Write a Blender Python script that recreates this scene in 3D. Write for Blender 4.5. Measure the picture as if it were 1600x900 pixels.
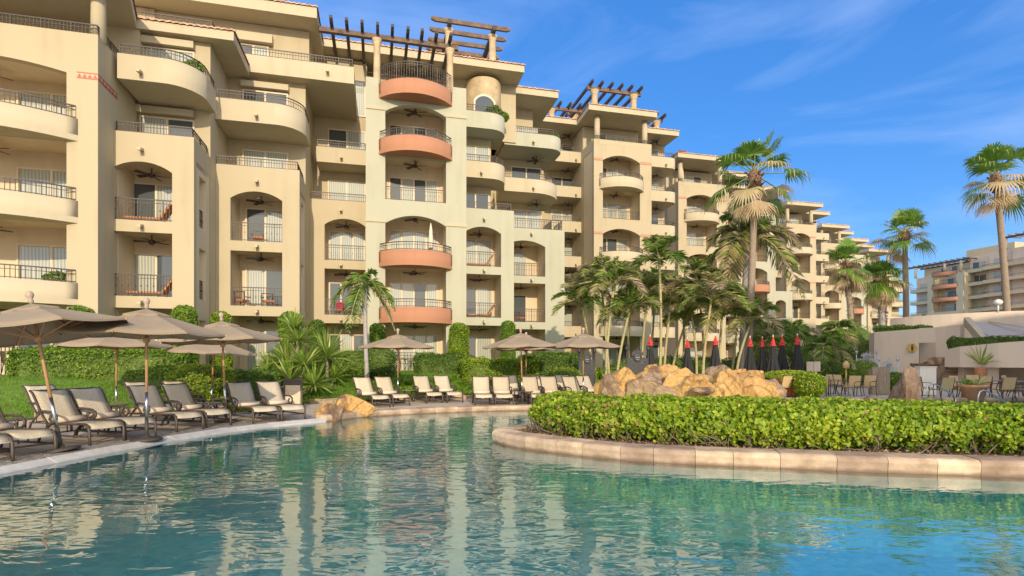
import bpy, math, random
import numpy as np
from mathutils import Vector, Matrix, geometry

scene = bpy.context.scene
for o in list(bpy.data.objects):
    bpy.data.objects.remove(o)
COL = scene.collection
R = math.radians
# ------------------------------------------------------------ camera
CAMZ, F, HZ = 1.55, 850.0, 565.0
cam_d = bpy.data.cameras.new('camera')
cam = bpy.data.objects.new('camera', cam_d)
COL.objects.link(cam)
cam.location = (0, 0, CAMZ)
cam.rotation_euler = (R(90), 0, 0)
cam_d.sensor_width = 36.0
cam_d.lens = 36.0 * F / 1600.0
cam_d.shift_y = (HZ - 450.0) / 1600.0
cam_d.clip_start = 0.1
cam_d.clip_end = 6000
scene.camera = cam
# ------------------------------------------------------------ sky, sun, exposure
SUN_EL = R(19)
SUN_DIR = Vector((0.19 * math.cos(SUN_EL), -0.982 * math.cos(SUN_EL), math.sin(SUN_EL)))   # towards the sun
world = bpy.data.worlds.new('World')
scene.world = world
world.use_nodes = True
wn, wl = world.node_tree.nodes, world.node_tree.links
wn.clear()
sky = wn.new('ShaderNodeTexSky')
sky.sky_type = 'NISHITA'
sky.sun_disc = False
sky.sun_elevation = SUN_EL
sky.sun_rotation = math.pi - math.asin(0.19)
sky.air_density = 1.0
sky.dust_density = 0.3
sky.ozone_density = 3.0
hs = wn.new('ShaderNodeHueSaturation')
hs.inputs['Saturation'].default_value = 1.25
hs.inputs['Value'].default_value = 0.83
wl.new(sky.outputs[0], hs.inputs['Color'])
az = wn.new('ShaderNodeMixRGB')                       # clear deep azure of a dry evening sky
az.inputs['Fac'].default_value = 0.48
az.inputs['Color2'].default_value = (0.23, 1.04, 3.6, 1)
wl.new(hs.outputs[0], az.inputs['Color1'])
tc = wn.new('ShaderNodeTexCoord')
def cloud(scale, mscale, rot, lo, hi, top):
    mp = wn.new('ShaderNodeMapping')
    mp.inputs['Scale'].default_value = mscale
    mp.inputs['Rotation'].default_value = rot
    wl.new(tc.outputs['Generated'], mp.inputs['Vector'])
    nz = wn.new('ShaderNodeTexNoise')
    nz.inputs['Scale'].default_value = scale
    nz.inputs['Detail'].default_value = 8
    nz.inputs['Roughness'].default_value = 0.55
    nz.inputs['Distortion'].default_value = 0.6
    wl.new(mp.outputs[0], nz.inputs['Vector'])
    cr = wn.new('ShaderNodeMapRange')
    for i, v in ((1, lo), (2, hi), (3, 0), (4, top)): cr.inputs[i].default_value = v
    wl.new(nz.outputs['Fac'], cr.inputs[0])
    return cr.outputs[0]
# thin cirrus, and an unseen bright cloud sheet added over the southern half as fill light
ci = cloud(1.9, (1.0, 1.0, 4.2), (R(10), R(16), 0), 0.43, 0.85, 0.46)
sx = wn.new('ShaderNodeSeparateXYZ'); wl.new(tc.outputs['Generated'], sx.inputs[0])
so = wn.new('ShaderNodeMapRange'); so.interpolation_type = 'SMOOTHSTEP'
for i, v in ((1, 0.10), (2, -0.45), (3, 0.0), (4, 1.0)): so.inputs[i].default_value = v
wl.new(sx.outputs['Y'], so.inputs[0])
sh = cloud(2.2, (1.0, 1.0, 2.0), (0, 0, 0), 0.30, 0.62, 1.0)
sm = wn.new('ShaderNodeMath'); sm.operation = 'MULTIPLY'; wl.new(so.outputs[0], sm.inputs[0]); wl.new(sh, sm.inputs[1])
mx = wn.new('ShaderNodeMixRGB')
mx.inputs['Color2'].default_value = (3.3, 4.0, 5.4, 1)
wl.new(ci, mx.inputs['Fac']); wl.new(az.outputs[0], mx.inputs['Color1'])
mx2 = wn.new('ShaderNodeMixRGB')
mx2.inputs['Color2'].default_value = (9.6, 8.7, 7.4, 1)
wl.new(sm.outputs[0], mx2.inputs['Fac']); wl.new(mx.outputs[0], mx2.inputs['Color1'])
bg = wn.new('ShaderNodeBackground')
bg.inputs['Strength'].default_value = 0.13
wl.new(mx2.outputs[0], bg.inputs['Color'])
wo = wn.new('ShaderNodeOutputWorld')
wl.new(bg.outputs[0], wo.inputs['Surface'])
sun_d = bpy.data.lights.new('sun', 'SUN')
sun_d.energy = 2.0
sun_d.angle = R(0.6)
sun_d.color = (1.0, 0.84, 0.62)
sun = bpy.data.objects.new('sun', sun_d)
COL.objects.link(sun)
sun.location = (10, -40, 40)
sun.rotation_euler = (-SUN_DIR).to_track_quat('-Z', 'Y').to_euler()
vs = scene.view_settings
vs.view_transform = 'Standard'
vs.look = 'None'
vs.exposure = 1.0
vs.gamma = 1.0
vs.use_curve_mapping = False
scene.cycles.max_bounces = 20
scene.cycles.diffuse_bounces = 10
scene.cycles.glossy_bounces = 6
scene.cycles.transparent_max_bounces = 24

# ------------------------------------------------------------ pixel <-> place helpers (measuring only)
TH = R(13.9)
CT, ST = math.cos(TH), math.sin(TH)
def S(px, D): return D * math.tan(math.atan((px - 800) / F) + TH)
def DofY(px, Y):
    a = math.atan((px - 800) / F)
    return Y * math.cos(a + TH) / math.cos(a)
def at(px, Y, z=0.0): return Vector(((px - 800) / F * Y, Y, z))
def gr(px, py, z=0.0):
    Y = (CAMZ - z) * F / (py - HZ)
    return Vector(((px - 800) / F * Y, Y, z))

# ------------------------------------------------------------ mesh builder
class MB:
    def __init__(self):
        self.v, self.f, self.s, self.m = [], [], [], []
        self.r = None
        self.mat = 0
    def face(self, idx, smooth=False):
        self.f.append(tuple(idx)); self.s.append(smooth); self.m.append(self.mat)
    def add(self, verts, faces, smooth=False):
        b = len(self.v)
        self.v.extend([tuple(p) for p in verts])
        for f in faces:
            self.face([b + i for i in f], smooth)
        return b
    def box(self, x0, x1, y0, y1, z0, z1):
        if x0 > x1: x0, x1 = x1, x0
        if y0 > y1: y0, y1 = y1, y0
        if z0 > z1: z0, z1 = z1, z0
        self.add([(x0,y0,z0),(x1,y0,z0),(x1,y1,z0),(x0,y1,z0),(x0,y0,z1),(x1,y0,z1),(x1,y1,z1),(x0,y1,z1)],
                 [(0,3,2,1),(4,5,6,7),(0,1,5,4),(1,2,6,5),(2,3,7,6),(3,0,4,7)])
        return self
    def bar(self, a, b, w, h=None):
        """square bar between two points"""
        h = w if h is None else h
        a, b = Vector(a), Vector(b)
        d = (b - a).normalized()
        up = Vector((0,0,1)) if abs(d.z) < 0.95 else Vector((1,0,0))
        sx = d.cross(up).normalized() * (w / 2)
        sy = sx.cross(d).normalized() * (h / 2)
        vs_ = []
        for p in (a, b):
            vs_ += [p - sx - sy, p + sx - sy, p + sx + sy, p - sx + sy]
        self.add(vs_, [(0,1,2,3),(7,6,5,4),(0,4,5,1),(1,5,6,2),(2,6,7,3),(3,7,4,0)])
        return self
    def tube(self, pts, r, n=8, caps=True):
        pts = [Vector(p) for p in pts]
        rs = r if isinstance(r, (list, tuple)) else [r] * len(pts)
        base = len(self.v)
        ref = None
        for i, p in enumerate(pts):
            d = (pts[min(i+1, len(pts)-1)] - pts[max(i-1, 0)])
            d = d.normalized() if d.length > 1e-9 else Vector((0,0,1))
            if ref is None:
                ref = Vector((1,0,0)) if abs(d.x) < 0.8 else Vector((0,1,0))
            u = (ref - d * ref.dot(d)).normalized()
            ref = u
            w = d.cross(u)
            for k in range(n):
                a = 2 * math.pi * k / n
                self.v.append(tuple(p + (u * math.cos(a) + w * math.sin(a)) * rs[i]))
        for i in range(len(pts) - 1):
            for k in range(n):
                a, b = base + i*n + k, base + i*n + (k+1) % n
                self.face((a, b, b + n, a + n), True)
        if caps:
            self.face([base + k for k in range(n)][::-1])
            self.face([base + (len(pts)-1)*n + k for k in range(n)])
        return self
    def lathe(self, prof, n=20, c=(0,0,0), caps=True):
        """profile [(r,z)] turned about the z axis through c"""
        return self.tube([(c[0], c[1], c[2] + z) for r_, z in prof], [max(r_, 1e-4) for r_, z in prof], n, caps) if self._mono(prof) else self._lathe(prof, n, c)
    def _mono(self, prof): return False
    def _lathe(self, prof, n=16, c=(0,0,0)):
        base = len(self.v)
        for r_, z in prof:
            for k in range(n):
                a = 2 * math.pi * k / n
                self.v.append((c[0] + r_*math.cos(a), c[1] + r_*math.sin(a), c[2] + z))
        for i in range(len(prof) - 1):
            for k in range(n):
                a, b = base + i*n + k, base + i*n + (k+1) % n
                self.face((a, b, b + n, a + n), True)
        self.face([base + k for k in range(n)][::-1])
        self.face([base + (len(prof)-1)*n + k for k in range(n)])
        return self
    def prism(self, poly, a, b, axis='y'):
        """closed 2-D polygon extruded along an axis from a to b"""
        n = len(poly)
        def P(p, t):
            if axis == 'y': return (p[0], t, p[1])
            if axis == 'z': return (p[0], p[1], t)
            return (t, p[0], p[1])
        vs_ = [P(p, a) for p in poly] + [P(p, b) for p in poly]
        tri = geometry.tessellate_polygon([[Vector((p[0], p[1], 0)) for p in poly]])
        fs = [tuple(t) for t in tri] + [tuple(i + n for i in reversed(t)) for t in tri]
        fs += [(i, (i+1) % n, (i+1) % n + n, i + n) for i in range(n)]
        self.add(vs_, fs)
        return self
    def shift(self, x, y, z, start=0):
        for i in range(start, len(self.v)):
            p = self.v[i]; self.v[i] = (p[0]+x, p[1]+y, p[2]+z)
        return self
    def build(self, name, mats, parent=None, loc=(0,0,0), rz=0.0):
        me = bpy.data.meshes.new(name)
        me.from_pydata(self.v, [], self.f)
        mats = mats if isinstance(mats, (list, tuple)) else [mats]
        for m_ in mats: me.materials.append(m_)
        me.polygons.foreach_set('use_smooth', self.s)
        me.polygons.foreach_set('material_index', self.m)
        if self.r is not None:
            at_ = me.attributes.new('rnd', 'FLOAT', 'POINT')
            at_.data.foreach_set('value', np.asarray(self.r, dtype=np.float32))
        me.update()
        o = bpy.data.objects.new(name, me)
        COL.objects.link(o)
        o.location = loc
        o.rotation_euler = (0, 0, rz)
        if parent is not None: o.parent = parent
        return o

def arr_obj(name, V, Fc, rnd, mat, parent=None, loc=(0,0,0), rz=0.0):
    """fast object from numpy arrays: V (n,3), Fc (m,3) triangles, rnd (n)"""
    me = bpy.data.meshes.new(name)
    V = np.ascontiguousarray(V, dtype=np.float32); Fc = np.ascontiguousarray(Fc, dtype=np.int32)
    me.vertices.add(len(V)); me.vertices.foreach_set('co', V.ravel())
    me.loops.add(Fc.size); me.loops.foreach_set('vertex_index', Fc.ravel())
    me.polygons.add(len(Fc))
    me.polygons.foreach_set('loop_start', np.arange(0, Fc.size, 3, dtype=np.int32))
    try: me.polygons.foreach_set('loop_total', np.full(len(Fc), 3, dtype=np.int32))
    except Exception: pass
    if rnd is not None:
        a_ = me.attributes.new('rnd', 'FLOAT', 'POINT')
        a_.data.foreach_set('value', np.ascontiguousarray(rnd, dtype=np.float32))
    me.materials.append(mat)
    me.update(calc_edges=True)
    me.validate()
    o = bpy.data.objects.new(name, me)
    COL.objects.link(o)
    o.location = loc; o.rotation_euler = (0, 0, rz)
    if parent is not None: o.parent = parent
    return o

def tag(o, label=None, cat=None, group=None, kind=None):
    if label: o['label'] = label
    if cat: o['category'] = cat
    if group: o['group'] = group
    if kind: o['kind'] = kind
    return o
def thing(name, label, cat, loc=(0,0,0), rz=0.0, group=None):
    o = bpy.data.objects.new(name, None)
    o.empty_display_size = 0.3
    COL.objects.link(o)
    o.location = loc; o.rotation_euler = (0, 0, rz)
    return tag(o, label, cat, group)
def copy_tree(o, parent=None):
    c = o.copy(); COL.objects.link(c)
    if parent is not None: c.parent = parent
    for ch in o.children: copy_tree(ch, c)
    return c
def place(proto, used, loc, rz, label, s=1.0, tilt=None, group=None):
    """the first call moves the prototype itself, later calls copy it"""
    o = proto if not used else copy_tree(proto)
    used.append(1)
    o.location = loc; o.rotation_euler = (tilt[0], tilt[1], rz) if tilt else (0, 0, rz)
    o.scale = (s, s, s)
    o['label'] = label
    if group: o['group'] = group
    return o

# ------------------------------------------------------------ materials
def newmat(name):
    m = bpy.data.materials.new(name); m.use_nodes = True
    n, l = m.node_tree.nodes, m.node_tree.links
    return m, n, l, n['Principled BSDF']
def mat(name, col, rough=0.7, var=0.12, scale=2.0, fine=0.0, metal=0.0, bump=0.0, bscale=60.0, col2=None, coat=0.0, spec=None, stretch=None):
    m, n, l, b = newmat(name)
    b.inputs['Roughness'].default_value = rough
    b.inputs['Metallic'].default_value = metal
    if spec is not None: b.inputs['Specular IOR Level'].default_value = spec
    if coat: b.inputs['Coat Weight'].default_value = coat
    tc_ = n.new('ShaderNodeTexCoord')
    src = tc_.outputs['Object']
    if stretch:
        mp_ = n.new('ShaderNodeMapping'); mp_.inputs['Scale'].default_value = stretch
        l.new(src, mp_.inputs['Vector']); src = mp_.outputs[0]
    nz_ = n.new('ShaderNodeTexNoise')
    nz_.inputs['Scale'].default_value = scale; nz_.inputs['Detail'].default_value = 8; nz_.inputs['Roughness'].default_value = 0.6
    l.new(src, nz_.inputs['Vector'])
    r_ = n.new('ShaderNodeValToRGB')
    c1 = [c * (1 - var) for c in col]; c2 = [min(1, c * (1 + var)) for c in (col2 or col)]
    r_.color_ramp.elements[0].position = 0.32; r_.color_ramp.elements[1].position = 0.68
    r_.color_ramp.elements[0].color = (*c1, 1); r_.color_ramp.elements[1].color = (*c2, 1)
    l.new(nz_.outputs['Fac'], r_.inputs['Fac'])
    l.new(r_.outputs[0], b.inputs['Base Color'])
    if bump:
        n2 = n.new('ShaderNodeTexNoise'); n2.inputs['Scale'].default_value = bscale; n2.inputs['Detail'].default_value = 5
        l.new(src, n2.inputs['Vector'])
        bp = n.new('ShaderNodeBump'); bp.inputs['Strength'].default_value = bump; bp.inputs['Distance'].default_value = 0.02
        l.new(n2.outputs['Fac'], bp.inputs['Height']); l.new(bp.outputs[0], b.inputs['Normal'])
    return m
def stucco(name, col):
    """painted render: faint broad weathering, faint vertical run-off streaks, fine grain"""
    m, n, l, b = newmat(name)
    b.inputs['Roughness'].default_value = 0.85
    b.inputs['Specular IOR Level'].default_value = 0.2
    tc_ = n.new('ShaderNodeTexCoord')
    a1 = n.new('ShaderNodeTexNoise'); a1.inputs['Scale'].default_value = 0.45; a1.inputs['Detail'].default_value = 6
    l.new(tc_.outputs['Object'], a1.inputs['Vector'])
    mp_ = n.new('ShaderNodeMapping'); mp_.inputs['Scale'].default_value = (1.3, 1.3, 0.10)
    l.new(tc_.outputs['Object'], mp_.inputs['Vector'])
    a2 = n.new('ShaderNodeTexNoise'); a2.inputs['Scale'].default_value = 1.6; a2.inputs['Detail'].default_value = 6
    l.new(mp_.outputs[0], a2.inputs['Vector'])
    ad = n.new('ShaderNodeMath'); ad.operation = 'ADD'
    l.new(a1.outputs['Fac'], ad.inputs[0]); l.new(a2.outputs['Fac'], ad.inputs[1])
    r_ = n.new('ShaderNodeValToRGB')
    r_.color_ramp.elements[0].position = 0.70; r_.color_ramp.elements[1].position = 1.20 if False else 1.0
    r_.color_ramp.elements[0].color = (col[0]*0.94, col[1]*0.93, col[2]*0.91, 1)
    r_.color_ramp.elements[1].color = (min(1,col[0]*1.03), min(1,col[1]*1.03), min(1,col[2]*1.03), 1)
    l.new(ad.outputs[0], r_.inputs['Fac']); l.new(r_.outputs[0], b.inputs['Base Color'])
    n2 = n.new('ShaderNodeTexNoise'); n2.inputs['Scale'].default_value = 14; n2.inputs['Detail'].default_value = 8
    l.new(tc_.outputs['Object'], n2.inputs['Vector'])
    bp = n.new('ShaderNodeBump'); bp.inputs['Strength'].default_value = 0.25; bp.inputs['Distance'].default_value = 0.02
    l.new(n2.outputs['Fac'], bp.inputs['Height']); l.new(bp.outputs[0], b.inputs['Normal'])
    return m
def leafmat(name, stops, trans=0.25, rough=0.5, extra=0.25):
    """leaf colours picked per leaf from a ramp over the 'rnd' attribute, with some light passing through"""
    m, n, l, b = newmat(name)
    at_ = n.new('ShaderNodeAttribute'); at_.attribute_name = 'rnd'
    r_ = n.new('ShaderNodeValToRGB')
    el = r_.color_ramp.elements
    el[0].position, el[0].color = stops[0][0], (*stops[0][1], 1)
    el[1].position, el[1].color = stops[-1][0], (*stops[-1][1], 1)
    for p_, c_ in stops[1:-1]:
        e_ = el.new(p_); e_.color = (*c_, 1)
    l.new(at_.outputs['Fac'], r_.inputs['Fac'])
    l.new(r_.outputs[0], b.inputs['Base Color'])
    b.inputs['Roughness'].default_value = rough
    b.inputs['Specular IOR Level'].default_value = 0.35
    tr = n.new('ShaderNodeBsdfTranslucent')
    l.new(r_.outputs[0], tr.inputs['Color'])
    mx_ = n.new('ShaderNodeMixShader'); mx_.inputs[0].default_value = trans
    l.new(b.outputs[0], mx_.inputs[1]); l.new(tr.outputs[0], mx_.inputs[2])
    l.new(mx_.outputs[0], n['Material Output'].inputs['Surface'])
    return m

CREAM = stucco('cream_stucco', (0.465, 0.392, 0.258))
PALE = stucco('pale_stucco', (0.495, 0.425, 0.29))
GREEN = stucco('sage_stucco', (0.43, 0.42, 0.315))
ORANGE = stucco('terracotta_stucco', (0.42, 0.205, 0.12))
TAUPE = stucco('taupe_stucco', (0.62, 0.52, 0.42))
WHITE = mat('white_paint', (0.78, 0.74, 0.66), 0.5, 0.05)
BOUNCE = stucco('bounce_lightened_stucco', (0.63, 0.53, 0.365))  # facade cream made lighter, bounced light in the balcony recesses put into the colour
STONE = mat('cut_stone', (0.52, 0.40, 0.24), 0.8, 0.25, 1.5, bump=0.3, bscale=12)
TILE = mat('roof_tile', (0.42, 0.21, 0.12), 0.8, 0.35, 4.0, col2=(0.55, 0.36, 0.24))
WOOD = mat('dark_beam', (0.07, 0.052, 0.042), 0.75, 0.4, 3.0, bump=0.3, bscale=20, stretch=(1, 1, 6))
WOODT = mat('weathered_beam', (0.15, 0.10, 0.07), 0.8, 0.4, 3.0, bump=0.3, bscale=20)
IRON = mat('wrought_iron', (0.06, 0.045, 0.035), 0.5, 0.2, 8.0)
BLUEIRON = mat('blue_rail', (0.05, 0.14, 0.36), 0.4, 0.1)
FAN = mat('fan_bronze', (0.045, 0.03, 0.022), 0.45, 0.15)
DOORF = mat('door_frame', (0.68, 0.56, 0.40), 0.5, 0.06)
RED = mat('red_band', (0.50, 0.12, 0.08), 0.7, 0.15, 6.0)
def pane_mat(name, dark, pale, share):
    """sliding door glass: drawn pale drapes with folds behind it, or a dim room, one look per pane"""
    m, n, l, b = newmat(name)
    oi = n.new('ShaderNodeObjectInfo'); tc_ = n.new('ShaderNodeTexCoord')
    wv = n.new('ShaderNodeTexWave'); wv.wave_type = 'BANDS'; wv.bands_direction = 'X'
    wv.inputs['Scale'].default_value = 2.6; wv.inputs['Distortion'].default_value = 1.6; wv.inputs['Detail'].default_value = 2
    wv.inputs['Detail Scale'].default_value = 0.4
    l.new(tc_.outputs['Object'], wv.inputs['Vector'])
    r_ = n.new('ShaderNodeValToRGB')
    r_.color_ramp.elements[0].color = (*[c*0.62 for c in pale], 1); r_.color_ramp.elements[1].color = (*pale, 1)
    l.new(wv.outputs['Fac'], r_.inputs['Fac'])
    gt = n.new('ShaderNodeMath'); gt.operation = 'LESS_THAN'; gt.inputs[1].default_value = share
    l.new(oi.outputs['Random'], gt.inputs[0])
    mx_ = n.new('ShaderNodeMixRGB'); mx_.inputs['Color2'].default_value = (*dark, 1)
    l.new(gt.outputs[0], mx_.inputs['Fac']); l.new(r_.outputs[0], mx_.inputs['Color1'])
    l.new(mx_.outputs[0], b.inputs['Base Color'])
    b.inputs['Roughness'].default_value = 0.6
    b.inputs['Specular IOR Level'].default_value = 0.1
    b.inputs['Coat Weight'].default_value = 1.0; b.inputs['Coat Roughness'].default_value = 0.006; b.inputs['Coat IOR'].default_value = 1.7
    return m
GLASS = pane_mat('door_glass', (0.07, 0.085, 0.09), (0.50, 0.52, 0.44), 0.35)
# ============================================================ SETTING
WATER_Z = -0.07
random.seed(7); rng = np.random.default_rng(7)

def chaikin(pts, n=2, closed=False):
    pts = [Vector(p) for p in pts]
    for _ in range(n):
        out = []
        m_ = len(pts)
        for i in range(m_ if closed else m_ - 1):
            a, b = pts[i], pts[(i+1) % m_]
            out += [a*0.75 + b*0.25, a*0.25 + b*0.75]
        if not closed: out = [pts[0]] + out + [pts[-1]]
        pts = out
    return pts
def offset(pts, d, closed=False):
    """offset an open/closed line to its left by d"""
    out = []
    n = len(pts)
    for i in range(n):
        a = pts[(i-1) % n] if (closed or i > 0) else pts[i]
        b = pts[(i+1) % n] if (closed or i < n-1) else pts[i]
        t = (b - a).normalized()
        out.append(pts[i] + Vector((-t.y, t.x)) * d)
    return out
def sheet(name, outer, holes, z, m):
    loops = [[Vector((p[0], p[1], 0)) for p in outer]] + [[Vector((p[0], p[1], 0)) for p in h] for h in holes]
    tri = geometry.tessellate_polygon(loops)
    vs_ = [(p.x, p.y, z) for lp in loops for p in lp]
    mb = MB()
    up_tri = []
    for t in tri:
        a, b_, c_ = (Vector(vs_[i]) for i in t)
        up_tri.append(tuple(t) if (b_-a).cross(c_-a).z > 0 else tuple(reversed(t)))
    mb.add(vs_, up_tri)
    return mb.build(name, m)

# pool edge (counter-clockwise seen from above), water line
near_left = chaikin([Vector(p) for p in [(-7.9, -14), (-7.55, 3), (-7.4, 7.6), (-7.16, 9.4), (-6.95, 11.2), (-6.5, 12.7), (-5.75, 13.9), (-5.0, 14.65)]], 2)
far_edge = chaikin([Vector(p) for p in [(-5.0, 14.65), (-4.4, 15.9), (-3.2, 16.7), (-1.6, 17.45), (0.2, 18.0), (3, 18.4), (7, 19.0), (10.5, 20.8), (15, 21.6), (23, 22.2)]], 2)
pool = near_left[:-1] + far_edge + [Vector((23.5, -14))]          # clockwise
# planted island in the pool
isl_front = [(9.6, 7.05), (7.15, 7.6), (5.3, 7.95), (3.9, 8.3), (2.5, 8.65), (1.65, 9.0), (0.9, 9.55), (0.15, 10.15), (-0.3, 10.75), (-0.46, 11.35), (-0.2, 11.95), (0.5, 12.3)]
isl_back = [(2.0, 12.2), (4.5, 11.7), (7.5, 11.2), (11, 10.8), (15, 10.6), (23.4, 10.4)]
isl = chaikin([Vector(p) for p in [(23.4, 5.2), (14, 6.3)] + isl_front + isl_back], 2)

DECK = None
def deckmat(name, c1, c2, size):
    m, n, l, b = newmat(name)
    tc_ = n.new('ShaderNodeTexCoord')
    br = n.new('ShaderNodeTexBrick')
    br.inputs['Scale'].default_value = 1.0
    br.inputs['Brick Width'].default_value = size; br.inputs['Row Height'].default_value = size * 0.75
    br.inputs['Mortar Size'].default_value = 0.006
    br.inputs['Color1'].default_value = (*c1, 1); br.inputs['Color2'].default_value = (*c2, 1)
    br.inputs['Mortar'].default_value = (*[c*0.5 for c in c1], 1)
    mp_ = n.new('ShaderNodeMapping'); mp_.inputs['Rotation'].default_value = (0, 0, R(22))
    l.new(tc_.outputs['Object'], mp_.inputs['Vector']); l.new(mp_.outputs[0], br.inputs['Vector'])
    nz_ = n.new('ShaderNodeTexNoise'); nz_.inputs['Scale'].default_value = 1.3; nz_.inputs['Detail'].default_value = 9; nz_.inputs['Roughness'].default_value = 0.65
    l.new(tc_.outputs['Object'], nz_.inputs['Vector'])
    r_ = n.new('ShaderNodeValToRGB'); r_.color_ramp.elements[0].position = .3; r_.color_ramp.elements[1].position = .7
    r_.color_ramp.elements[0].color = (.68, .66, .62, 1); r_.color_ramp.elements[1].color = (1.05, 1.03, 1.0, 1)
    l.new(nz_.outputs['Fac'], r_.inputs['Fac'])
    mu = n.new('ShaderNodeMixRGB'); mu.blend_type = 'MULTIPLY'; mu.inputs[0].default_value = 1
    l.new(br.outputs[0], mu.inputs[1]); l.new(r_.outputs[0], mu.inputs[2]); l.new(mu.outputs[0], b.inputs['Base Color'])
    b.inputs['Roughness'].default_value = 0.8
    bp = n.new('ShaderNodeBump'); bp.inputs['Strength'].default_value = .3; bp.inputs['Distance'].default_value = .02
    l.new(nz_.outputs['Fac'], bp.inputs['Height']); l.new(bp.outputs[0], b.inputs['Normal'])
    return m
DECK = deckmat('deck_paving', (0.52, 0.44, 0.35), (0.57, 0.48, 0.38), 0.6)
EARTH = mat('dry_earth', (0.24, 0.17, 0.11), 0.95, 0.35, 6.0, bump=0.6, bscale=18)
COPEW = mat('pale_coping', (0.50, 0.48, 0.45), 0.75, 0.14, 5.0, bump=0.25, bscale=40)
PEBBLE = None
m, n, l, b = newmat('pebble_strip')
vo = n.new('ShaderNodeTexVoronoi'); vo.inputs['Scale'].default_value = 22
tc_ = n.new('ShaderNodeTexCoord'); l.new(tc_.outputs['Object'], vo.inputs['Vector'])
r_ = n.new('ShaderNodeValToRGB'); r_.color_ramp.elements[0].color = (.14, .12, .10, 1); r_.color_ramp.elements[1].color = (.45, .41, .36, 1)
l.new(vo.outputs['Color'], r_.inputs['Fac']); l.new(r_.outputs[0], b.inputs['Base Color'])
bp = n.new('ShaderNodeBump'); bp.inputs['Strength'].default_value = .8; bp.inputs['Distance'].default_value = .03; bp.invert = True
l.new(vo.outputs['Distance'], bp.inputs['Height']); l.new(bp.outputs[0], b.inputs['Normal'])
b.inputs['Roughness'].default_value = .7
PEBBLE = m

# ground to the horizon, with the paved resort deck let into it
big = [(-3000, -3000), (3000, -3000), (3000, 3000), (-3000, 3000)]
rect = [(-70, -45), (190, -45), (190, 190), (-70, 190)]
tag(sheet('ground', big, [rect], -0.02, EARTH), kind='structure')
deck_hole = offset(near_left, .155)[:-1] + far_edge + [Vector((23.5, -14))]
tag(sheet('pool_deck', rect, [[(p.x, p.y) for p in deck_hole]], 0.0, DECK), kind='structure')

# pool shell: tiled walls and floor
m, n, l, b = newmat('pool_mosaic')
tc_ = n.new('ShaderNodeTexCoord')
vo = n.new('ShaderNodeTexVoronoi'); vo.inputs['Scale'].default_value = 9; vo.distance = 'CHEBYCHEV'; vo.inputs['Randomness'].default_value = 0.15
l.new(tc_.outputs['Object'], vo.inputs['Vector'])
r_ = n.new('ShaderNodeValToRGB'); r_.color_ramp.elements[0].color = (.045, .30, .32, 1); r_.color_ramp.elements[1].color = (.11, .46, .46, 1)
l.new(vo.outputs['Color'], r_.inputs['Fac'])
n3 = n.new('ShaderNodeTexNoise'); n3.inputs['Scale'].default_value = .5; n3.inputs['Detail'].default_value = 4
l.new(tc_.outputs['Object'], n3.inputs['Vector'])
mu = n.new('ShaderNodeMixRGB'); mu.blend_type = 'MULTIPLY'; mu.inputs[0].default_value = .25
l.new(r_.outputs[0], mu.inputs[1]); l.new(n3.outputs['Fac'], mu.inputs[2])
l.new(mu.outputs[0], b.inputs['Base Color'])
b.inputs['Roughness'].default_value = .5
MOSAIC = m
def wall_strip(mb, pts, z0, z1, closed=False):
    n_ = len(pts)
    b0 = len(mb.v)
    for p in pts: mb.v.append((p.x, p.y, z0)); mb.v.append((p.x, p.y, z1))
    for i in range(n_ if closed else n_ - 1):
        j = (i+1) % n_
        mb.face((b0+2*i, b0+2*j, b0+2*j+1, b0+2*i+1), True)
shell = MB()
wall_strip(shell, pool, -1.25, -0.098, True)
wall_strip(shell, isl, -1.25, -0.13, True)
tri = geometry.tessellate_polygon([[Vector((p.x, p.y, 0)) for p in pool]])
shell.add([(p.x, p.y, -1.25) for p in pool], tri)
tag(shell.build('pool_shell', MOSAIC), kind='structure')

# water surface
m, n, l, b = newmat('pool_water')
n.remove(b)
tc_ = n.new('ShaderNodeTexCoord')
def wave(scale, rot, stretch, detail, dist):
    mp_ = n.new('ShaderNodeMapping'); mp_.inputs['Rotation'].default_value = (0, 0, rot); mp_.inputs['Scale'].default_value = stretch
    l.new(tc_.outputs['Object'], mp_.inputs['Vector'])
    z_ = n.new('ShaderNodeTexNoise'); z_.inputs['Scale'].default_value = scale; z_.inputs['Detail'].default_value = detail
    z_.inputs['Distortion'].default_value = dist; z_.inputs['Roughness'].default_value = .45
    l.new(mp_.outputs[0], z_.inputs['Vector'])
    return z_.outputs['Fac']
w1 = wave(5.0, R(14), (.55, 1.15, 1), 2.0, .5)
w2 = wave(1.0, R(-20), (.7, 1.1, 1), 1.0, .3)
big_ = wave(.16, 0, (1, 1, 1), 2, .6)
r_ = n.new('ShaderNodeMapRange'); r_.inputs[1].default_value = .38; r_.inputs[2].default_value = .62; r_.inputs[3].default_value = .25; r_.inputs[4].default_value = 1.0
l.new(big_, r_.inputs[0])
mu1 = n.new('ShaderNodeMath'); mu1.operation = 'MULTIPLY'; l.new(w1, mu1.inputs[0]); l.new(r_.outputs[0], mu1.inputs[1])
mu2 = n.new('ShaderNodeMath'); mu2.operation = 'MULTIPLY_ADD'; l.new(w2, mu2.inputs[0]); mu2.inputs[1].default_value = 1.1; l.new(mu1.outputs[0], mu2.inputs[2])
bp = n.new('ShaderNodeBump'); bp.inputs['Strength'].default_value = 1.0; bp.inputs['Distance'].default_value = 0.0125
l.new(mu2.outputs[0], bp.inputs['Height'])
lw = n.new('ShaderNodeLayerWeight'); lw.inputs['Blend'].default_value = .5       # same from both sides, so daylight reaches the floor
l.new(bp.outputs[0], lw.inputs['Normal'])
pw = n.new('ShaderNodeMath'); pw.operation = 'POWER'; pw.inputs[1].default_value = 2.2; l.new(lw.outputs['Facing'], pw.inputs[0])
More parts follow.
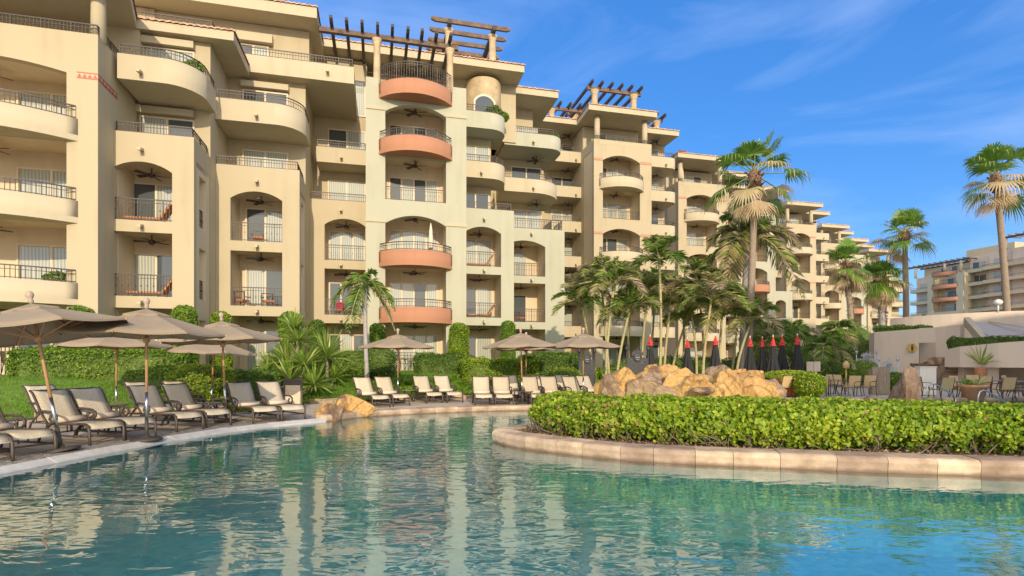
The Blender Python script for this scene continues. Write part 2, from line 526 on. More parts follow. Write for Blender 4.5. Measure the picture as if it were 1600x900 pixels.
fr = n.new('ShaderNodeMath'); fr.operation = 'MULTIPLY_ADD'; fr.inputs[1].default_value = .90; fr.inputs[2].default_value = .08; l.new(pw.outputs[0], fr.inputs[0])
gl = n.new('ShaderNodeBsdfGlossy'); gl.inputs['Roughness'].default_value = 0.0
l.new(bp.outputs[0], gl.inputs['Normal'])
tr = n.new('ShaderNodeBsdfTransparent'); tr.inputs['Color'].default_value = (.72, .96, .97, 1)
ms = n.new('ShaderNodeMixShader')
l.new(fr.outputs[0], ms.inputs[0]); l.new(tr.outputs[0], ms.inputs[1]); l.new(gl.outputs[0], ms.inputs[2])
l.new(ms.outputs[0], n['Material Output'].inputs['Surface'])
WATER = m
tag(sheet('pool_water', [(p.x, p.y) for p in pool], [[(p.x, p.y) for p in isl]], WATER_Z, WATER), kind='structure')

# copings: one run of stones per object
def coping(name, pts, width, z0, z1, m, label, stone=0.42, bullnose=0.05, gap=0.012, closed=False, inner=0.0, slope=False):
    """run of edge stones along a line; the stones overhang to the right side of the line by 3 cm"""
    L = [0]
    for i in range(1, len(pts)): L.append(L[-1] + (pts[i]-pts[i-1]).length)
    def P(s):
        s = max(0, min(L[-1]-1e-6, s))
        for i in range(1, len(pts)):
            if s <= L[i]:
                t = (s - L[i-1]) / max(1e-9, L[i]-L[i-1])
                d = (pts[i]-pts[i-1]).normalized()
                return pts[i-1].lerp(pts[i], t), Vector((-d.y, d.x))
    mb = MB()
    s = 0.0
    rr = random.Random(3)
    while s < L[-1] - 0.05:
        e = min(L[-1], s + stone * rr.uniform(.75, 1.3))
        p0, n0 = P(s + gap/2); p1, n1 = P(e - gap/2)
        dz = rr.uniform(-.006, .006)
        prof = [(-.005, z0), (-.02, z1 - bullnose*1.5), (-.03, z1 - bullnose*.9)] + [(-.03 + bullnose*(1-math.cos(t)), z1 - bullnose*.9*(1-math.sin(t))) for t in (.4, .8, 1.2)] + [(.03 + bullnose, z1), (width, z1), (width, z0)]
        if slope: prof = [(-.02, z0), (-.02, z1 - .07), (0, z1 - .062), (width*.85, z1), (width, z1), (width, z0)]
        vs_ = []
        for (p, n_) in ((p0, n0), (p1, n1)):
            for (o_, z_) in prof:
                q = p + n_ * (o_ + (rr.uniform(-.006, .006) if o_ > 0 else 0)); vs_.append((q.x, q.y, z_ + (dz if z_ > z0 else 0)))
        k = len(prof)
        fs = [(i, (i+1) % k, (i+1) % k + k, i + k) for i in range(k)] + [tuple(range(k))[::-1], tuple(range(k, 2*k))]
        mb.add(vs_, fs)
        mb.r = (mb.r or []) + [rr.random()]*len(vs_)
        s = e
    return tag(mb.build(name, m), label, 'coping')
tag(sheet('pebble_strip', [tuple(p) for p in offset(near_left, .172)][:] + [tuple(p) for p in offset(near_left, .95)][::-1], [], 0.006, PEBBLE), kind='structure')
coping('pool_coping', near_left, .17, -.10, .018, COPEW, 'smooth pale grey coping strip along the left pool edge beside the loungers', stone=1.2, bullnose=.02, gap=.004, slope=True)
SANDC = mat('sandstone_coping', (0.42, 0.315, 0.21), 0.8, 0.25, 2.6, col2=(0.52, 0.41, 0.30), bump=0.45, bscale=14)
n, l = SANDC.node_tree.nodes, SANDC.node_tree.links
b = n['Principled BSDF']
src = b.inputs['Base Color'].links[0].from_socket
at_ = n.new('ShaderNodeAttribute'); at_.attribute_name = 'rnd'                    # every stone its own tone
r_ = n.new('ShaderNodeValToRGB'); r_.color_ramp.elements[0].color = (.66, .60, .58, 1); r_.color_ramp.elements[1].color = (1.12, 1.08, 1.0, 1)
l.new(at_.outputs['Fac'], r_.inputs['Fac'])
mu = n.new('ShaderNodeMixRGB'); mu.blend_type = 'MULTIPLY'; mu.inputs[0].default_value = 1; l.new(src, mu.inputs[1]); l.new(r_.outputs[0], mu.inputs[2])
# mineral tide mark just above the water
tc_ = n.new('ShaderNodeTexCoord'); sp = n.new('ShaderNodeSeparateXYZ'); l.new(tc_.outputs['Object'], sp.inputs[0])
nz_ = n.new('ShaderNodeTexNoise'); nz_.inputs['Scale'].default_value = 4; nz_.inputs['Detail'].default_value = 6; l.new(tc_.outputs['Object'], nz_.inputs['Vector'])
ad = n.new('ShaderNodeMath'); ad.operation = 'MULTIPLY_ADD'; ad.inputs[1].default_value = -.10; l.new(nz_.outputs['Fac'], ad.inputs[0]); l.new(sp.outputs['Z'], ad.inputs[2])
mr = n.new('ShaderNodeMapRange'); mr.inputs[1].default_value = -.11; mr.inputs[2].default_value = -.06; mr.inputs[3].default_value = .85; mr.inputs[4].default_value = 0; l.new(ad.outputs[0], mr.inputs[0])
mt = n.new('ShaderNodeMixRGB'); mt.inputs['Color2'].default_value = (.17, .105, .065, 1); l.new(mr.outputs[0], mt.inputs['Fac']); l.new(mu.outputs[0], mt.inputs['Color1'])
l.new(mt.outputs[0], b.inputs['Base Color'])
coping('stone_coping', far_edge, .38, -.10, .10, SANDC, 'tan sandstone coping along the far pool edge in front of the lounger row', stone=.6, bullnose=.07, gap=.006)
islc = [Vector((p.x, p.y)) for p in isl][::-1]
coping('island_curb', islc + [islc[0]], .44, -.10, .16, SANDC, 'pinkish sandstone curb of blocks round the hedge island in the pool', stone=.62, bullnose=.09, gap=.007)
soil = offset(islc, .40, True)
mb = MB()
poly = [(p.x, p.y) for p in soil]
tri = geometry.tessellate_polygon([[Vector((x, y, 0)) for x, y in poly]])
mb.add([(x, y, .11) for x, y in poly], tri)
tag(mb.build('island_soil', mat('leaf_litter_soil', (0.13, 0.085, 0.05), .95, .5, 9.0, bump=.8, bscale=25)), kind='structure')

# lawn rising from the deck to the terraces in front of the building
front = chaikin([Vector(p) for p in [(-34, 6.5), (-20, 10.8), (-13.5, 14.2), (-11.2, 16.2), (-9.4, 18.4), (-7.6, 20.0), (-5.5, 21.3), (-3.3, 22.3), (0, 23.0), (3, 23.8), (6, 25.2), (9, 28), (12, 33), (17, 40)]], 1)
LAWN_MAX = 1.0
def lawn_z(t):
    t = max(0, min(1, t / 4.2)); return 0.03 + LAWN_MAX * (t*t*(3-2*t))
up = Vector((-ST, CT))
rows = [0, .3, .8, 1.4, 2.0, 2.6, 3.2, 3.8, 4.4, 6, 9, 16]
mb = MB(); W_ = len(rows)
for p in front:
    for t in rows:
        q = p + up * t
        mb.v.append((q.x, q.y, lawn_z(t) + (.04*math.sin(q.x*1.7 + q.y) if 0 < t < 6 else 0)))
for i in range(len(front)-1):
    for j in range(W_-1):
        a = i*W_ + j; mb.face((a, a+W_, a+W_+1, a+1), True)
LAWNM = mat('lawn_turf', (0.11, 0.20, 0.02), .9, .3, 5.0, bump=.5, bscale=90)
tag(mb.build('lawn', LAWNM), kind='structure')
def front_t(x, y):
    """distance behind the lawn's front edge, measured along the building's depth direction"""
    best = None
    for i in range(len(front)-1):
        a, b_ = front[i], front[i+1]
        # solve a + u(b-a) + t*up = (x,y)
        d = b_ - a
        det = d.x*up.y - d.y*up.x
        if abs(det) < 1e-9: continue
        rx, ry = x - a.x, y - a.y
        u = (rx*up.y - ry*up.x) / det
        if -1e-6 <= u <= 1 + 1e-6:
            return (d.x*ry - d.y*rx) / det
    return -1
def gz(x, y):
    t = front_t(x, y)
    return lawn_z(t) if t > 0 else 0.0
# low stone kerb between deck and lawn
fk = [p for p in front if -14 < p.x < 9]
coping('lawn_kerb', fk, .16, -.05, .16, SANDC, 'low tan stone kerb between the paved deck and the sloping lawn', stone=.5, bullnose=.03)

# blades of grass on the slope
GRASS = leafmat('grass_blades', [(0, (.07, .17, .012)), (.5, (.15, .30, .02)), (1, (.26, .36, .04))], .4, .6)
pts = []
for i in range(len(front)-1):
    a, b_ = front[i], front[i+1]
    if a.x < -22 or a.x > 3: continue
    nb = int((b_-a).length * 2600)
    u = rng.random(nb); t = rng.random(nb) ** .8 * 4.6
    for k in range(nb):
        q = a.lerp(b_, u[k]) + up * t[k]
        pts.append((q.x, q.y, lawn_z(t[k])))
pts = np.array(pts); N = len(pts)
ang = rng.random(N) * 6.283; h = .05 + .07 * rng.random(N); wd = .006 + .006 * rng.random(N)
dx, dy = np.cos(ang), np.sin(ang)
V = np.empty((N, 3, 3))
V[:, 0] = pts + np.stack([-dy*wd, dx*wd, 0*wd], 1); V[:, 1] = pts + np.stack([dy*wd, -dx*wd, 0*wd], 1)
lean = (rng.random(N) * .6)
V[:, 2] = pts + np.stack([dx*h*lean, dy*h*lean, h], 1)
tag(arr_obj('grass', V.reshape(-1, 3), np.arange(N*3).reshape(-1, 3), np.repeat(rng.random(N), 3), GRASS), 'short bright green grass on the slope behind the loungers', 'grass', kind='stuff')
# ============================================================ BUILDINGS
G0, FH = 1.0, 3.1
def Z(k): return G0 + FH * (k - 1)
brnd = random.Random(11)

class Bld:
    """one building: an Empty at its base; every part is built in the (u, v, z) frame of its facade:
    u runs along the facade, v into the building"""
    def __init__(self, label, u, v, theta=TH, name='apartment_building', group=None):
        self.u, self.v, self.th = u, v, theta
        c, s = math.cos(theta), math.sin(theta)
        self.root = thing(name, label, 'building', (c*u - s*v, s*u + c*v, 0.0), theta, group)
        self.mb = {}
    def part(self, name, m):
        """a mesh of its own, built later in this building's local frame"""
        return Part(self, name, m)
class Part(MB):
    def __init__(self, b, name, m):
        super().__init__(); self.b, self.nm, self.mm = b, name, m
    def done(self, parent=None):
        if not self.v: return None
        # own origin at the part's low centre, parts of parts relative to their parent
        xs = [p[0] for p in self.v]; ys = [p[1] for p in self.v]; zs = [p[2] for p in self.v]
        c = ((min(xs)+max(xs))/2, (min(ys)+max(ys))/2, min(zs))
        self.shift(-c[0], -c[1], -c[2])
        o = self.build(self.nm, self.mm, parent or self.b.root)
        if parent is None: o.location = (c[0]-self.b.u, c[1]-self.b.v, c[2])
        else: o.location = (c[0]-self.b.u-parent.location[0], c[1]-self.b.v-parent.location[1], c[2]-parent.location[2])
        return o

def arch_pts(a0, a1, zs, rise, n=14):
    """flat arch from (a0, zs) up and over to (a1, zs)"""
    w = (a1-a0)/2; c = (a0+a1)/2
    rad = (w*w + rise*rise) / (2*rise)
    out = []
    ang = math.asin(min(1, w/rad))
    for i in range(n+1):
        t = -ang + 2*ang*i/n
        out.append((c + rad*math.sin(t), zs + rise - rad + rad*math.cos(t)))
    return out

def rail(b, path, z, h=.95, spacing=.115, mat_=None, sc=True):
    """wrought iron railing along a plan polyline: top rails, scroll band, balusters with knots"""
    p = b.part('railing', mat_ or IRON)
    path = [Vector((q[0], q[1], 0)) for q in path]
    for i in range(len(path)-1):
        a, c = path[i], path[i+1]
        for zz, t in ((z+h, .045), (z+h-.14, .022), (z+.07, .03)):
            if h < .6 and zz < z+h-.05 and zz > z+.1 and not sc: continue
            p.bar(a + Vector((0,0,zz)), c + Vector((0,0,zz)), .035 if zz == z+h else .022, t)
    # balusters at even spacing along the whole line
    L = [0]
    for i in range(1, len(path)): L.append(L[-1] + (path[i]-path[i-1]).length)
    n = max(2, int(L[-1] / spacing))
    k = 0
    for j in range(n+1):
        s = L[-1]*j/n
        while k < len(path)-2 and s > L[k+1]: k += 1
        t = (s - L[k]) / max(1e-9, L[k+1]-L[k])
        q = path[k].lerp(path[k+1], t)
        th = .009 if j % 8 else .018
        p.box(q.x-th, q.x+th, q.y-th, q.y+th, z+.0, z+h-.01)
        if spacing < .2 and h > .6 and j % 2:
            p.box(q.x-.022, q.x+.022, q.y-.022, q.y+.022, z+h*.46, z+h*.46+.06)
    return p.done()

def door(b, u0, u1, v, z, h=2.15, leaves=2, mat_=None, curtain=True):
    """sliding glass door set on the wall plane v (front face), frame proud of the wall; panes are its sub-part"""
    f = b.part('sliding_door', DOORF)
    t = .07
    f.box(u0, u0+t, v-.07, v-.002, z, z+h); f.box(u1-t, u1, v-.07, v-.002, z, z+h)
    f.box(u0+t, u1-t, v-.07, v-.002, z+h-t, z+h); f.box(u0+t, u1-t, v-.07, v-.002, z, z+.05)
    for i in range(1, leaves):
        c = u0 + (u1-u0)*i/leaves
        f.box(c-.045, c+.045, v-.062, v-.002, z+.05, z+h-t)
    fo = f.done()
    for i in range(leaves):
        a = u0 + t + .02 + (u1-u0-2*t)*i/leaves; c = u0 + t - .02 + (u1-u0-2*t)*(i+1)/leaves
        p = b.part('pane', mat_ or GLASS)
        p.box(a, c, v-.035, v-.004, z+.06, z+h-t-.005)
        p.done(fo)
    return fo

def fan(b, u, v, z, rot=0.0):
    p = b.part('ceiling_fan', FAN)
    p.tube([(u, v, z), (u, v, z-.28)], .025, 6)
    p._lathe([(.05, -.20), (.13, -.24), (.14, -.34), (.08, -.40), (.02, -.42)], 10, (u, v, z))
    for k in range(5):
        a = rot + k*2*math.pi/5
        d = Vector((math.cos(a), math.sin(a), 0)); s = Vector((-d.y, d.x, 0))
        c0 = Vector((u, v, z-.31)) + d*.12; c1 = Vector((u, v, z-.31)) + d*.68
        up_ = Vector((0,0,.02)); tw = Vector((0,0,.025))
        p.add([c0 - s*.05 - tw, c0 + s*.05 + tw, c1 + s*.085 + tw, c1 - s*.085 - tw,
               c0 - s*.05 - tw + up_, c0 + s*.05 + tw + up_, c1 + s*.085 + tw + up_, c1 - s*.085 - tw + up_],
              [(0,1,2,3), (7,6,5,4), (0,4,5,1), (1,5,6,2), (2,6,7,3), (3,7,4,0)])
    return p.done()

def spout(b, u, v, z):
    p = b.part('rain_spout', STONE)
    p.prism([(v-.36, z-.20), (v, z-.13), (v, z-.03), (v-.36, z-.10)], u-.07, u+.07, 'x')
    return p.done()

def tiles(b, path, z, slope_d=1.3, rise=.32, m=None, per=.26):
    """barrel roof tiles: a corrugated strip that climbs inward from an eave line (inward = left of the line)"""
    p = b.part('roof_tiles', m or TILE)
    path = [Vector((q[0], q[1])) for q in path]
    n = len(path)
    # mitred inward direction at each corner
    inw = []
    for i in range(n):
        ds = []
        if i > 0: d = (path[i]-path[i-1]).normalized(); ds.append(Vector((-d.y, d.x)))
        if i < n-1: d = (path[i+1]-path[i]).normalized(); ds.append(Vector((-d.y, d.x)))
        v_ = sum(ds, Vector((0,0)))
        if len(ds) == 2: v_ = v_ / max(.3, (1 + ds[0].dot(ds[1])))
        inw.append(v_)
    for i in range(n-1):
        a, c = path[i], path[i+1]
        L = (c-a).length; k = max(2, int(L/per)); st = 8
        cols = k*st + 1
        base = len(p.v)
        for j in range(cols):
            t = j/(cols-1)
            q = a.lerp(c, t); w = inw[i].lerp(inw[i+1], t)
            bump = .055 * abs(math.sin(math.pi * k * t)) 
            for (dd, zz) in ((-.06, 0.0), (-.06, .05), (slope_d, rise + .05)):
                r_ = q + w*dd
                p.v.append((r_.x, r_.y, z + zz + (bump if zz > 0 else bump*.8 - .01)))
        for j in range(cols-1):
            for h_ in range(2):
                x = base + j*3 + h_
                p.face((x, x+3, x+4, x+1), h_ == 1)
    return p.done()

def roof(b, poly_front, z, th=.42, m=None, back=None, rim=.0, tile=True, sd=1.3):
    """flat soffit slab with a deep fascia; tiles along the eave line given by poly_front (left to right), back = v of the rear edge"""
    p = b.part('roof_slab', m or PALE)
    poly = list(poly_front) + [(poly_front[-1][0], back), (poly_front[0][0], back)]
    # drop duplicated corners
    q = []
    for c in poly:
        if not q or (abs(q[-1][0]-c[0]) + abs(q[-1][1]-c[1])) > 1e-4: q.append(c)
    p.prism(q, z, z+th, 'z')
    p.done()
    if tile: tiles(b, poly_front, z+th, sd)

def round_front(b, u0, u1, v, bulge, z0, z1, m, th=.14, n=18, h_rail=.43, floor=True, name='balcony'):
    """bowed balcony: slab and solid curved front on the segment between u0 and u1, railing on top"""
    pts = arch_pts(u0, u1, 0, bulge, n)           # (u, forward distance)
    outer = [(a, v - d) for a, d in pts]
    w = (u1-u0)/2; c = (u0+u1)/2
    inner = [(c + (a-c)*(1-th/w), v - max(0, d-th)) for a, d in pts]
    p = b.part(name, m)
    fz = z0 + .22
    p.prism(outer, z0, fz, 'z')
    b0 = len(p.v)
    for (o_, i_) in zip(outer, inner):
        p.v += [(o_[0], o_[1], fz), (o_[0], o_[1], z1), (i_[0], i_[1], z1), (i_[0], i_[1], fz)]
    for i in range(n):
        x = b0 + 4*i
        p.face((x, x+4, x+5, x+1), True); p.face((x+1, x+5, x+6, x+2)); p.face((x+2, x+6, x+7, x+3), True)
    p.face((b0, b0+1, b0+2, b0+3)); x = b0 + 4*n; p.face((x+3, x+2, x+1, x))
    o = p.done()
    mid = [((a[0]+c_[0])/2, (a[1]+c_[1])/2) for a, c_ in zip(outer, inner)]
    rail(b, mid, z1 - .02, h_rail, .14)
    return o

def deck_front(b, u0, u1, v0, vb, z0, z1, m, round_r=0.0, round_l=0.0, th=.14, rail_h=.43, side_r=True, n=10, sp=.14):
    """terrace slab from the front line v0 back to vb with a solid parapet; the outer corners may be rounded"""
    def outline(ins):
        a0, a1, f = u0 + ins, u1 - ins, v0 + ins
        pts = [(a0, vb)]
        if round_l > 0:
            rr_ = max(.02, round_l - ins)
            for i in range(n+1):
                t = math.pi + (math.pi/2)*i/n
                pts.append((a0 + rr_ + rr_*math.cos(t), f + rr_ + rr_*math.sin(t)))
        else: pts.append((a0, f))
        if round_r > 0:
            rr_ = max(.02, round_r - ins)
            for i in range(n+1):
                t = -math.pi/2 + (math.pi/2)*i/n
                pts.append((a1 - rr_ + rr_*math.cos(t), f + rr_ + rr_*math.sin(t)))
        else: pts.append((a1, f))
        pts.append((a1, vb))
        return pts
    o_, i_ = outline(0), outline(th)
    p = b.part('terrace', m)
    fz = z0 + .25
    p.prism(o_, z0, fz, 'z')
    k = len(o_)
    b0 = len(p.v)
    for q, w in zip(o_, i_):
        p.v += [(q[0], q[1], fz), (q[0], q[1], z1), (w[0], w[1], z1), (w[0], w[1], fz)]
    for i in range(k-1):
        x = b0 + 4*i
        p.face((x, x+4, x+5, x+1), 2 <= i < k-3); p.face((x+1, x+5, x+6, x+2)); p.face((x+2, x+6, x+7, x+3))
    p.face((b0, b0+1, b0+2, b0+3)); x = b0 + 4*(k-1); p.face((x+3, x+2, x+1, x))
    o = p.done()
    mid = outline(th/2)
    mid[0] = (mid[0][0], min(vb-.1, mid[1][1]+1.2)) if not side_r else mid[0]
    pr = mid[1:] if not round_l else mid
    rail(b, pr, z1-.02, rail_h, sp)
    return o

def loggia(b, u0, u1, v, o0, o1, k0, k1, m, header, depth=1.9, rise=.38, sill=.12, th=.32, side=None, arch=True, fans=True, far=False, doors=2, dw=None, gap=None, rails=True, inner=None):
    """stack of recessed balconies between two piers: floors k0..k1, the top one under an arch whose wall runs up to z = header"""
    p = b.part('facade_wall', m)
    zb = Z(k0) - .1 if k0 > 1 else -.3
    if o0 - u0 > .01: p.box(u0, o0, v, v+th, zb, header)
    if u1 - o1 > .01: p.box(o1, u1, v, v+th, zb, header)
    # bands at each floor
    for k in range(k0, k1+1):
        if k > 1: p.box(o0, o1, v, v+th, Z(k)-.36, Z(k)+sill)
    ztop = Z(k1+1) - .58
    if arch:
        ap = arch_pts(o0, o1, ztop-rise, rise)
        p.prism([(o0, header)] + ap + [(o1, header)], v, v+th, 'y')
    else:
        p.box(o0, o1, v, v+th, ztop, header)
    p.done()
    w = b.part('balcony_wall', inner or BOUNCE)
    vb = v + depth
    for k in range(k0, k1+1):
        z = Z(k)
        if k > 1: w.box(u0+.01, u1-.01, v+th, vb, z-.24, z)
        w.box(u0+.01, u1-.01, vb, vb+.25, z-.24 if k > 1 else -.3, Z(k+1)-.24)
        w.box(u0+.01, o0-.03, v+th, vb, z, Z(k+1)-.24)
        if side is None:
            w.box(o1+.03, u1-.01, v+th, vb, z, Z(k+1)-.24)
        else:
            s0, s1 = side
            w.box(u1-.33, u1-.01, v+th, v+s0, z, Z(k+1)-.24); w.box(u1-.33, u1-.01, v+s1, vb, z, Z(k+1)-.24)
            w.box(u1-.33, u1-.01, v+s0, v+s1, z, z+.15); w.box(u1-.33, u1-.01, v+s0, v+s1, z+2.35, Z(k+1)-.24)
    w.box(u0+.01, u1-.01, v+th, vb, Z(k1+1)-.5, Z(k1+1)-.24)
    w.done()
    for k in range(k0, k1+1):
        z = Z(k)
        if rails and k > 1: rail(b, [(o0+.02, v+.1), (o1-.02, v+.1)], z+sill, .95-sill*.5, .22 if far else .115)
        if side is not None and k > 1: rail(b, [(u1-.15, v+side[0]+.02), (u1-.15, v+side[1]-.02)], z+.15, .85)
        W_ = o1 - o0
        dw_ = dw or min(2.3, W_*.78)
        c = gap if gap is not None else (o0+o1)/2 + W_*.10
        c = min(max(c, o0 + dw_/2 + .05), u1 - dw_/2 - .1)
        door(b, c-dw_/2, c+dw_/2, vb, z, 2.2, doors)
        if fans: fan(b, (o0+o1)/2, v+depth*.55, (Z(k+1)-.5) if k == k1 else Z(k+1)-.24, brnd.random()*1.2)

def back_wall(b, u0, u1, v, k0, k1, m=None, doors=2, dw=2.1, c=None, ends=(0, 0), ceil=True, fans=True, kz=None, depth=12):
    """set-back wall of open terraces with one sliding door per floor, standing on the mass behind it"""
    w = b.part('upper_wall', m or CREAM)
    w.box(u0, u1, v, v+depth, Z(k0)-.3, Z(k1+1)-.24 if kz is None else kz)
    w.done()
    for k in range(k0, k1+1):
        cc = c if c is not None else (u0+u1)/2
        d_ = min(dw, (u1-u0)*.8)
        door(b, cc-d_/2, cc+d_/2, v, Z(k), 2.2, doors)

def mass(b, u0, u1, v0, v1, z0, z1, m=None):
    p = b.part('rear_wall', m or CREAM); p.box(u0, u1, v0, v1, z0, z1); return p.done()

def column(b, u, v, z0, z1, r=.22, m=None, cap=True):
    p = b.part('column', m or PALE)
    h = z1-z0
    pr = [(r, 0), (r*.96, h*.5), (r*.92, h)] if not cap else [(r*1.15, 0), (r*1.15, .1), (r, .14), (r*.9, h-.34), (r*1.05, h-.3), (r*1.05, h-.24), (r*.95, h-.2), (r*1.35, h-.08), (r*1.35, h)]
    p._lathe(pr, 18, (u, v, z0)); return p.done()
def band_marks(b, u0, u1, v, z, m=None, h=.24, n=None):
    """painted zigzag frieze: two lines and a row of triangles, a few millimetres proud of the wall"""
    p = b.part('frieze', m or RED)
    p.box(u0, u1, v-.012, v+.004, z, z+.03); p.box(u0, u1, v-.012, v+.004, z+h-.03, z+h)
    n = n or max(3, int((u1-u0)/.17)); w = (u1-u0)/n
    for i in range(n):
        a = u0 + i*w
        p.prism([(a+.02, z+.05), (a+w-.02, z+.05), (a+w/2, z+h-.05)], v-.010, v+.004, 'y')
    return p.done()
def beam_row(b, us, v0, v1, z, m=None, w=.16, h=.26, name='pergola_rafter'):
    for u in us:
        p = b.part(name, m or WOOD)
        poly = [(v0, z+.1), (v0+.18, z), (v1-.18, z), (v1, z+.1), (v1, z+h), (v0, z+h)]
        p.prism([(y, zz) for y, zz in poly], u-w/2, u+w/2, 'x'); p.done()

# ------------------------------------------------------------ first wing: the cream bays at the left
b1 = Bld('near cream apartment wing at the left with bowed corner balconies under wide tiled eaves', -8.0, 25.0)
# --- bay A: bowed balconies, mostly out of frame
DA = 23.9
sA0, sA1 = -19.0, S(153, DA)
oA0, oA1 = -17.6, S(104, DA)
loggia(b1, sA0, sA1, DA, oA0, oA1, 1, 4, CREAM, Z(5)+.6, depth=2.2, side=None, doors=2, dw=2.4, gap=-12.9, rails=False)
for k in (2, 3, 4):
    round_front(b1, oA0-.3, S(122, DA), DA, 1.15, Z(k)-.42, Z(k)+.42, PALE, h_rail=.5)
mass(b1, sA1-.33, sA1-.005, DA+.32, DA+6, -.3, Z(5)+.6, CREAM)
band_marks(b1, S(120, DA), sA1, DA, Z(5)-1.13)
p = b1.part('frieze', RED)
p.box(sA1-.004, sA1+.012, DA, DA+1.6, Z(5)-1.13, Z(5)-1.10); p.box(sA1-.004, sA1+.012, DA, DA+1.6, Z(5)-.92, Z(5)-.89)
for i in range(6):
    a = DA + i*.27; p.prism([(a+.02, Z(5)-1.08), (a+.25, Z(5)-1.08), (a+.135, Z(5)-.94)], sA1-.004, sA1+.010, 'x')
p.done()
rail(b1, [(sA0, DA+.15), (sA1-.1, DA+.15), (sA1-.1, DA+2.2)], Z(5)+.58, .45, .12)
column(b1, S(153, DA+.5), DA+.55, Z(5)+.55, Z(6)+.05, .26, PALE, cap=False)
p = b1.part('terrace', CREAM); p.box(sA0, sA1-.01, DA+.33, DA+3.2, Z(5)-.24, Z(5)); p.done()
back_wall(b1, sA0, sA1+.2, DA+3.2, 5, 5, CREAM, dw=3.2, c=S(100, DA+3.2), doors=3)
# --- bay B
DB = 25.2
sB0, sB1 = sA1, S(303, DB)
loggia(b1, sB0, sB1, DB, S(172, DB), S(269, DB), 1, 3, CREAM, Z(4)+.6, depth=1.9, side=(.75, 1.65), dw=1.9, gap=S(236, DB+1.9)+.2)
rail(b1, [(sB0+.05, DB+.12), (sB1-.12, DB+.12), (sB1-.12, DB+2.2)], Z(4)+.58, .45, .12)
p = b1.part('parapet', CREAM); p.box(sB1-.32, sB1, DB+.32, DB+2.4, Z(4)-.3, Z(4)+.6); p.done()
p = b1.part('terrace', CREAM); p.box(sB0, sB1-.33, DB+.33, DB+2.3, Z(4)-.22, Z(4)); p.done()
deck_front(b1, S(183, DB-.1), sB1+.2, DB-.1, DB+2.4, Z(5)-.42, Z(5)+.6, PALE, round_r=1.35)
back_wall(b1, sB0, sB1, DB+2.3, 4, 5, CREAM, dw=2.2, c=S(262, DB+2.3), kz=16.1)
mass(b1, sB0, sB1-.004, DB+2.2, DB+9, -.3, Z(4)-.3)
for k in (2, 3, 4, 5): spout(b1, S(222, DB), DB - (.1 if k == 5 else 0), Z(k)-.02)
# roll shutter boxes over the upper doors
for k, c0, c1, vv in ((5, 212, 305, DB+2.3), (4, 212, 305, DB+2.3)):
    p = b1.part('shutter_box', PALE); p.box(S(c0, vv), S(c1, vv), vv-.28, vv-.004, Z(k)+2.28, Z(k)+2.58); p.done()
# --- bay C
DC = 28.3
sC0, sC1 = sB1, S(468, DC)
loggia(b1, sC0, sC1, DC, S(360, DC), S(441, DC), 1, 3, CREAM, Z(4)+.6, depth=1.9, side=(.7, 1.6), dw=1.9, gap=S(415, DC+1.9))
rail(b1, [(sC0+.05, DC+.12), (sC1-.12, DC+.12), (sC1-.12, DC+2.2)], Z(4)+.58, .45, .12)
p = b1.part('parapet', CREAM); p.box(sC1-.32, sC1, DC+.32, DC+2.4, Z(4)-.3, Z(4)+.6); p.done()
p = b1.part('terrace', CREAM); p.box(sC0, sC1-.33, DC+.33, DC+2.3, Z(4)-.22, Z(4)); p.done()
deck_front(b1, sC0+.02, sC1+.2, DC-.1, DC+2.4, Z(5)-.42, Z(5)+.6, PALE, round_r=1.3)
back_wall(b1, sC0, sC1, DC+2.3, 4, 5, CREAM, dw=2.2, c=S(415, DC+2.3))
mass(b1, sC0, sC1-.004, DC+2.2, DC+9, -.3, Z(4)-.3)
for k in (2, 3, 4, 5): spout(b1, S(402, DC), DC - (.1 if k == 5 else 0), Z(k)-.02)
p = b1.part('shutter_box', PALE); p.box(S(378, DC+2.3), S(452, DC+2.3), DC+2.0, DC+2.29, Z(5)+2.28, Z(5)+2.58); p.done()
# --- bay D
DD = 32.5
sD0, sD1 = sC1, -.62
loggia(b1, sD0, sD1, DD, S(507, DD), sD1-.05, 1, 3, CREAM, Z(4)+.45, depth=1.7, dw=2.1, gap=S(543, DD+1.7), doors=3)
rail(b1, [(sD0+.1, DD+.12), (sD1-.05, DD+.12)], Z(4)+.43, .45, .12)
p = b1.part('terrace', CREAM); p.box(sD0, sD1, DD+.33, DD+2.0, Z(4)-.22, Z(4)); p.done()
deck_front(b1, sD0+.3, sD1, DD+.3, DD+2.2, Z(5)-.42, Z(5)+.45, PALE, side_r=False)
back_wall(b1, sD0, sD1, DD+2.0, 4, 6, CREAM, dw=2.2, c=S(542, DD+2.0), kz=19.9)
for k in (2, 3, 4, 5): spout(b1, S(533, DD), DD + (.3 if k == 5 else 0), Z(k)-.02)
# --- long terrace of the sixth storey across C and D
deck_front(b1, -6.55, -1.2, 29.9, 36, Z(6)-.28, Z(6)+.6, PALE, side_r=False)
spout(b1, S(512, 29.9), 29.9, Z(6)+.25)
# --- eave over A and B, with the little railed terrace above it
roof(b1, [(-19.0, 22.2), (S(188, 22.2), 22.2), (S(213, 27.0), 27.0), (-6.33, 27.0), (-6.33, 30.2)], 16.12, .40, PALE, back=34.0)
rail(b1, [(S(212, 28.4), 28.4), (S(331, 28.4), 28.4), (S(331, 28.4), 30)], 16.9, .75, .13)
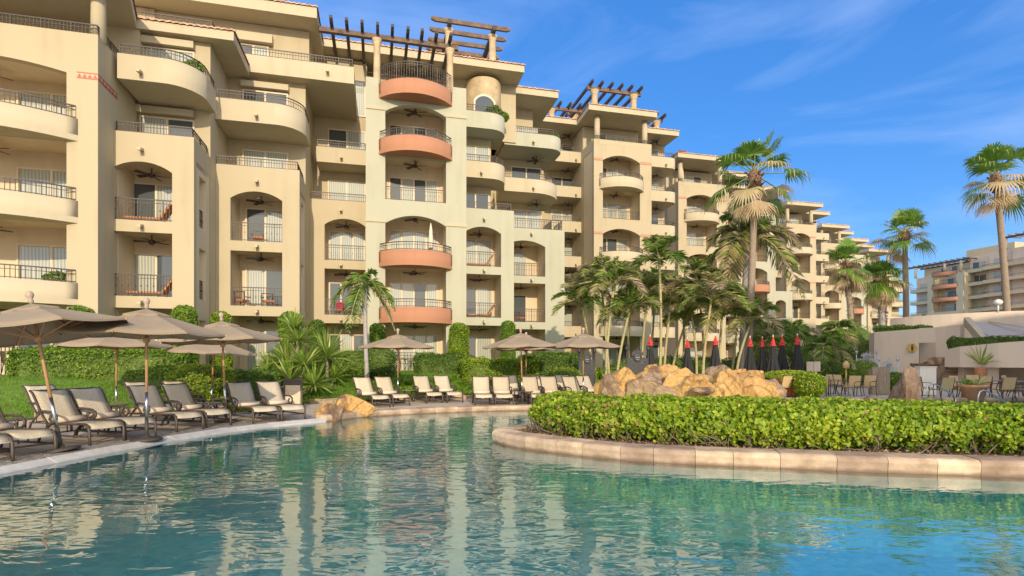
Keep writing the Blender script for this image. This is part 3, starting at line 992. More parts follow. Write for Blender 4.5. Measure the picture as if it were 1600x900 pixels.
# --- set-back top storey with its own tiled eave
w = b1.part('upper_wall', CREAM); w.box(-19.0, S(483, 31.6), 31.6, 42, Z(6)-.2, 19.62); w.done()
p = b1.part('shutter_box', PALE); p.box(S(243, 31.6), S(427, 31.6), 31.25, 31.595, Z(6)+2.05, Z(6)+2.5); p.done()
p = b1.part('stone_cladding', STONE); p.box(S(190, 31.6), S(243, 31.6), 31.45, 31.596, Z(6), 19.6); p.done()
door(b1, S(372, 31.6), S(420, 31.6), 31.6, Z(6), 2.0)
roof(b1, [(-19.0, 30.3), (-3.1, 30.3), (-3.1, 34.5)], 19.65, .55, PALE, back=43.0)

# ------------------------------------------------------------ second: sage tower with terracotta balconies, and two stepped bays
b2 = Bld('sage green tower with bowed terracotta balconies and two pale stepped bays on its right', 2.0, 31.0)
DE = 30.9
sE0, sE1 = -.62, 4.95
oE0, oE1 = S(602, DE), S(697, DE)
def tower(b, u0, u1, v, o0, o1, pattern, m, mr, far=False, bulge=1.1, top=8, doors=4, kmin=1, marks=None, inner=None, roundm=None, depth=2.0):
    """tower bay between piers; pattern: floor -> 'r' bowed balcony, 'f' flush; an arch closes each group of floors"""
    ks = sorted(pattern)
    groups, cur = [], []
    for k in ks:
        if pattern[k] == 'f' and cur: groups.append(cur); cur = []
        cur.append(k)
    groups.append(cur)
    for gi, g in enumerate(groups):
        last = gi == len(groups)-1
        loggia_group(b, u0, u1, v, o0, o1, g, m, far, doors, pattern, depth, inner, kmin)
    for k in ks:
        if pattern[k] == 'r':
            round_front(b, o0-.35, o1+.35, v+.0, bulge, Z(k)-.42, Z(k)+.42, mr, h_rail=.45, n=12 if far else 18)
        elif k > 1:
            rail(b, [(o0-.1, v+.15), (o1+.1, v+.15)], Z(k)+.25, .75, .24 if far else .12)
def loggia_group(b, u0, u1, v, o0, o1, g, m, far, doors, pattern, depth, inner, kmin):
    k0, k1 = g[0], g[-1]
    p = b.part('facade_wall', m)
    th = .4
    zb = -.3 if k0 == kmin else Z(k0) + .24
    ze = Z(k1+1) + .24
    p.box(u0, o0, v, v+th, zb, ze); p.box(o1, u1, v, v+th, zb, ze)
    for k in g[1:]: p.box(o0, o1, v+.05, v+th, Z(k)-.4, Z(k)+.2)
    ap = arch_pts(o0, o1, Z(k1+1)-1.08, .50)
    p.prism([(o0, ze)] + ap + [(o1, ze)], v, v+th, 'y')
    p.done()
    w = b.part('balcony_wall', inner or BOUNCE)
    for k in g:
        z = Z(k); top_ = Z(k+1)-.24
        w.box(u0+.01, u1-.01, v+depth, v+depth+.3, z-.24 if k > kmin else -.3, top_)
        w.box(u0+.01, o0-.03, v+th, v+depth, z, top_); w.box(o1+.03, u1-.01, v+th, v+depth, z, top_)
        if k > kmin: w.box(u0+.01, u1-.01, v+th, v+depth, z-.24, z)
    w.done()
    for k in g:
        dw_ = (o1-o0)*.86
        door(b, (o0+o1)/2-dw_/2, (o0+o1)/2+dw_/2, v+depth, Z(k), 2.15, doors)
        fan(b, (o0+o1)/2, v+depth*.5, Z(k+1)-.24, brnd.random())
tower(b2, sE0, sE1, DE, oE0, oE1, {1: 'f', 2: 'r', 3: 'r', 4: 'f', 5: 'r'}, GREEN, ORANGE)
round_front(b2, oE0-.35, oE1+.35, DE, 1.1, Z(6)-.42, Z(6)+.38, ORANGE, h_rail=.95)
for z_ in (Z(4)-1.05, Z(6)-1.05):
    p = b2.part('cornice', PALE)
    p.box(sE0-.02, oE0, DE-.05, DE-.003, z_, z_+.16); p.box(oE1, sE1+.02, DE-.05, DE-.003, z_, z_+.16); p.done()
p = b2.part('terrace', CREAM); p.box(sE0, sE1, DE+.42, DE+4.5, Z(6)-.22, Z(6)); p.done()
p = b2.part('parapet', GREEN); p.box(sE0, oE0-.36, DE, DE+.25, Z(6)+.24, Z(6)+.7); p.done()
p = b2.part('parapet', GREEN); p.box(oE1+.36, sE1, DE, DE+.25, Z(6)+.24, Z(6)+.7); p.done()
mass(b2, sE0+.02, sE1-.02, DE+2.3, DE+12, -.3, Z(6)-.25)
# sixth storey terrace with pergola
for px in (589, 703): column(b2, S(px, DE+.35), DE+.35, Z(6)+.3, Z(6)+3.0, .2, STONE)
back_wall(b2, sE0-3, 9.0, DE+4.4, 6, 6, CREAM, dw=3.0, c=2.2, doors=4, kz=20.05)
for c0, c1 in ((556, 600), (706, 740)):
    door(b2, S(c0, DE+4.4), S(c1, DE+4.4), DE+4.4, Z(6), 2.0)
p = b2.part('pergola_beam', WOODT); p.box(S(498, DE+.35), S(716, DE+.35), DE+.22, DE+.46, Z(6)+3.0, Z(6)+3.25); p.done()
p = b2.part('pergola_beam', WOODT); p.box(-3.4, 4.4, DE+4.0, DE+4.2, Z(6)+3.0, Z(6)+3.25); p.done()
beam_row(b2, [S(x, DE+.1) for x in (494, 518, 542, 566, 590, 613, 637, 659, 681, 703)], DE-.45, DE+4.35, Z(6)+3.26, WOOD)
fan(b2, S(657, DE+2), DE+2, Z(6)+3.0, .4)
roof(b2, [(-3.8, 33.5), (9.1, 33.5), (9.1, 37.5)], 20.0, .42, PALE, back=44)
# roof-top pergola block
vb = 38.0
u0, u1 = S(691, vb), S(783, vb)
w = b2.part('upper_wall', PALE); w.box(u0, u1, vb, vb+4.2, 20.3, 23.0); w.done()
for u in (u0+.5, u1-.55):
    for vv in (vb+.4, vb+3.6): column(b2, u, vv, 23.0, 25.0, .26, STONE)
    p = b2.part('pergola_beam', WOOD); p.box(u-.13, u+.13, vb-.4, vb+4.4, 25.0, 25.3); p.done()
for i in range(4):
    vv = vb + .15 + i*1.25
    p = b2.part('pergola_rafter', WOODT)
    p.prism([(u0-.75, 25.42), (u0-.5, 25.31), (u1+.45, 25.31), (u1+.7, 25.42), (u1+.7, 25.6), (u0-.75, 25.6)], vv-.09, vv+.09, 'y'); p.done()
# round stone stair turret with arched window
p = b2.part('stair_turret', STONE)
tu, tv, trad = S(758, 34.6), 35.2, 1.15
p._lathe([(trad, 0), (trad, 3.4), (trad-.02, 3.45)], 32, (tu, tv, Z(6)-.2)); tur = p.done()
p = b2.part('arched_window', DOORF)
ap = arch_pts(tu-.85, tu+.55, Z(6)+1.6, .45)
ai = arch_pts(tu-.75, tu+.45, Z(6)+1.55, .38)
p.prism([(tu-.85, Z(6)), *ap, (tu+.55, Z(6))], tv-trad-.05, tv-trad+.3, 'y'); aw = p.done()
p = b2.part('pane', GLASS); p.prism([(tu-.75, Z(6)+.05), *ai, (tu+.45, Z(6)+.05)], tv-trad-.065, tv-trad-.052, 'y'); p.done(aw)
# --- bay F
DFr = 32.4
sF0, sF1 = sE1, S(803, DFr)
loggia(b2, sF0, sF1, DFr, sF0+.12, S(783, DFr), 1, 3, GREEN, Z(4)+.5, depth=2.1, dw=2.1, gap=sF0+1.2)
rail(b2, [(sF0+.05, DFr+.12), (sF1-.12, DFr+.12), (sF1-.12, DFr+1.9)], Z(4)+.48, .45, .12)
p = b2.part('terrace', CREAM); p.box(sF0, sF1, DFr+.33, DFr+2.6, Z(4)-.22, Z(4)); p.done()
for k in (5, 6):
    deck_front(b2, sF0+.02, S(794, DFr+.9), DFr+.9, DFr+3.2, Z(k)-.42, Z(k)+.6, GREEN if k == 6 else PALE, round_r=1.1)
back_wall(b2, sF0, sF1-.9, DFr+2.6, 4, 5, CREAM, dw=2.1, c=sF0+1.25)
back_wall(b2, sF0+.2, sF1-.1, DFr+4.4, 6, 6, CREAM, dw=1.2, c=sF0+.5)
mass(b2, sF0, sF1, DFr+2.5, DFr+12, -.3, Z(4)-.3)
for k in (2, 3, 4, 5): spout(b2, S(756, DFr), DFr + (.9 if k == 5 else 0), Z(k)-.02)
# --- bay G
DG = 35.4
sG0, sG1 = sF1, S(882, DG)
loggia(b2, sG0, sG1, DG, sG0+.12, S(852, DG), 1, 3, GREEN, Z(4)+.25, depth=2.1, dw=2.0, gap=sG0+1.2)
rail(b2, [(sG0+.05, DG+.12), (sG1-.12, DG+.12), (sG1-.12, DG+1.9)], Z(4)+.23, .7, .12)
p = b2.part('terrace', CREAM); p.box(sG0, sG1, DG+.33, DG+2.6, Z(4)-.22, Z(4)); p.done()
for k in (5, 6):
    deck_front(b2, S(788, DG), sG1, DG, DG+4.2, Z(k)-.42, Z(k)+.5, GREEN if k == 6 else PALE, round_r=2.0 if k == 5 else 1.0)
    spout(b2, S(833, DG), DG, Z(k)-.02)
back_wall(b2, sF1-1.2, sG1-1.0, DG+2.6, 4, 5, CREAM, dw=2.3, c=S(822, DG+2.6))
back_wall(b2, sF1-.4, sG1-1.4, DG+3.0, 6, 6, CREAM, dw=2.4, c=S(815, DG+3.0), kz=20.0)
mass(b2, sG0, sG1, DG+2.5, DG+12, -.3, Z(4)-.3)
for k in (2, 3, 4): spout(b2, S(830, DG), DG, Z(k)-.02)
for k, cc in ((5, 838), (4, 838)): fan(b2, S(cc, DG+1.6), DG+1.6, Z(k+1)-.42, .3*k)
roof(b2, [(9.1, 36.2), (12.3, 36.2), (12.3, 39.5)], 20.0, .42, PALE, back=46)
rail(b2, [(S(805, 41), 41), (S(836, 41), 41), (S(836, 41), 43)], 21.2, .95, .2, BLUEIRON)

# ------------------------------------------------------------ third: round-balconied cream tower with roof pergolas
b3 = Bld('cream tower with pale bowed balconies, round roof columns and dark roof pergolas', 20.0, 42.6)
DI = 42.6
sI0, sI1 = S(928, DI), S(1018, DI)
oI0, oI1 = S(942, DI), S(1000, DI)
RP = {1: 'f', 2: 'r', 3: 'f', 4: 'r', 5: 'f', 6: 'r'}
def cream_tower(b, px0, px1, Y, q0, q1, roofz=22.3, kmax=6, far=True, m=None, mr=None, deep=13, marks=True, cols=True):
    D = DofY((px0+px1)/2, Y)
    u0, u1, o0, o1 = S(px0, D), S(px1, D), S(q0, D), S(q1, D)
    tower(b, u0, u1, D, o0, o1, RP, m or CREAM, mr or PALE, far=far, doors=3)
    mass(b, u0+.02, u1-.02, D+2.3, D+deep, -.3, Z(7)-.25, m or CREAM)
    # seventh storey loggia with columns under the eave
    p = b.part('parapet', m or CREAM); p.box(u0, u1, D, D+.25, Z(7)+.245, Z(7)+.65)
    p.box(u0, u0+.25, D+.25, D+2.4, Z(7)-.2, Z(7)+.65); p.box(u1-.25, u1, D+.25, D+2.4, Z(7)-.2, Z(7)+.65); p.done()
    p = b.part('terrace', CREAM); p.box(u0+.26, u1-.26, D+.42, D+2.6, Z(7)-.22, Z(7)); p.done()
    back_wall(b, u0, u1, D+2.5, 7, 7, CREAM, doors=3, dw=3.0, kz=roofz, depth=deep-3)
    rail(b, [(u0+.12, D+.12), (u1-.12, D+.12)], Z(7)+.63, .35, .24)
    if cols:
        for u in (u0+.45, u1-.45): column(b, u, D+.4, Z(7)+.65, roofz, .25, PALE, cap=False)
    if marks:
        for k in (5, 7):
            band_marks(b, u0, o0, D, Z(k)-1.15, h=.2); band_marks(b, o1, u1, D, Z(k)-1.15, h=.2)
    return D, u0, u1
cream_tower(b3, 928, 1018, DI/ (math.cos(math.atan((973-800)/F)+TH)/math.cos(math.atan((973-800)/F))), 942, 1000, far=False)
def recess(b, px0, px1, D, ks, m=None, deep=9, roofz=22.7, rr=.9, lower=None, tiled=True):
    """plain set-back bay: solid-fronted terraces with rounded corners, a door per floor"""
    u0, u1 = S(px0, D), S(px1, D)
    for k in ks:
        deck_front(b, u0, u1, D, D+2.6, Z(k)-.36, Z(k)+.6, (m or PALE), round_r=rr, sp=.24)
        fan(b, (u0+u1)/2, D+1.3, Z(k+1)-.36 if k+1 in ks else Z(k+1)-.3, .5*k)
        spout(b, (u0+u1)/2+.2, D, Z(k)-.02)
    back_wall(b, u0-.5, u1, D+2.5, min(ks), max(ks), CREAM, dw=2.2, kz=roofz, depth=deep)
    if min(ks) > 1: mass(b, u0, u1, D+2.6, D+deep, -.3, Z(min(ks))-.31)
recess(b3, 862, 930, 45.6, (2, 3, 4, 5, 6, 7), GREEN if False else PALE, rr=.3)
recess(b3, 1014, 1060, 44.8, (1, 2, 3, 4, 5, 6, 7), PALE, rr=.8)
roof(b3, [(12.6, 45.0), (S(902, 45.0), 45.0), (S(920, 42.0), 42.0), (S(1027, 42.0), 42.0), (S(1027, 42.0), 45.0), (S(1061, 45.0), 45.0), (S(1061, 45.0), 48.5)], 22.35, .42, PALE, back=56)
# roof pergolas
zb = 22.9
uu0, uu1 = S(929, 44.0), S(990, 44.0)
for u in (uu0, uu1):
    column(b3, u, 44.0, zb, 25.0, .28, STONE); column(b3, u, 49.0, zb, 25.0, .28, STONE)
for vv in (44.0, 49.0):
    p = b3.part('pergola_beam', WOODT); p.box(uu0-.7, uu1+.7, vv-.12, vv+.12, 25.0, 25.3); p.done()
beam_row(b3, [uu0 - .45 + i*(uu1-uu0+.9)/5 for i in range(6)], 43.2, 50.3, 25.31, WOOD)
ul0, ul1 = S(862, 46.0), S(913, 46.0)
for u in (ul0, ul1): column(b3, u, 46.0, zb, 23.9, .26, STONE)
p = b3.part('pergola_beam', WOODT); p.box(ul0-.5, ul1+.6, 45.9, 46.1, 23.9, 24.15); p.done()
beam_row(b3, [ul0 - .3 + i*(ul1-ul0+.6)/4 for i in range(5)], 45.2, 50, 24.16, WOOD)
ur0, ur1 = S(985, 46.0), S(1026, 46.0)
for u in (ur0, ur1): column(b3, u, 46.0, zb, 23.9, .26, STONE)
p = b3.part('pergola_beam', WOODT); p.box(ur0-.3, ur1+.6, 45.9, 46.1, 23.9, 24.15); p.done()
beam_row(b3, [ur0 + i*(ur1-ur0+.5)/4 for i in range(5)], 45.2, 50, 24.16, WOOD)
w = b3.part('upper_wall', CREAM); w.box(15.5, 26, 50.5, 57, 22.7, 23.6); w.done()

# ------------------------------------------------------------ fourth: cream tower with the blue roof rail, behind the tall fan palm
b4 = Bld('cream tower with a blue roof rail standing behind the tall fan palm', 33.0, 51.2)
D4, u40, u41 = cream_tower(b4, 1060, 1134, 57.0, 1073, 1120)
recess(b4, 1050, 1068, 53.5, (1, 2, 3, 4, 5, 6), PALE, rr=.3, deep=8)
recess(b4, 1134, 1160, 55.6, (1, 2, 3, 4, 5, 6), PALE, rr=.3, deep=8)
roof(b4, [(S(1050, 51.5), 51.5), (u40-.4, 51.5), (u40-.4, D4-.6), (u41+.6, D4-.6), (u41+.6, D4+3), (S(1162, 54.5), D4+3), (S(1162, 54.5), 57)], 22.5, .42, PALE, back=64)
rail(b4, [(S(1046, 53), 53), (S(1105, 53), 53), (S(1105, 53), 55)], 23.2, 1.0, .25, BLUEIRON)
w = b4.part('upper_wall', PALE); w.box(S(1048, 53.3), S(1056, 53.3), 53.2, 54, 22.9, 23.8); w.box(S(1099, 53.3), S(1106, 53.3), 53.2, 54, 22.9, 23.8); w.done()

# ------------------------------------------------------------ fifth: second sage tower
b5 = Bld('distant sage green tower with terracotta balconies half hidden by the palm grove', 45.0, 57.5)
D5 = DofY(1180, 65.5)
u50, u51, o50, o51 = S(1150, D5), S(1212, D5), S(1166, D5), S(1199, D5)
tower(b5, u50, u51, D5, o50, o51, {1: 'f', 2: 'r', 3: 'f', 4: 'r', 5: 'f', 6: 'r'}, GREEN, ORANGE, far=True, doors=3)
mass(b5, u50+.02, u51-.02, D5+2.3, D5+13, -.3, Z(7)-.25, GREEN)
deck_front(b5, u50, u51, D5+.2, D5+2.5, Z(7)-.3, Z(7)+.65, PALE, sp=.25)
back_wall(b5, u50, u51, D5+2.5, 7, 7, CREAM, doors=3, dw=3, kz=22.4, depth=10)
roof(b5, [(u50-1, D5+.6), (S(1232, D5+.6), D5+.6), (S(1232, D5+.6), D5+4)], 22.5, .42, PALE, back=D5+12)
recess(b5, 1208, 1240, 63.3, (3, 4, 5, 6, 7), PALE, rr=.3, deep=8)
D5b = 61.5
loggia(b5, S(1205, D5b), S(1238, D5b), D5b, S(1212, D5b), S(1228, D5b), 1, 3, GREEN, Z(4)+.6, far=True, depth=2.0)

# ------------------------------------------------------------ the far run of the same wing
b6 = Bld('distant cream tower with stacked bowed balconies just right of the sage green tower', 58.0, 66.0)
D6, u60, u61 = cream_tower(b6, 1229, 1275, 74.0, 1237, 1266)
roof(b6, [(u60-.4, D6-.6), (u61+.6, D6-.6), (u61+.6, D6+2.6), (S(1297, D6+2.6), D6+2.6), (S(1297, D6+2.6), D6+6)], 22.6, .42, PALE, back=D6+14)
recess(b6, 1273, 1297, D6+3.4, (1, 2, 3, 4, 5, 6, 7), PALE, rr=.3)
b7 = Bld('distant cream tower with bowed balconies behind the shaggy fan palm, left of the terracotta balconies', 70.0, 72.0)
D7, u70, u71 = cream_tower(b7, 1283, 1318, 86.0, 1289, 1311)
roof(b7, [(u70-.4, D7-.6), (u71+.6, D7-.6), (u71+.6, D7+2.6), (S(1334, D7+2.6), D7+2.6), (S(1334, D7+2.6), D7+6)], 22.6, .42, PALE, back=D7+14)
b8 = Bld('farthest sage green tower with terracotta balconies, between two fan palms', 80.0, 77.0)
D8 = DofY(1335, 95.0)
u80, u81, o80, o81 = S(1318, D8), S(1354, D8), S(1327, D8), S(1346, D8)
tower(b8, u80, u81, D8, o80, o81, {1: 'f', 2: 'r', 3: 'f', 4: 'r', 5: 'f', 6: 'r'}, GREEN, ORANGE, far=True, doors=2)
mass(b8, u80+.02, u81-.02, D8+2.3, D8+13, -.3, Z(7)-.25, GREEN)
back_wall(b8, u80, u81, D8+2.5, 7, 7, CREAM, doors=2, dw=3, kz=22.5, depth=10)
deck_front(b8, u80, u81, D8, D8+2.5, Z(7)-.3, Z(7)+.65, PALE, sp=.3)
roof(b8, [(u80-1.5, D8), (u81+.5, D8), (u81+.5, D8+3.5), (S(1366, D8+3.5), D8+3.5), (S(1366, D8+3.5), D8+8)], 22.6, .42, PALE, back=D8+14)
b9 = Bld('last cream tower of the long wing, ending in the corner of the courtyard', 92.0, 82.0)
D9, u90, u91 = cream_tower(b9, 1356, 1393, 105.0, 1362, 1386)
recess(b9, 1390, 1422, D9+6, (1, 2, 3, 4, 5, 6), PALE, rr=.3, deep=14, roofz=19.6)
roof(b9, [(u90-.4, D9-.6), (u91+.6, D9-.6), (u91+.6, D9+4)], 22.6, .42, PALE, back=D9+16)

# ------------------------------------------------------------ the wing that closes the courtyard at the far right
TW = TH - R(90)
b10 = Bld('apartment wing across the far courtyard at the right with terracotta and sage balconies', -100.0, 133.0, TW)
def U(px, v=133.0):
    # where the sight line through px meets the plane s = v: D solves (ct*v - st*D)/(st*v + ct*D) = xn
    xn = (px-800)/F
    D = (CT*v - xn*ST*v) / (xn*CT + ST)
    return -D
def wing_bay(px0, px1, v, m, kmax, solid=True, mr=None):
    u0, u1 = U(px0, v), U(px1, v)
    for k in range(2, kmax+1):
        deck_front(b10, u0, u1, v, v+2.2, Z(k)-.36, Z(k)+.4, mr or m, side_r=False, sp=.3)
    back_wall(b10, u0, u1, v+2.1, 1, kmax, TAUPE, dw=3.0, doors=2, kz=Z(kmax+1)+.5, depth=10)
wing_bay(1422, 1449, 134.5, GREEN, 7)
uw0, uw1, ow0, ow1 = U(1449, 133), U(1505, 133), U(1458, 133), U(1494, 133)
tower(b10, uw0, uw1, 133.0, ow0, ow1, {1: 'f', 2: 'r', 3: 'f', 4: 'r', 5: 'f', 6: 'r', 7: 'r'}, GREEN, ORANGE, far=True, doors=3, bulge=.8)
round_front(b10, ow0-.35, ow1+.35, 133.0, .8, Z(8)-.42, Z(8)+.42, ORANGE, n=12)
mass(b10, uw0+.02, uw1-.02, 135.3, 146, -.3, Z(8)-.25, GREEN)
for k in (7, 8):
    pass
back_wall(b10, uw0-4, uw1, 137.0, 8, 8, CREAM, dw=4, doors=3, kz=25.5)
beam_row(b10, [uw0 - 4.5 + i*1.35 for i in range(11)], 132.2, 137.5, 25.6, WOOD)
for vv in (133.0, 137.0):
    p = b10.part('pergola_beam', WOOD); p.box(uw0-5, uw1+1.5, vv-.12, vv+.12, 25.3, 25.59); p.done()
for u in (uw0-3, (uw0+uw1)/2, uw1-.5): column(b10, u, 133.0, Z(8), 25.3, .3, PALE, cap=False)
wing_bay(1505, 1535, 134.5, GREEN, 8)
wing_bay(1535, 1571, 133.5, PALE, 8)
wing_bay(1571, 1640, 132.5, PALE, 8)
w = b10.part('upper_wall', PALE); w.box(U(1500, 137), U(1575, 137), 139, 148, Z(9), 28.5); w.done()
beam_row(b10, [U(1572, 133) + i*1.4 for i in range(10)], 131.5, 137.5, 28.6, WOODT)
p = b10.part('pergola_beam', WOOD); p.box(U(1570, 133), U(1640, 133), 132.0, 132.3, 28.2, 28.59); p.done()
for i in range(4): column(b10, U(1576, 133)+i*4, 132.2, Z(9), 28.2, .3, PALE, cap=False)
roof(b10, [(U(1571, 137), 136.8), (U(1640, 137), 136.8)], Z(9)+.6, .3, PALE, back=146, tile=False)

# ------------------------------------------------------------ the neighbouring hotel block on the near right, outside the frame, that shades the restaurant corner
b11 = Bld('tall cream hotel block on the near right of the pool', 30.0, -2.0, 0.0)
mass(b11, 19, 47, -6, 3, -.3, 15.5, CREAM)
mass(b11, 47.5, 78, -12, 2, -.3, 32.0, CREAM)
for k in range(1, 5):
    for i in range(7): door(b11, 20+i*3.8, 22.4+i*3.8, -6.0, Z(k), 2.2)
roof(b11, [(18.5, -6.6), (47, -6.6)], 15.5, .4, PALE, back=3.2, tile=False)
# ============================================================ PLANTS
rng = np.random.default_rng(21)
HEDGE = leafmat('hedge_leaves', [(0, (0.073, 0.159, 0.012)), (.35, (0.183, 0.305, 0.017)), (.72, (0.366, 0.488, 0.030)), (.93, (0.512, 0.561, 0.061)), (1, (0.366, 0.207, 0.098))], .4, .42)
CLIP = leafmat('clipped_leaves', [(0, (.06, .15, .015)), (.5, (.16, .29, .025)), (.85, (.30, .42, .04)), (1, (.38, .44, .07))], .4, .45)
DARKCLIP = leafmat('dark_clipped_leaves', [(0, (.05, .12, .018)), (.6, (.12, .21, .028)), (1, (.20, .29, .04))], .35, .45)
STRAP = leafmat('strap_leaves', [(0, (0.110, 0.232, 0.015)), (.5, (0.232, 0.403, 0.030)), (.9, (0.390, 0.512, 0.061)), (1, (0.464, 0.390, 0.159))], .35, .4)
YUCCA = leafmat('spiky_leaves', [(0, (0.110, 0.207, 0.037)), (.5, (0.232, 0.354, 0.049)), (.9, (0.415, 0.488, 0.122)), (1, (0.512, 0.464, 0.183))], .3, .38)
FROND = leafmat('palm_leaves', [(0, (.12, .24, .035)), (.35, (.25, .40, .065)), (.55, (.52, .54, .16)), (.75, (.68, .55, .33)), (1, (.68, .53, .38))], .55, .45)
FAND = leafmat('fan_palm_leaves', [(0, (0.067, 0.159, 0.024)), (.45, (0.171, 0.317, 0.043)), (.6, (0.329, 0.390, 0.085)), (.75, (0.634, 0.512, 0.268)), (1, (0.634, 0.476, 0.305))], .35, .45)
TWIG = mat('grey_twigs', (0.20, 0.155, 0.115), .9, .35, 9.0)
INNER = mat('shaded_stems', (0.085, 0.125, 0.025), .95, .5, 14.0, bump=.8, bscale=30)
BARK = mat('palm_bark', (0.30, 0.235, 0.17), .9, .3, 6.0, bump=.6, bscale=30, stretch=(1, 1, 5))
BARKY = mat('yellow_palm_stem', (0.44, 0.36, 0.14), .7, .3, 5.0, col2=(.36, .33, .18), bump=.3, bscale=24, stretch=(1, 1, 6))
BARKG = mat('grey_palm_trunk', (0.36, 0.33, 0.31), .85, .2, 5.0, bump=.4, bscale=22, stretch=(1, 1, 7))
BOOT = mat('old_frond_stubs', (0.20, 0.115, 0.07), .9, .4, 8.0, bump=.8, bscale=25)

def unit(a): return a / np.maximum(1e-9, np.linalg.norm(a, axis=-1, keepdims=True))
def leaves(P, Nn, size, spread=.9, aspect=.62, rnd=None, fold=.18):
    """folded four-point leaves at P, facing roughly along Nn"""
    N = len(P)
    nn = unit(Nn + spread * rng.normal(size=(N, 3)))
    ax = unit(np.cross(nn, rng.normal(size=(N, 3))))
    sd = np.cross(nn, ax)
    s = size * (.6 + .8*rng.random((N, 1)))
    V = np.empty((N, 4, 3))
    V[:, 0] = P - ax*s*.5; V[:, 2] = P + ax*s*.5 - nn*s*.08
    V[:, 1] = P + sd*s*aspect*.5 + nn*s*fold; V[:, 3] = P - sd*s*aspect*.5 + nn*s*fold
    b = np.arange(N)[:, None]*4
    Fc = np.concatenate([b + [0, 1, 2], b + [0, 2, 3]], 1).reshape(-1, 3)
    r = rng.random(N) if rnd is None else rnd
    return V.reshape(-1, 3), Fc, np.repeat(r, 4)
def noise3(P, f, seed=0):
    """cheap smooth noise from a few sines, about -1..1"""
    g = np.random.default_rng(seed + 100)
    out = 0
    for i in range(6):
        d = g.normal(size=3) * f * (1 + .5*i); ph = g.random()*6.28
        out = out + np.sin(P @ d + ph) / (1 + .35*i)
    return out / 3.2
def join(parts):
    V, Fc, Rn, o = [], [], [], 0
    for v, f, r in parts:
        V.append(v); Fc.append(f + o); Rn.append(r); o += len(v)
    return np.concatenate(V), np.concatenate(Fc), np.concatenate(Rn)
def box_points(n, L, W, H, rough=.10, seed=0, bottom=.0, fray=.0):
    """points over the faces of a clipped block (centre of base at the origin) with uneven surface; returns P, normals"""
    A = np.array([L*W, L*H, L*H, W*H, W*H]); k = rng.choice(5, n, p=A/A.sum())
    a, b_ = rng.random(n)-.5, rng.random(n)
    P = np.zeros((n, 3)); Nn = np.zeros((n, 3))
    m_ = k == 0; P[m_] = np.stack([a*L, (b_-.5)*W, np.full(n, H)], 1)[m_]; Nn[m_] = (0, 0, 1)
    for kk, sg in ((1, -1), (2, 1)):
        m_ = k == kk; P[m_] = np.stack([a*L, np.full(n, sg*W/2), bottom + b_*(H-bottom)], 1)[m_]; Nn[m_] = (0, sg, .15)
    for kk, sg in ((3, -1), (4, 1)):
        m_ = k == kk; P[m_] = np.stack([np.full(n, sg*L/2), a*W, bottom + b_*(H-bottom)], 1)[m_]; Nn[m_] = (sg, 0, .15)
    d = noise3(P, 2.2, seed)*rough - np.abs(rng.normal(size=n))*rough*.7
    # round the edges off
    P2 = P + Nn * d[:, None]
    e = .18
    for ax_, h_ in ((0, L/2), (1, W/2)):
        over = np.clip((np.abs(P2[:, ax_]) - (h_-e))/e, 0, 1) * np.clip((P2[:, 2] - (H-e))/e, 0, 1)
        P2[:, 2] -= over*e*.5; P2[:, ax_] -= np.sign(P2[:, ax_])*over*e*.35
    return P2, Nn
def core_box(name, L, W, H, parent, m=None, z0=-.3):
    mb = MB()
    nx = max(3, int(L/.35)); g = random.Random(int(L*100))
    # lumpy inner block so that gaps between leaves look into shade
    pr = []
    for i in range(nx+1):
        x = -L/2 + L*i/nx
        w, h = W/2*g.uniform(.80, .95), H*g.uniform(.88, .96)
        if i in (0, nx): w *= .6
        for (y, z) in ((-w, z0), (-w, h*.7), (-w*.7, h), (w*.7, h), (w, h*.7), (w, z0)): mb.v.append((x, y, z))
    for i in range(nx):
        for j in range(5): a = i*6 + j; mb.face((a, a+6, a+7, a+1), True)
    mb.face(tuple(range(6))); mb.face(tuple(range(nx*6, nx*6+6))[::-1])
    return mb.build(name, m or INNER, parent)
def clipped_hedge(name, label, c, L, W, H, rz, leafm=None, size=.078, dens=700, rough=.16, seed=0, z=None, cat='hedge', group=None):
    z = gz(c[0], c[1]) if z is None else z
    o = thing(name, label, cat, (c[0], c[1], z), rz, group)
    core_box('stems', L-.1, W-.1, H-.06, o)
    n = int((L*W + 2*L*H + 2*W*H) * dens)
    P, Nn = box_points(n, L, W, H, rough, seed)
    v, f, r = leaves(P, Nn, size, rnd=np.clip(.5 + .22*noise3(P, 1.6, seed+5) + .25*rng.normal(size=n), 0, 1))
    arr_obj('leaves', v, f, r, leafm or CLIP, o)
    return o
def blob_points(n, rx, ry, rz_, seed, rough=.12, lo=-.9):
    d = unit(rng.normal(size=(n*2, 3))); d = d[d[:, 2] > lo][:n]
    q = 1 + rough*noise3(d, 2.6, seed) - .16*np.abs(rng.normal(size=len(d)))*rough*5
    return d*q[:, None]*np.array([rx, ry, rz_]), d
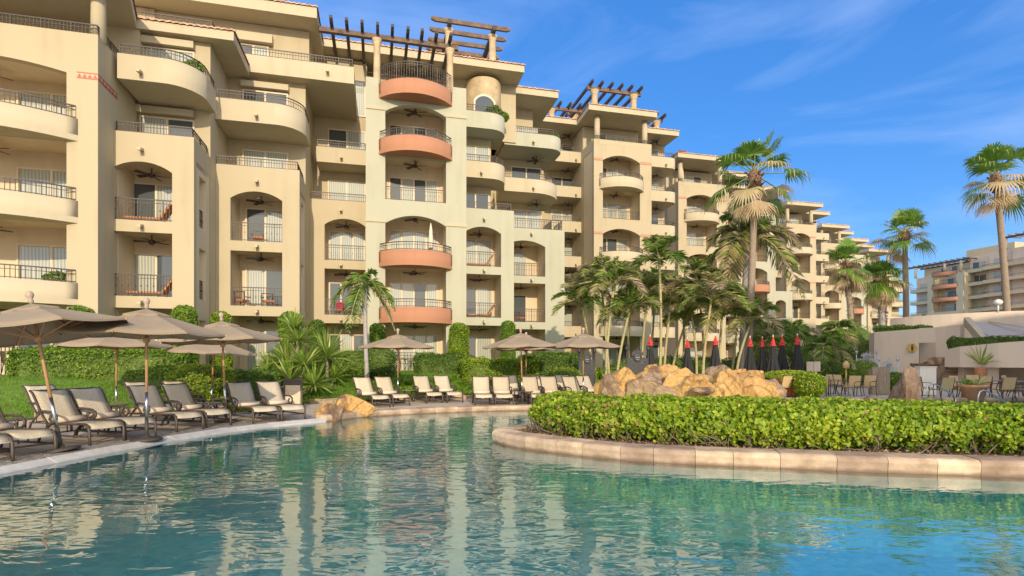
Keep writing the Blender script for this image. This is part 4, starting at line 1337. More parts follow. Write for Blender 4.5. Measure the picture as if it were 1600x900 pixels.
def shrub(name, label, c, rx, ry, rz_, leafm=None, size=.08, n=3500, seed=0, z=None, cat='shrub', group=None, rough=.12, lift=.95):
    z = gz(c[0], c[1]) if z is None else z
    o = thing(name, label, cat, (c[0], c[1], z), 0, group)
    mb = MB()
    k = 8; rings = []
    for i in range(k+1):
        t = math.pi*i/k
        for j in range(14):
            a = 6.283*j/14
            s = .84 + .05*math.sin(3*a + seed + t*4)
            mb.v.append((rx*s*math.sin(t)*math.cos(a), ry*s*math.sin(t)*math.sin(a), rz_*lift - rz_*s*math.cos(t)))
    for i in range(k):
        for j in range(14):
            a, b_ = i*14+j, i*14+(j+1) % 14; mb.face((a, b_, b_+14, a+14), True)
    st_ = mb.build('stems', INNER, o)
    P, d = blob_points(n, rx, ry, rz_, seed, rough)
    P = P + np.array([0, 0, rz_*lift])
    P[:, 2] = np.maximum(P[:, 2], -.05)
    v, f, r = leaves(P, d, size, rnd=np.clip(.5 + .25*noise3(P, 2.5, seed+3) + .22*rng.normal(size=len(P)), 0, 1))
    arr_obj('leaves', v, f, r, leafm or CLIP, o)
    return o
def topiary(name, label, c, r, h, seed=0, leafm=None, z=None, n=None, size=.08, bare=0.0):
    """clipped upright column with a rounded top"""
    z = gz(c[0], c[1]) if z is None else z
    o = thing(name, label, 'topiary', (c[0], c[1], z), 0, 'clipped columns against the building')
    mb = MB(); mb._lathe([(.12, -.2), (.12, bare+.02), (r*.8, bare+.1), (r*.84, h*.7), (r*.6, h*.9), (.05, h*.95)], 14); mb.build('stem', INNER, o)
    n = n or int((2*math.pi*r*h + 3*r*r)*680)
    t = rng.random(n); a = rng.random(n)*6.283
    zz = bare + t*(h-bare)
    top_ = np.clip((zz - (h - r*.9))/(r*.9), 0, 1)
    rr_ = r*np.sqrt(1 - .97*top_**2)
    d = np.stack([np.cos(a), np.sin(a), top_*1.2], 1)
    P = np.stack([rr_*np.cos(a), rr_*np.sin(a), zz], 1)
    P = P*(1 + .11*noise3(P, 3, seed)[:, None]*np.array([1, 1, 0])) - d*np.abs(rng.normal(size=n))[:, None]*.05
    v, f, r_ = leaves(P, d, size, rnd=np.clip(.5 + .25*noise3(P, 2.5, seed+3) + .22*rng.normal(size=n), 0, 1))
    arr_obj('leaves', v, f, r_, leafm or CLIP, o)
    return o
def blades(base, n, length, width, up=1.2, droop=.5, seg=3, rnd=None, lens=.3):
    """arching strap leaves from base points (k,3): n per point"""
    k = len(base); N = k*n
    B = np.repeat(base, n, 0)
    a = rng.random(N)*6.283
    el = np.arctan(up*(.3 + rng.random(N)*1.6))
    d = np.stack([np.cos(a)*np.cos(el), np.sin(a)*np.cos(el), np.sin(el)], 1)
    L = length*(1 - lens + 2*lens*rng.random(N))
    sd = np.stack([-np.sin(a), np.cos(a), 0*a], 1)
    rows_ = []
    for i in range(seg+1):
        t = i/seg
        c = B + d*(L*t)[:, None]; c = c - np.array([0, 0, 1])*(droop*L*t*t)[:, None]
        w = width*(1 - t**2)*.5 + .001 if i else width*.35
        rows_.append((c - sd*w, c + sd*w))
    V = np.stack([x for pr in rows_ for x in pr], 1)      # N, 2*(seg+1), 3
    b = np.arange(N)[:, None]*(2*(seg+1))
    Fl = []
    for i in range(seg):
        Fl += [b + [2*i, 2*i+1, 2*i+3], b + [2*i, 2*i+3, 2*i+2]]
    Fc = np.concatenate(Fl, 1).reshape(-1, 3)
    r = rng.random(N) if rnd is None else rnd
    return V.reshape(-1, 3), Fc, np.repeat(r, 2*(seg+1))

# ------------------------------------------------------------ hedge on the island
fr_ = [p for p in chaikin([Vector(p) for p in isl_front], 2)]
def hedge_line():
    """front foot of the hedge: the island's front edge, 0.75 m in"""
    base = chaikin([Vector(p) for p in [(0.10, 11.25), (0.80, 10.5), (1.9, 9.75), (2.9, 9.3), (4.1, 8.95), (5.5, 8.6), (7.3, 8.22), (9.4, 7.75), (12, 7.2)]], 2)
    return base
hl = hedge_line()
o = thing('flowering_hedge', 'long loose bright green hedge with bare stems at its foot on the pool island', 'hedge', (4.5, 9.2, .11))
WH, HH = 1.75, .77
Ls = [0]
for i in range(1, len(hl)): Ls.append(Ls[-1] + (hl[i]-hl[i-1]).length)
def hp(s):
    out = np.empty((len(s), 2)); nn = np.empty((len(s), 2))
    A = np.array([[p.x, p.y] for p in hl]); Lc = np.array(Ls)
    i = np.clip(np.searchsorted(Lc, s, 'right')-1, 0, len(A)-2)
    t = (s - Lc[i])/(Lc[i+1]-Lc[i])
    out = A[i] + (A[i+1]-A[i])*t[:, None]
    d = A[i+1]-A[i]; d = d/np.linalg.norm(d, axis=1, keepdims=True)
    return out, np.stack([-d[:, 1], d[:, 0]], 1)
LT = Ls[-1]
n = 50000
s = rng.random(n)*LT
k = rng.random(n)
u = np.where(k < .52, 0, np.where(k < .62, 1, rng.random(n)))     # front face, back face, top
zz = np.where(k < .62, HH*(.02 + .98*rng.random(n)**.8), HH)
endr = np.clip(s/.8, 0, 1)                                              # rounded left end
P2, N2 = hp(s)
wloc = WH*(.45 + .55*np.sqrt(endr))
u0 = (1-np.sqrt(endr))*.35
uu = u0*WH + u*wloc
prof = np.where(k < .62, np.where(u < .5, -1, 1), 0.0)
# soft overhang: front bulges in the middle height, recedes at the foot
tz = np.clip(zz/HH, 0, 1)
bul = .22*np.sin(np.clip(tz, 0, 1)*math.pi*.85) - .16
lump = noise3(np.stack([P2[:, 0]*1.0, P2[:, 1]*1.0, zz*1.6], 1), 1.9, 4) + .5*noise3(np.stack([P2[:, 0], P2[:, 1], zz], 1), 4.5, 9)
dn = (bul + .19*lump - .12*np.abs(rng.normal(size=n)))
off = uu + np.where(prof < 0, -dn, np.where(prof > 0, dn, 0))
zt = zz + np.where(prof == 0, .13*lump - .10*np.abs(rng.normal(size=n)) - .12*(np.abs(u-.5)*2)**4, 0) - np.where((prof != 0) & (tz > .85), .05, 0)
P = np.stack([P2[:, 0] + N2[:, 0]*off, P2[:, 1] + N2[:, 1]*off, zt], 1)
Nn = np.stack([N2[:, 0]*prof, N2[:, 1]*prof, np.where(prof == 0, 1.0, .45)], 1)
# bare patches low down and at the thin left end
keep = rng.random(n) < np.clip(.30 + 1.3*tz + .55*lump, .05, 1) * np.where(s < 2.6, .62 + .38*(s/2.6), 1)
P, Nn, lump = P[keep], Nn[keep], lump[keep]; sk = s[keep]
P -= np.array([4.5, 9.2, 0])
rr_ = np.clip(.52 + .24*lump + .22*rng.normal(size=len(P)), 0, .93)
brown = rng.random(len(P)) < np.where(sk < 2.4, .10, .025); rr_[brown] = 1.0
v, f, r = leaves(P, Nn, .078, spread=.80, aspect=.8, rnd=rr_)
arr_obj('leaves', v, f, r, HEDGE, o)
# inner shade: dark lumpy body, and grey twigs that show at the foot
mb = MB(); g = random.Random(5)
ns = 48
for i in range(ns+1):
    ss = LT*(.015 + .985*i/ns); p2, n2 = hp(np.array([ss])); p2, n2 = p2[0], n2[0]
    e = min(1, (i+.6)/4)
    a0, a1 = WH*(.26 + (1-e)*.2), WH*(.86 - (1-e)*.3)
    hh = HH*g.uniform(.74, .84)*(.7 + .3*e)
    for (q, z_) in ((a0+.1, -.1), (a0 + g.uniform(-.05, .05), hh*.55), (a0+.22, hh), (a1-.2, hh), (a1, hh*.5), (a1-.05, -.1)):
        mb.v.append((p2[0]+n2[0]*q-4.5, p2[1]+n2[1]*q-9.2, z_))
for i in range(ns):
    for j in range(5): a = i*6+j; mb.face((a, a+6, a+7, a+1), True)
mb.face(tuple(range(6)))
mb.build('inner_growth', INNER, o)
mb = MB()
for i in range(420):
    ss = g.random()*LT*.98 + .05
    p2, n2 = hp(np.array([ss])); p2, n2 = p2[0], n2[0]
    q = WH*g.uniform(.05, .35)
    b0 = Vector((p2[0]+n2[0]*q-4.5, p2[1]+n2[1]*q-9.2, 0))
    pts = [b0]; d = Vector((g.uniform(-.7, .7) - n2[0]*.5, g.uniform(-.5, .5) - n2[1]*.5, g.uniform(.25, 1.0))).normalized()
    for k_ in range(4):
        d = (d + Vector((g.uniform(-.5, .5), g.uniform(-.5, .5), g.uniform(-.2, .4)))).normalized()
        pts.append(pts[-1] + d*g.uniform(.08, .17))
    r0 = g.uniform(.006, .014)
    mb.tube(pts, [r0, r0*.85, r0*.7, r0*.5, r0*.3], 5, False)
mb.build('bare_stems', TWIG, o)
# fallen dry leaves on the soil strip
n = 1400
s = rng.random(n)*LT; P2, N2 = hp(s); off = -.42 + rng.random(n)*.75
P = np.stack([P2[:, 0]+N2[:, 0]*off, P2[:, 1]+N2[:, 1]*off, np.full(n, .125)], 1)
DRY = leafmat('dry_leaves', [(0, (.16, .09, .045)), (.6, (.28, .17, .09)), (1, (.42, .33, .20))], .1, .8)
v, f, r = leaves(P, np.tile([0, 0, 1.0], (n, 1)), .06, spread=.5)
tag(arr_obj('leaf_litter', v, f, r, DRY), 'dry fallen leaves scattered on the soil below the island hedge', 'leaf litter', kind='stuff')

# ------------------------------------------------------------ clipped hedges, columns and shrubs before the building
def hp_(px, Y): q = at(px, Y); return (q.x, q.y)
clipped_hedge('clipped_hedge', 'long clipped green hedge behind the leftmost umbrellas, beside the iron patio railing', hp_(165, 18.4), 5.2, 1.0, 1.0, TH, CLIP, seed=1)
shrub('round_shrub', 'large rounded bright green bush at the right end of the long left hedge', hp_(312, 18.0), 1.15, .9, .72, HEDGE, .08, 5200, seed=2)
clipped_hedge('clipped_hedge', 'darker clipped hedge behind the second umbrella from the left pair, left of the spiky yuccas', hp_(392, 19.8), 2.1, 1.0, .95, TH, DARKCLIP, seed=3)
clipped_hedge('clipped_hedge', 'low dark hedge right of the yuccas, left of the slim grey-trunked palm', hp_(528, 24.5), 2.6, 1.0, .95, TH, DARKCLIP, seed=4)
shrub('round_shrub', 'dark round bush at the foot of the slim grey-trunked palm', hp_(552, 23.8), .9, .7, .62, CLIP, .075, 2600, seed=5)
shrub('round_shrub', 'dark round bush just right of the slim grey-trunked palm', hp_(592, 24.2), .85, .7, .85, DARKCLIP, .075, 2600, seed=6)
clipped_hedge('clipped_hedge', 'dark flat hedge below the lowest terracotta balcony, right of the patio table', hp_(690, 26.2), 2.6, .9, .95, TH, DARKCLIP, seed=7)
clipped_hedge('clipped_hedge', 'bright clipped hedge behind the middle loungers, right of the tall ivy column', hp_(780, 25.4), 3.6, 1.1, 1.05, TH, HEDGE, seed=8, rough=.14)
clipped_hedge('clipped_hedge', 'tall dark clipped hedge behind the rightmost brown umbrella', hp_(866, 26.2), 3.4, 1.2, 1.25, TH, DARKCLIP, seed=9)
shrub('round_shrub', 'low bright bush between the loungers and the black emblem screen', hp_(884, 24.4), 1.0, .8, .62, HEDGE, .08, 2800, seed=10)
for px, Y, r_, h_, z_, lm, lab in [
        (127, 20.6, 0.50, 2.65, None, CLIP, 'clipped green column behind the leftmost umbrella'),
        (288, 21.8, 0.50, 2.80, None, CLIP, 'clipped green column between the second and third umbrellas from the left'),
        (346, 24.0, 0.44, 2.75, None, HEDGE, 'yellowish clipped column behind the third umbrella finial'),
        (453, 25.2, 0.50, 2.85, None, CLIP, 'clipped green column right behind the yuccas'),
        (495, 27.4, 0.41, 2.65, None, DARKCLIP, 'brownish dark clipped column right of the yuccas'),
        (590, 28.6, 0.43, 2.55, None, CLIP, 'clipped column beside the slim grey-trunked palm'),
        (717, 29.0, 0.55, 2.60, None, HEDGE, 'tall bright ivy column right of the lowest terracotta balcony'),
        (794, 31.5, 0.44, 2.90, None, CLIP, 'rounded clipped column half hidden behind the umbrella right of the terracotta balconies')]:
    topiary('clipped_column', lab, hp_(px, Y), r_, h_, seed=int(px), leafm=lm, size=.085)

# strap-leaved borders
def border(label, pts, Wd, n, length, name='lily_border', lm=None, dens=None, up=1.4, z=None, width=.03):
    A = []
    for i in range(len(pts)-1):
        a, b_ = Vector(pts[i]), Vector(pts[i+1])
        L = (b_-a).length
        for _ in range(int(L*n)):
            t = rng.random(); q = a.lerp(b_, t); q = q + Vector(((rng.random()-.5)*Wd, (rng.random()-.5)*Wd))
            A.append((q.x, q.y, gz(q.x, q.y) - .03))
    A = np.array(A)
    v, f, r = blades(A, 26, length, width, up=up, droop=.55)
    return tag(arr_obj(name, v, f, r, lm or STRAP), label, 'lily border', kind='stuff')
border('bright strap-leaved lilies in a dense bed left of the grass slope, below the yuccas', [hp_(365, 16.9), hp_(420, 18.6), hp_(478, 20.6)], 1.2, 14, .62)
border('bright strap-leaved lilies in a bed behind the middle loungers', [hp_(545, 20.9), hp_(610, 22.2), hp_(680, 23.0), hp_(742, 23.6)], 1.3, 15, .66)
border('second row of strap-leaved lilies along the top of the slope under the terracotta balconies', [hp_(548, 22.6), hp_(640, 24.2), hp_(740, 25.0)], .8, 12, .6)
border('low dark ground cover at the foot of the left lawn', [hp_(270, 15.6), hp_(330, 16.4), hp_(372, 17.4)], 1.0, 14, .35, name='ground_cover', lm=CLIP, up=.9)

# spiky yuccas
def rosette(c, n, L, w, lo=-.25):
    L, w = L*1.22, w*1.35
    d = unit(rng.normal(size=(n*3, 3))); d = d[d[:, 2] > lo][:n]
    n = len(d)
    Ls_ = L*(.75 + .4*rng.random(n))
    sd = unit(np.cross(d, rng.normal(size=(n, 3))*.3 + np.array([0, 0, 1.0])))
    V = np.empty((n, 5, 3))
    B = np.asarray(c) + d*.06
    mid = B + d*(Ls_*.5)[:, None]; tip = B + d*Ls_[:, None] - np.array([0, 0, 1])*(.16*Ls_*(1-np.abs(d[:, 2])))[:, None]
    V[:, 0] = B - sd*w*.3; V[:, 1] = B + sd*w*.3; V[:, 2] = mid - sd*w*.5; V[:, 3] = mid + sd*w*.5; V[:, 4] = tip
    b = np.arange(n)[:, None]*5
    Fc = np.concatenate([b + [0, 1, 3], b + [0, 3, 2], b + [2, 3, 4]], 1).reshape(-1, 3)
    return V.reshape(-1, 3), Fc, np.repeat(np.clip(.5 + .25*rng.normal(size=n), 0, 1), 5)
def yucca(label, px, Y, heads):
    x, y = hp_(px, Y); z = gz(x, y)
    o = thing('yucca', label, 'yucca', (x, y, z))
    mb = MB(); parts = []
    for (dx, dy, h, L) in heads:
        mb.tube([(dx*.3, dy*.3, -.1), (dx*.6, dy*.6, h*.5), (dx, dy, h)], [.08, .065, .06], 7)
        parts.append(rosette((dx, dy, h), 120, L, .045))
    mb.build('stem', BARK, o)
    v, f, r = join(parts); arr_obj('leaves', v, f, r, YUCCA, o)
yucca('large spiky yucca with several rosettes, left of the pair beside the grass slope', 455, 20.8, [(-.8, -.2, .55, .85), (.1, -.4, .6, .9), (-.3, .2, 1.3, .85), (.5, 0, 1.15, .8), (-.9, .3, 1.0, .7), (.15, .3, 2.1, .75), (1.0, -.3, .4, .75), (-.1, .5, 2.6, .6)])
yucca('single tall yucca rosette leaning right beside the grass slope', 512, 22.2, [(0, -.1, 1.25, 1.05), (-.5, .1, .5, .8), (.2, .2, .4, .7)])

# ------------------------------------------------------------ palms
def frond(base, az, el, L, droop, nl, ll, wl, curl=.5, brown=0.0, twist=0.0, hang=.35, tone=.30):
    """feather frond: returns leaflets and the rachis points"""
    t = np.linspace(0, 1, 9)
    d0 = np.array([math.cos(az)*math.cos(el), math.sin(az)*math.cos(el), math.sin(el)])
    h = np.array([math.cos(az), math.sin(az), 0])
    pts = np.asarray(base) + d0*(L*t)[:, None] - np.array([0, 0, 1])*(droop*L*t**2.2)[:, None]
    # leaflets
    N = nl*2
    tt = np.repeat(np.linspace(.14, .99, nl), 2) + rng.normal(size=N)*.008
    tt = np.clip(tt, .1, 1)
    ii = np.clip((tt*8).astype(int), 0, 7); fr_ = tt*8 - ii
    c = pts[ii]*(1-fr_[:, None]) + pts[ii+1]*fr_[:, None]
    tg = unit(pts[ii+1]-pts[ii])
    sd = unit(np.cross(tg, np.array([0, 0, 1.0])))
    sgn = np.tile([1, -1], nl)[:, None]
    nrm = np.cross(sd, tg)
    ld = unit(tg*.75 + sd*sgn*1.0 + nrm*(.25 + .25*rng.normal(size=(N, 1))))
    len_ = ll*(np.sin(np.clip(tt*1.02, 0, 1)*math.pi*.86 + .35)**.8)*(.85 + .3*rng.random(N))
    len_ = np.nan_to_num(len_, nan=.1) + .08
    ph = rng.random((N, 1))*math.pi
    wv = unit(np.cross(ld, nrm)); wv = wv*np.cos(ph) + unit(np.cross(ld, wv))*np.sin(ph)
    V = np.empty((N, 4, 3))
    mid = c + ld*(len_*.45)[:, None]; tip = c + ld*len_[:, None] - np.array([0, 0, 1])*(hang*len_)[:, None]
    V[:, 0] = c; V[:, 1] = mid + wv*wl*.5; V[:, 2] = tip; V[:, 3] = mid - wv*wl*.5
    b = np.arange(N)[:, None]*4
    Fc = np.concatenate([b + [0, 1, 2], b + [0, 2, 3]], 1).reshape(-1, 3)
    base_r = np.clip(tone + .17*rng.normal(size=N) + .5*brown*(.55 + .35*tt)*(1.6-tone), 0, 1)
    return (V.reshape(-1, 3), Fc, np.repeat(base_r, 4)), [tuple(p) for p in pts]
def trunk_path(dx, dy, h, bend=.0, n=7):
    return [Vector((dx*(i/(n-1))**1.3 + bend*math.sin(math.pi*i/(n-1)), dy*i/(n-1), h*i/(n-1))) for i in range(n)]
def feather_palm(name, label, px, Y, h, top_px=None, nf=11, L=1.9, r0=.09, r1=.06, barkm=None, crownshaft=True, brown=.25, group=None, z=None, ll=.55, nl=30, seed=0, wind=0.0, wl=.05, droop=.75, cat='palm', el0=1.35, el1=-.35, tone=.32, hang=.35):
    x, y = hp_(px, Y); z = gz(x, y) if z is None else z
    o = thing(name, label, cat, (x, y, z), 0, group)
    g = random.Random(seed + int(px))
    dx = 0 if top_px is None else (at(top_px, Y).x - x)
    tp = trunk_path(dx, g.uniform(-.2, .2), h, g.uniform(-.12, .12))
    mb = MB(); mb.tube([Vector((0, 0, -.2))] + tp[1:], [r0*1.25] + [r0 + (r1-r0)*i/6 for i in range(1, 7)], 9); mb.build('trunk', barkm or BARKY, o)
    top = tp[-1]
    parts = []; rm = MB()
    for i in range(nf):
        t = i/(nf-1)
        el = el0 + (el1-el0)*t + g.uniform(-.15, .15)
        az = i*2.4 + g.uniform(-.35, .35)
        Lf = L*g.uniform(.8, 1.1)*(.75 + .3*math.sin(t*math.pi*.8+.3))
        br = 0 if g.random() > brown*(0.5 + t) else g.uniform(.4, .9)
        fr2, rp = frond(top + Vector((0, 0, .1)), az, el, Lf, droop*g.uniform(.7, 1.2)*(.55+.6*math.cos(el)), nl, ll, wl, brown=br, tone=tone, hang=hang)
        parts.append(fr2); rm.tube(rp, [.022*L/1.9]*5 + [.014, .010, .006, .003], 5, False)
    v, f, r = join(parts)
    cr_ = arr_obj('crown', v, f, r, FROND, o)
    rm.build('stalks', BARKY, cr_)
    if crownshaft:
        cs = MB(); d = (tp[-1]-tp[-2]).normalized()
        cs.tube([top - d*.1, top + d*.25, top + d*.6], [r1*1.25, r1*1.5, r1*.7], 9); cs.build('crownshaft', STRAPM, o)
    return o
STRAPM = mat('green_crownshaft', (0.20, 0.26, 0.06), .5, .25, 4.0)

def fan_leaf(base, az, el, pet, R_, nseg=26, brown=0.0, droop=.35, spread=4.0):
    d = np.array([math.cos(az)*math.cos(el), math.sin(az)*math.cos(el), math.sin(el)])
    hub = np.asarray(base) + d*pet - np.array([0, 0, .10*pet])
    side = unit(np.cross(d, np.array([0, 0, 1.0])) + 1e-6); nrm = np.cross(side, d)
    a = np.linspace(-spread/2, spread/2, nseg)
    segd = d*np.cos(a)[:, None] + side*np.sin(a)[:, None] + nrm*(.10 + .16*(np.abs(a)/2))[:, None]
    segd = unit(segd)
    da = (a[1]-a[0])/2
    pd = unit(np.cross(segd, nrm))
    Rr = R_*(.72 + .28*np.cos(a*.6))*(.9 + .2*rng.random(nseg))
    V = np.empty((nseg, 6, 3))
    fold = nrm*(.05*R_)
    m1 = hub + segd*(Rr*.55)[:, None] - np.array([0, 0, 1])*(droop*.18*Rr)[:, None]
    wid = (Rr*.55*math.tan(da))[:, None]
    tip = hub + segd*(Rr*.92)[:, None] - np.array([0, 0, 1])*(droop*(.6 + .7*rng.random(nseg))*Rr)[:, None]
    m2 = hub + segd*(Rr*.8)[:, None] - np.array([0, 0, 1])*(droop*.5*Rr)[:, None]
    V[:, 0] = hub; V[:, 1] = m1 - pd*wid; V[:, 2] = m1 + pd*wid
    V[:, 3] = m2 - pd*wid*.5; V[:, 4] = m2 + pd*wid*.5; V[:, 5] = tip
    b = np.arange(nseg)[:, None]*6
    Fc = np.concatenate([b + [0, 1, 2], b + [1, 3, 4], b + [1, 4, 2], b + [3, 5, 4]], 1).reshape(-1, 3)
    # colour: live green at the base of a blade, dry at the drooping tips
    r = np.empty((nseg, 6)); base_r = np.clip(.30 + .12*rng.normal(size=nseg) + brown, 0, 1)
    r[:] = base_r[:, None]; r[:, 3:5] += .18; r[:, 5] += .45
    return (V.reshape(-1, 3), Fc, np.clip(r, 0, 1).reshape(-1)), [tuple(np.asarray(base)), tuple(hub)]
def fan_palm(label, px0, Y, h, px1, Rc=1.15, nl=34, r0=.26, r1=.17, skirt=0, z=0.0, seed=0, pet=1.2, barkm=None, rough=False, el1=-.75):
    """tall fan palm; px0 foot, px1 crown in the photograph"""
    x, y = hp_(px0, Y)
    o = thing('fan_palm', label, 'palm', (x, y, z), 0, 'tall fan palms')
    g = random.Random(seed)
    dx = at(px1, Y).x - x
    tp = trunk_path(dx, 0, h, .1)
    mb = MB(); mb.tube([Vector((0, 0, -.3))] + tp[1:], [r0*1.2] + [r0 + (r1-r0)*i/6 for i in range(1, 7)], 12)
    if rough:
        for i in range(150):
            t = .45 + .55*g.random(); q = tp[0].lerp(tp[-1], t); q = Vector((dx*t**1.3 + .1*math.sin(math.pi*t), 0, h*t)); a = g.random()*6.283
            dd = Vector((math.cos(a), math.sin(a), .9)); rr2 = r0 + (r1-r0)*t
            mb.tube([q + dd*rr2*.8, q + dd*(rr2+.12)], [.05, .02], 4)
    mb.build('trunk', barkm or BARK, o)
    top = tp[-1]
    bt = MB(); bt._lathe([(r1, -.9), (r1*1.9, -.45), (r1*2.3, 0), (r1*1.7, .35), (.05, .6)], 12, tuple(top))
    for i in range(70):
        a = g.random()*6.283; zz = g.uniform(-.9, .25); rr2 = r1*(1.6 + .5*(zz+.9)/1.1)
        q = top + Vector((math.cos(a)*rr2*.85, math.sin(a)*rr2*.85, zz)); dd = Vector((math.cos(a), math.sin(a), g.uniform(.3, 1.2)))
        bt.tube([q, q + dd*g.uniform(.12, .3)], [.05, .02], 4)
    bt.build('frond_stubs', BOOT, o)
    parts = []; pm = MB()
    for i in range(nl):
        t = i/(nl-1)
        el = 1.40 + (el1-1.40)*t**1.15 + g.uniform(-.25, .25)
        az = i*2.4 + g.uniform(-.5, .5)
        br = 0 if t < .55 else g.choice([0, .12, .3, .5])
        lf, st_ = fan_leaf(top + Vector((0, 0, .25)), az, el, pet*g.uniform(.7, 1.3), Rc*g.uniform(.75, 1.15), 24, br, .25 + .6*t*g.uniform(.6, 1.2), 3.4)
        parts.append(lf); pm.tube([Vector(st_[0]), Vector(st_[1])], [.035, .02], 5, False)
    v, f, r = join(parts); cr_ = arr_obj('crown', v, f, r, FAND, o); pm.build('stalks', STRAPM, cr_)
    if skirt:
        parts = []
        for i in range(skirt):
            az = g.random()*6.283; el = g.uniform(-1.25, -.75)
            lf, st_ = fan_leaf(top + Vector((0, 0, -.15 - .5*g.random())), az, el, g.uniform(.4, .9)*pet, Rc*g.uniform(.75, 1.0), 16, g.uniform(.45, .7), .35, 2.0)
            parts.append(lf)
        v, f, r = join(parts); arr_obj('dead_skirt', v, f, r, FAND, o)
    return o
fan_palm('tallest fan palm with a smooth straight tan trunk, standing before the blue-railed tower', 1166, 29.0, 11.3, 1179, 1.25, 22, .19, .16, 5, seed=1, pet=1.35)
fan_palm('leaning fan palm with a curved grey trunk at the far right above the restaurant', 1577, 40.0, 14.9, 1556, 1.55, 23, .26, .19, 5, seed=2, pet=1.5)
fan_palm('fan palm with a slim straight trunk rising right of the long wing', 1415, 52.0, 13.6, 1413, 1.5, 23, .30, .22, 4, seed=3, pet=1.5)
fan_palm('shaggy-trunked fan palm with a brown collar and drooping tan leaves', 1332, 46.0, 9.6, 1322, 1.25, 24, .26, .2, 8, seed=4, pet=1.25, rough=True)
fan_palm('shortest fan palm with a thick dry skirt of leaves and scaly grey trunk', 1377, 50.0, 8.9, 1377, 1.35, 40, .34, .3, 26, seed=5, pet=1.1, barkm=BARKG, rough=True)

feather_palm('royal_palm', 'grey-trunked royal palm with long wind-blown fronds just behind the tallest fan palm', 1158, 32.0, 8.6, 1166, 13, 3.6, .19, .15, BARKG, True, .75, None, 0.0, 1.0, 56, seed=5, wl=.07, droop=.95, el1=-.25, tone=.42)
feather_palm('slim_palm', 'slim grey-trunked young palm beside the lowest left balcony', 574, 23.4, 4.2, 571, 9, 1.5, .10, .08, BARKG, True, .35, None, None, .5, 28, seed=6, droop=.95, el0=1.2, wl=.055)
# the grove behind the rocks
grove = [  # foot px, Y, height, top px, frond length, brown
    (926, 28.5, 4.1, 909, 2.1, .35), (946, 26.5, 4.6, 958, 2.2, .6), (953, 28.0, 5.0, 940, 2.0, .25), (962, 27.2, 3.5, 981, 2.0, .2),
    (1002, 30.5, 4.8, 1012, 2.0, .5), (1030, 27.5, 6.0, 1031, 1.9, .25), (1037, 29.5, 4.4, 1050, 2.1, .5), (1046, 31.0, 3.4, 1072, 2.0, .2),
    (1088, 30.0, 4.0, 1080, 2.0, .4), (1097, 28.0, 4.2, 1111, 2.2, .5), (1099, 31.5, 5.4, 1090, 2.0, .5), (1126, 29.0, 3.7, 1128, 2.2, .5),
    (1141, 31.5, 3.9, 1152, 2.2, .45), (1149, 28.5, 3.2, 1172, 2.2, .35), (985, 32.5, 4.2, 985, 2.0, .4), (1012, 33.5, 5.2, 1022, 2.0, .5), (1066, 33.5, 4.8, 1066, 2.0, .45)]
ords = ['first', 'second', 'third', 'fourth', 'fifth', 'sixth', 'seventh', 'eighth', 'ninth', 'tenth', 'eleventh', 'twelfth', 'thirteenth', 'fourteenth', 'fifteenth', 'sixteenth', 'seventeenth']
order = sorted(range(len(grove)), key=lambda i: grove[i][3])
for rank, i in enumerate(order):
    a, Y, h, tpx, L, br = grove[i]
    feather_palm('feather_palm', 'yellow-stemmed feathery palm, its crown the %s from the left in the grove behind the rocks' % ords[rank], a, Y, h*1.1, tpx, 13, L*1.2, .075, .06, BARKY, True, br*.95, 'feathery palms behind the rocks', 0.0, .60, 36, seed=i, wl=.036, droop=.74, el0=1.52, el1=.42, tone=.30 + .22*((i*7) % 5)/4, hang=.26)
# small palms further right
for a, Y, h, tpx, L, br, lab in [
        (1213, 36.0, 3.3, 1213, 2.0, .1, 'small dark green palm left of the black umbrellas on the right'),
        (1243, 38.0, 3.4, 1240, 2.0, .1, 'small dark green palm behind the rightmost closed black umbrella'),
        (1270, 33.0, 2.4, 1292, 2.0, .25, 'small greyish palm leaning right beside the closed black umbrellas'),
        (1312, 41.0, 3.9, 1313, 1.9, .1, 'small bright green palm left of the restaurant wall'),
        (1345, 46.0, 2.8, 1346, 2.0, .1, 'bushy dark palm right beside the restaurant wall'),
        (1452, 60.0, 5.6, 1452, 2.6, .1, 'small palm above the round restaurant wall at its left end'),
        (1525, 62.0, 5.4, 1524, 2.6, .1, 'small palm above the round restaurant wall near its middle'),
        (1590, 58.0, 4.5, 1592, 2.6, .1, 'small palm at the far right edge above the fabric roof'),
        (1195, 34.0, 2.6, 1190, 1.8, .5, 'brownish low palm right of the tallest fan palm trunk')]:
    feather_palm('small_palm', lab, a, Y, h, tpx, 12, L, .10, .08, BARKG, True, br, 'small palms near the restaurant', 0.0, .65, 30, seed=int(a), wl=.07, droop=.75)
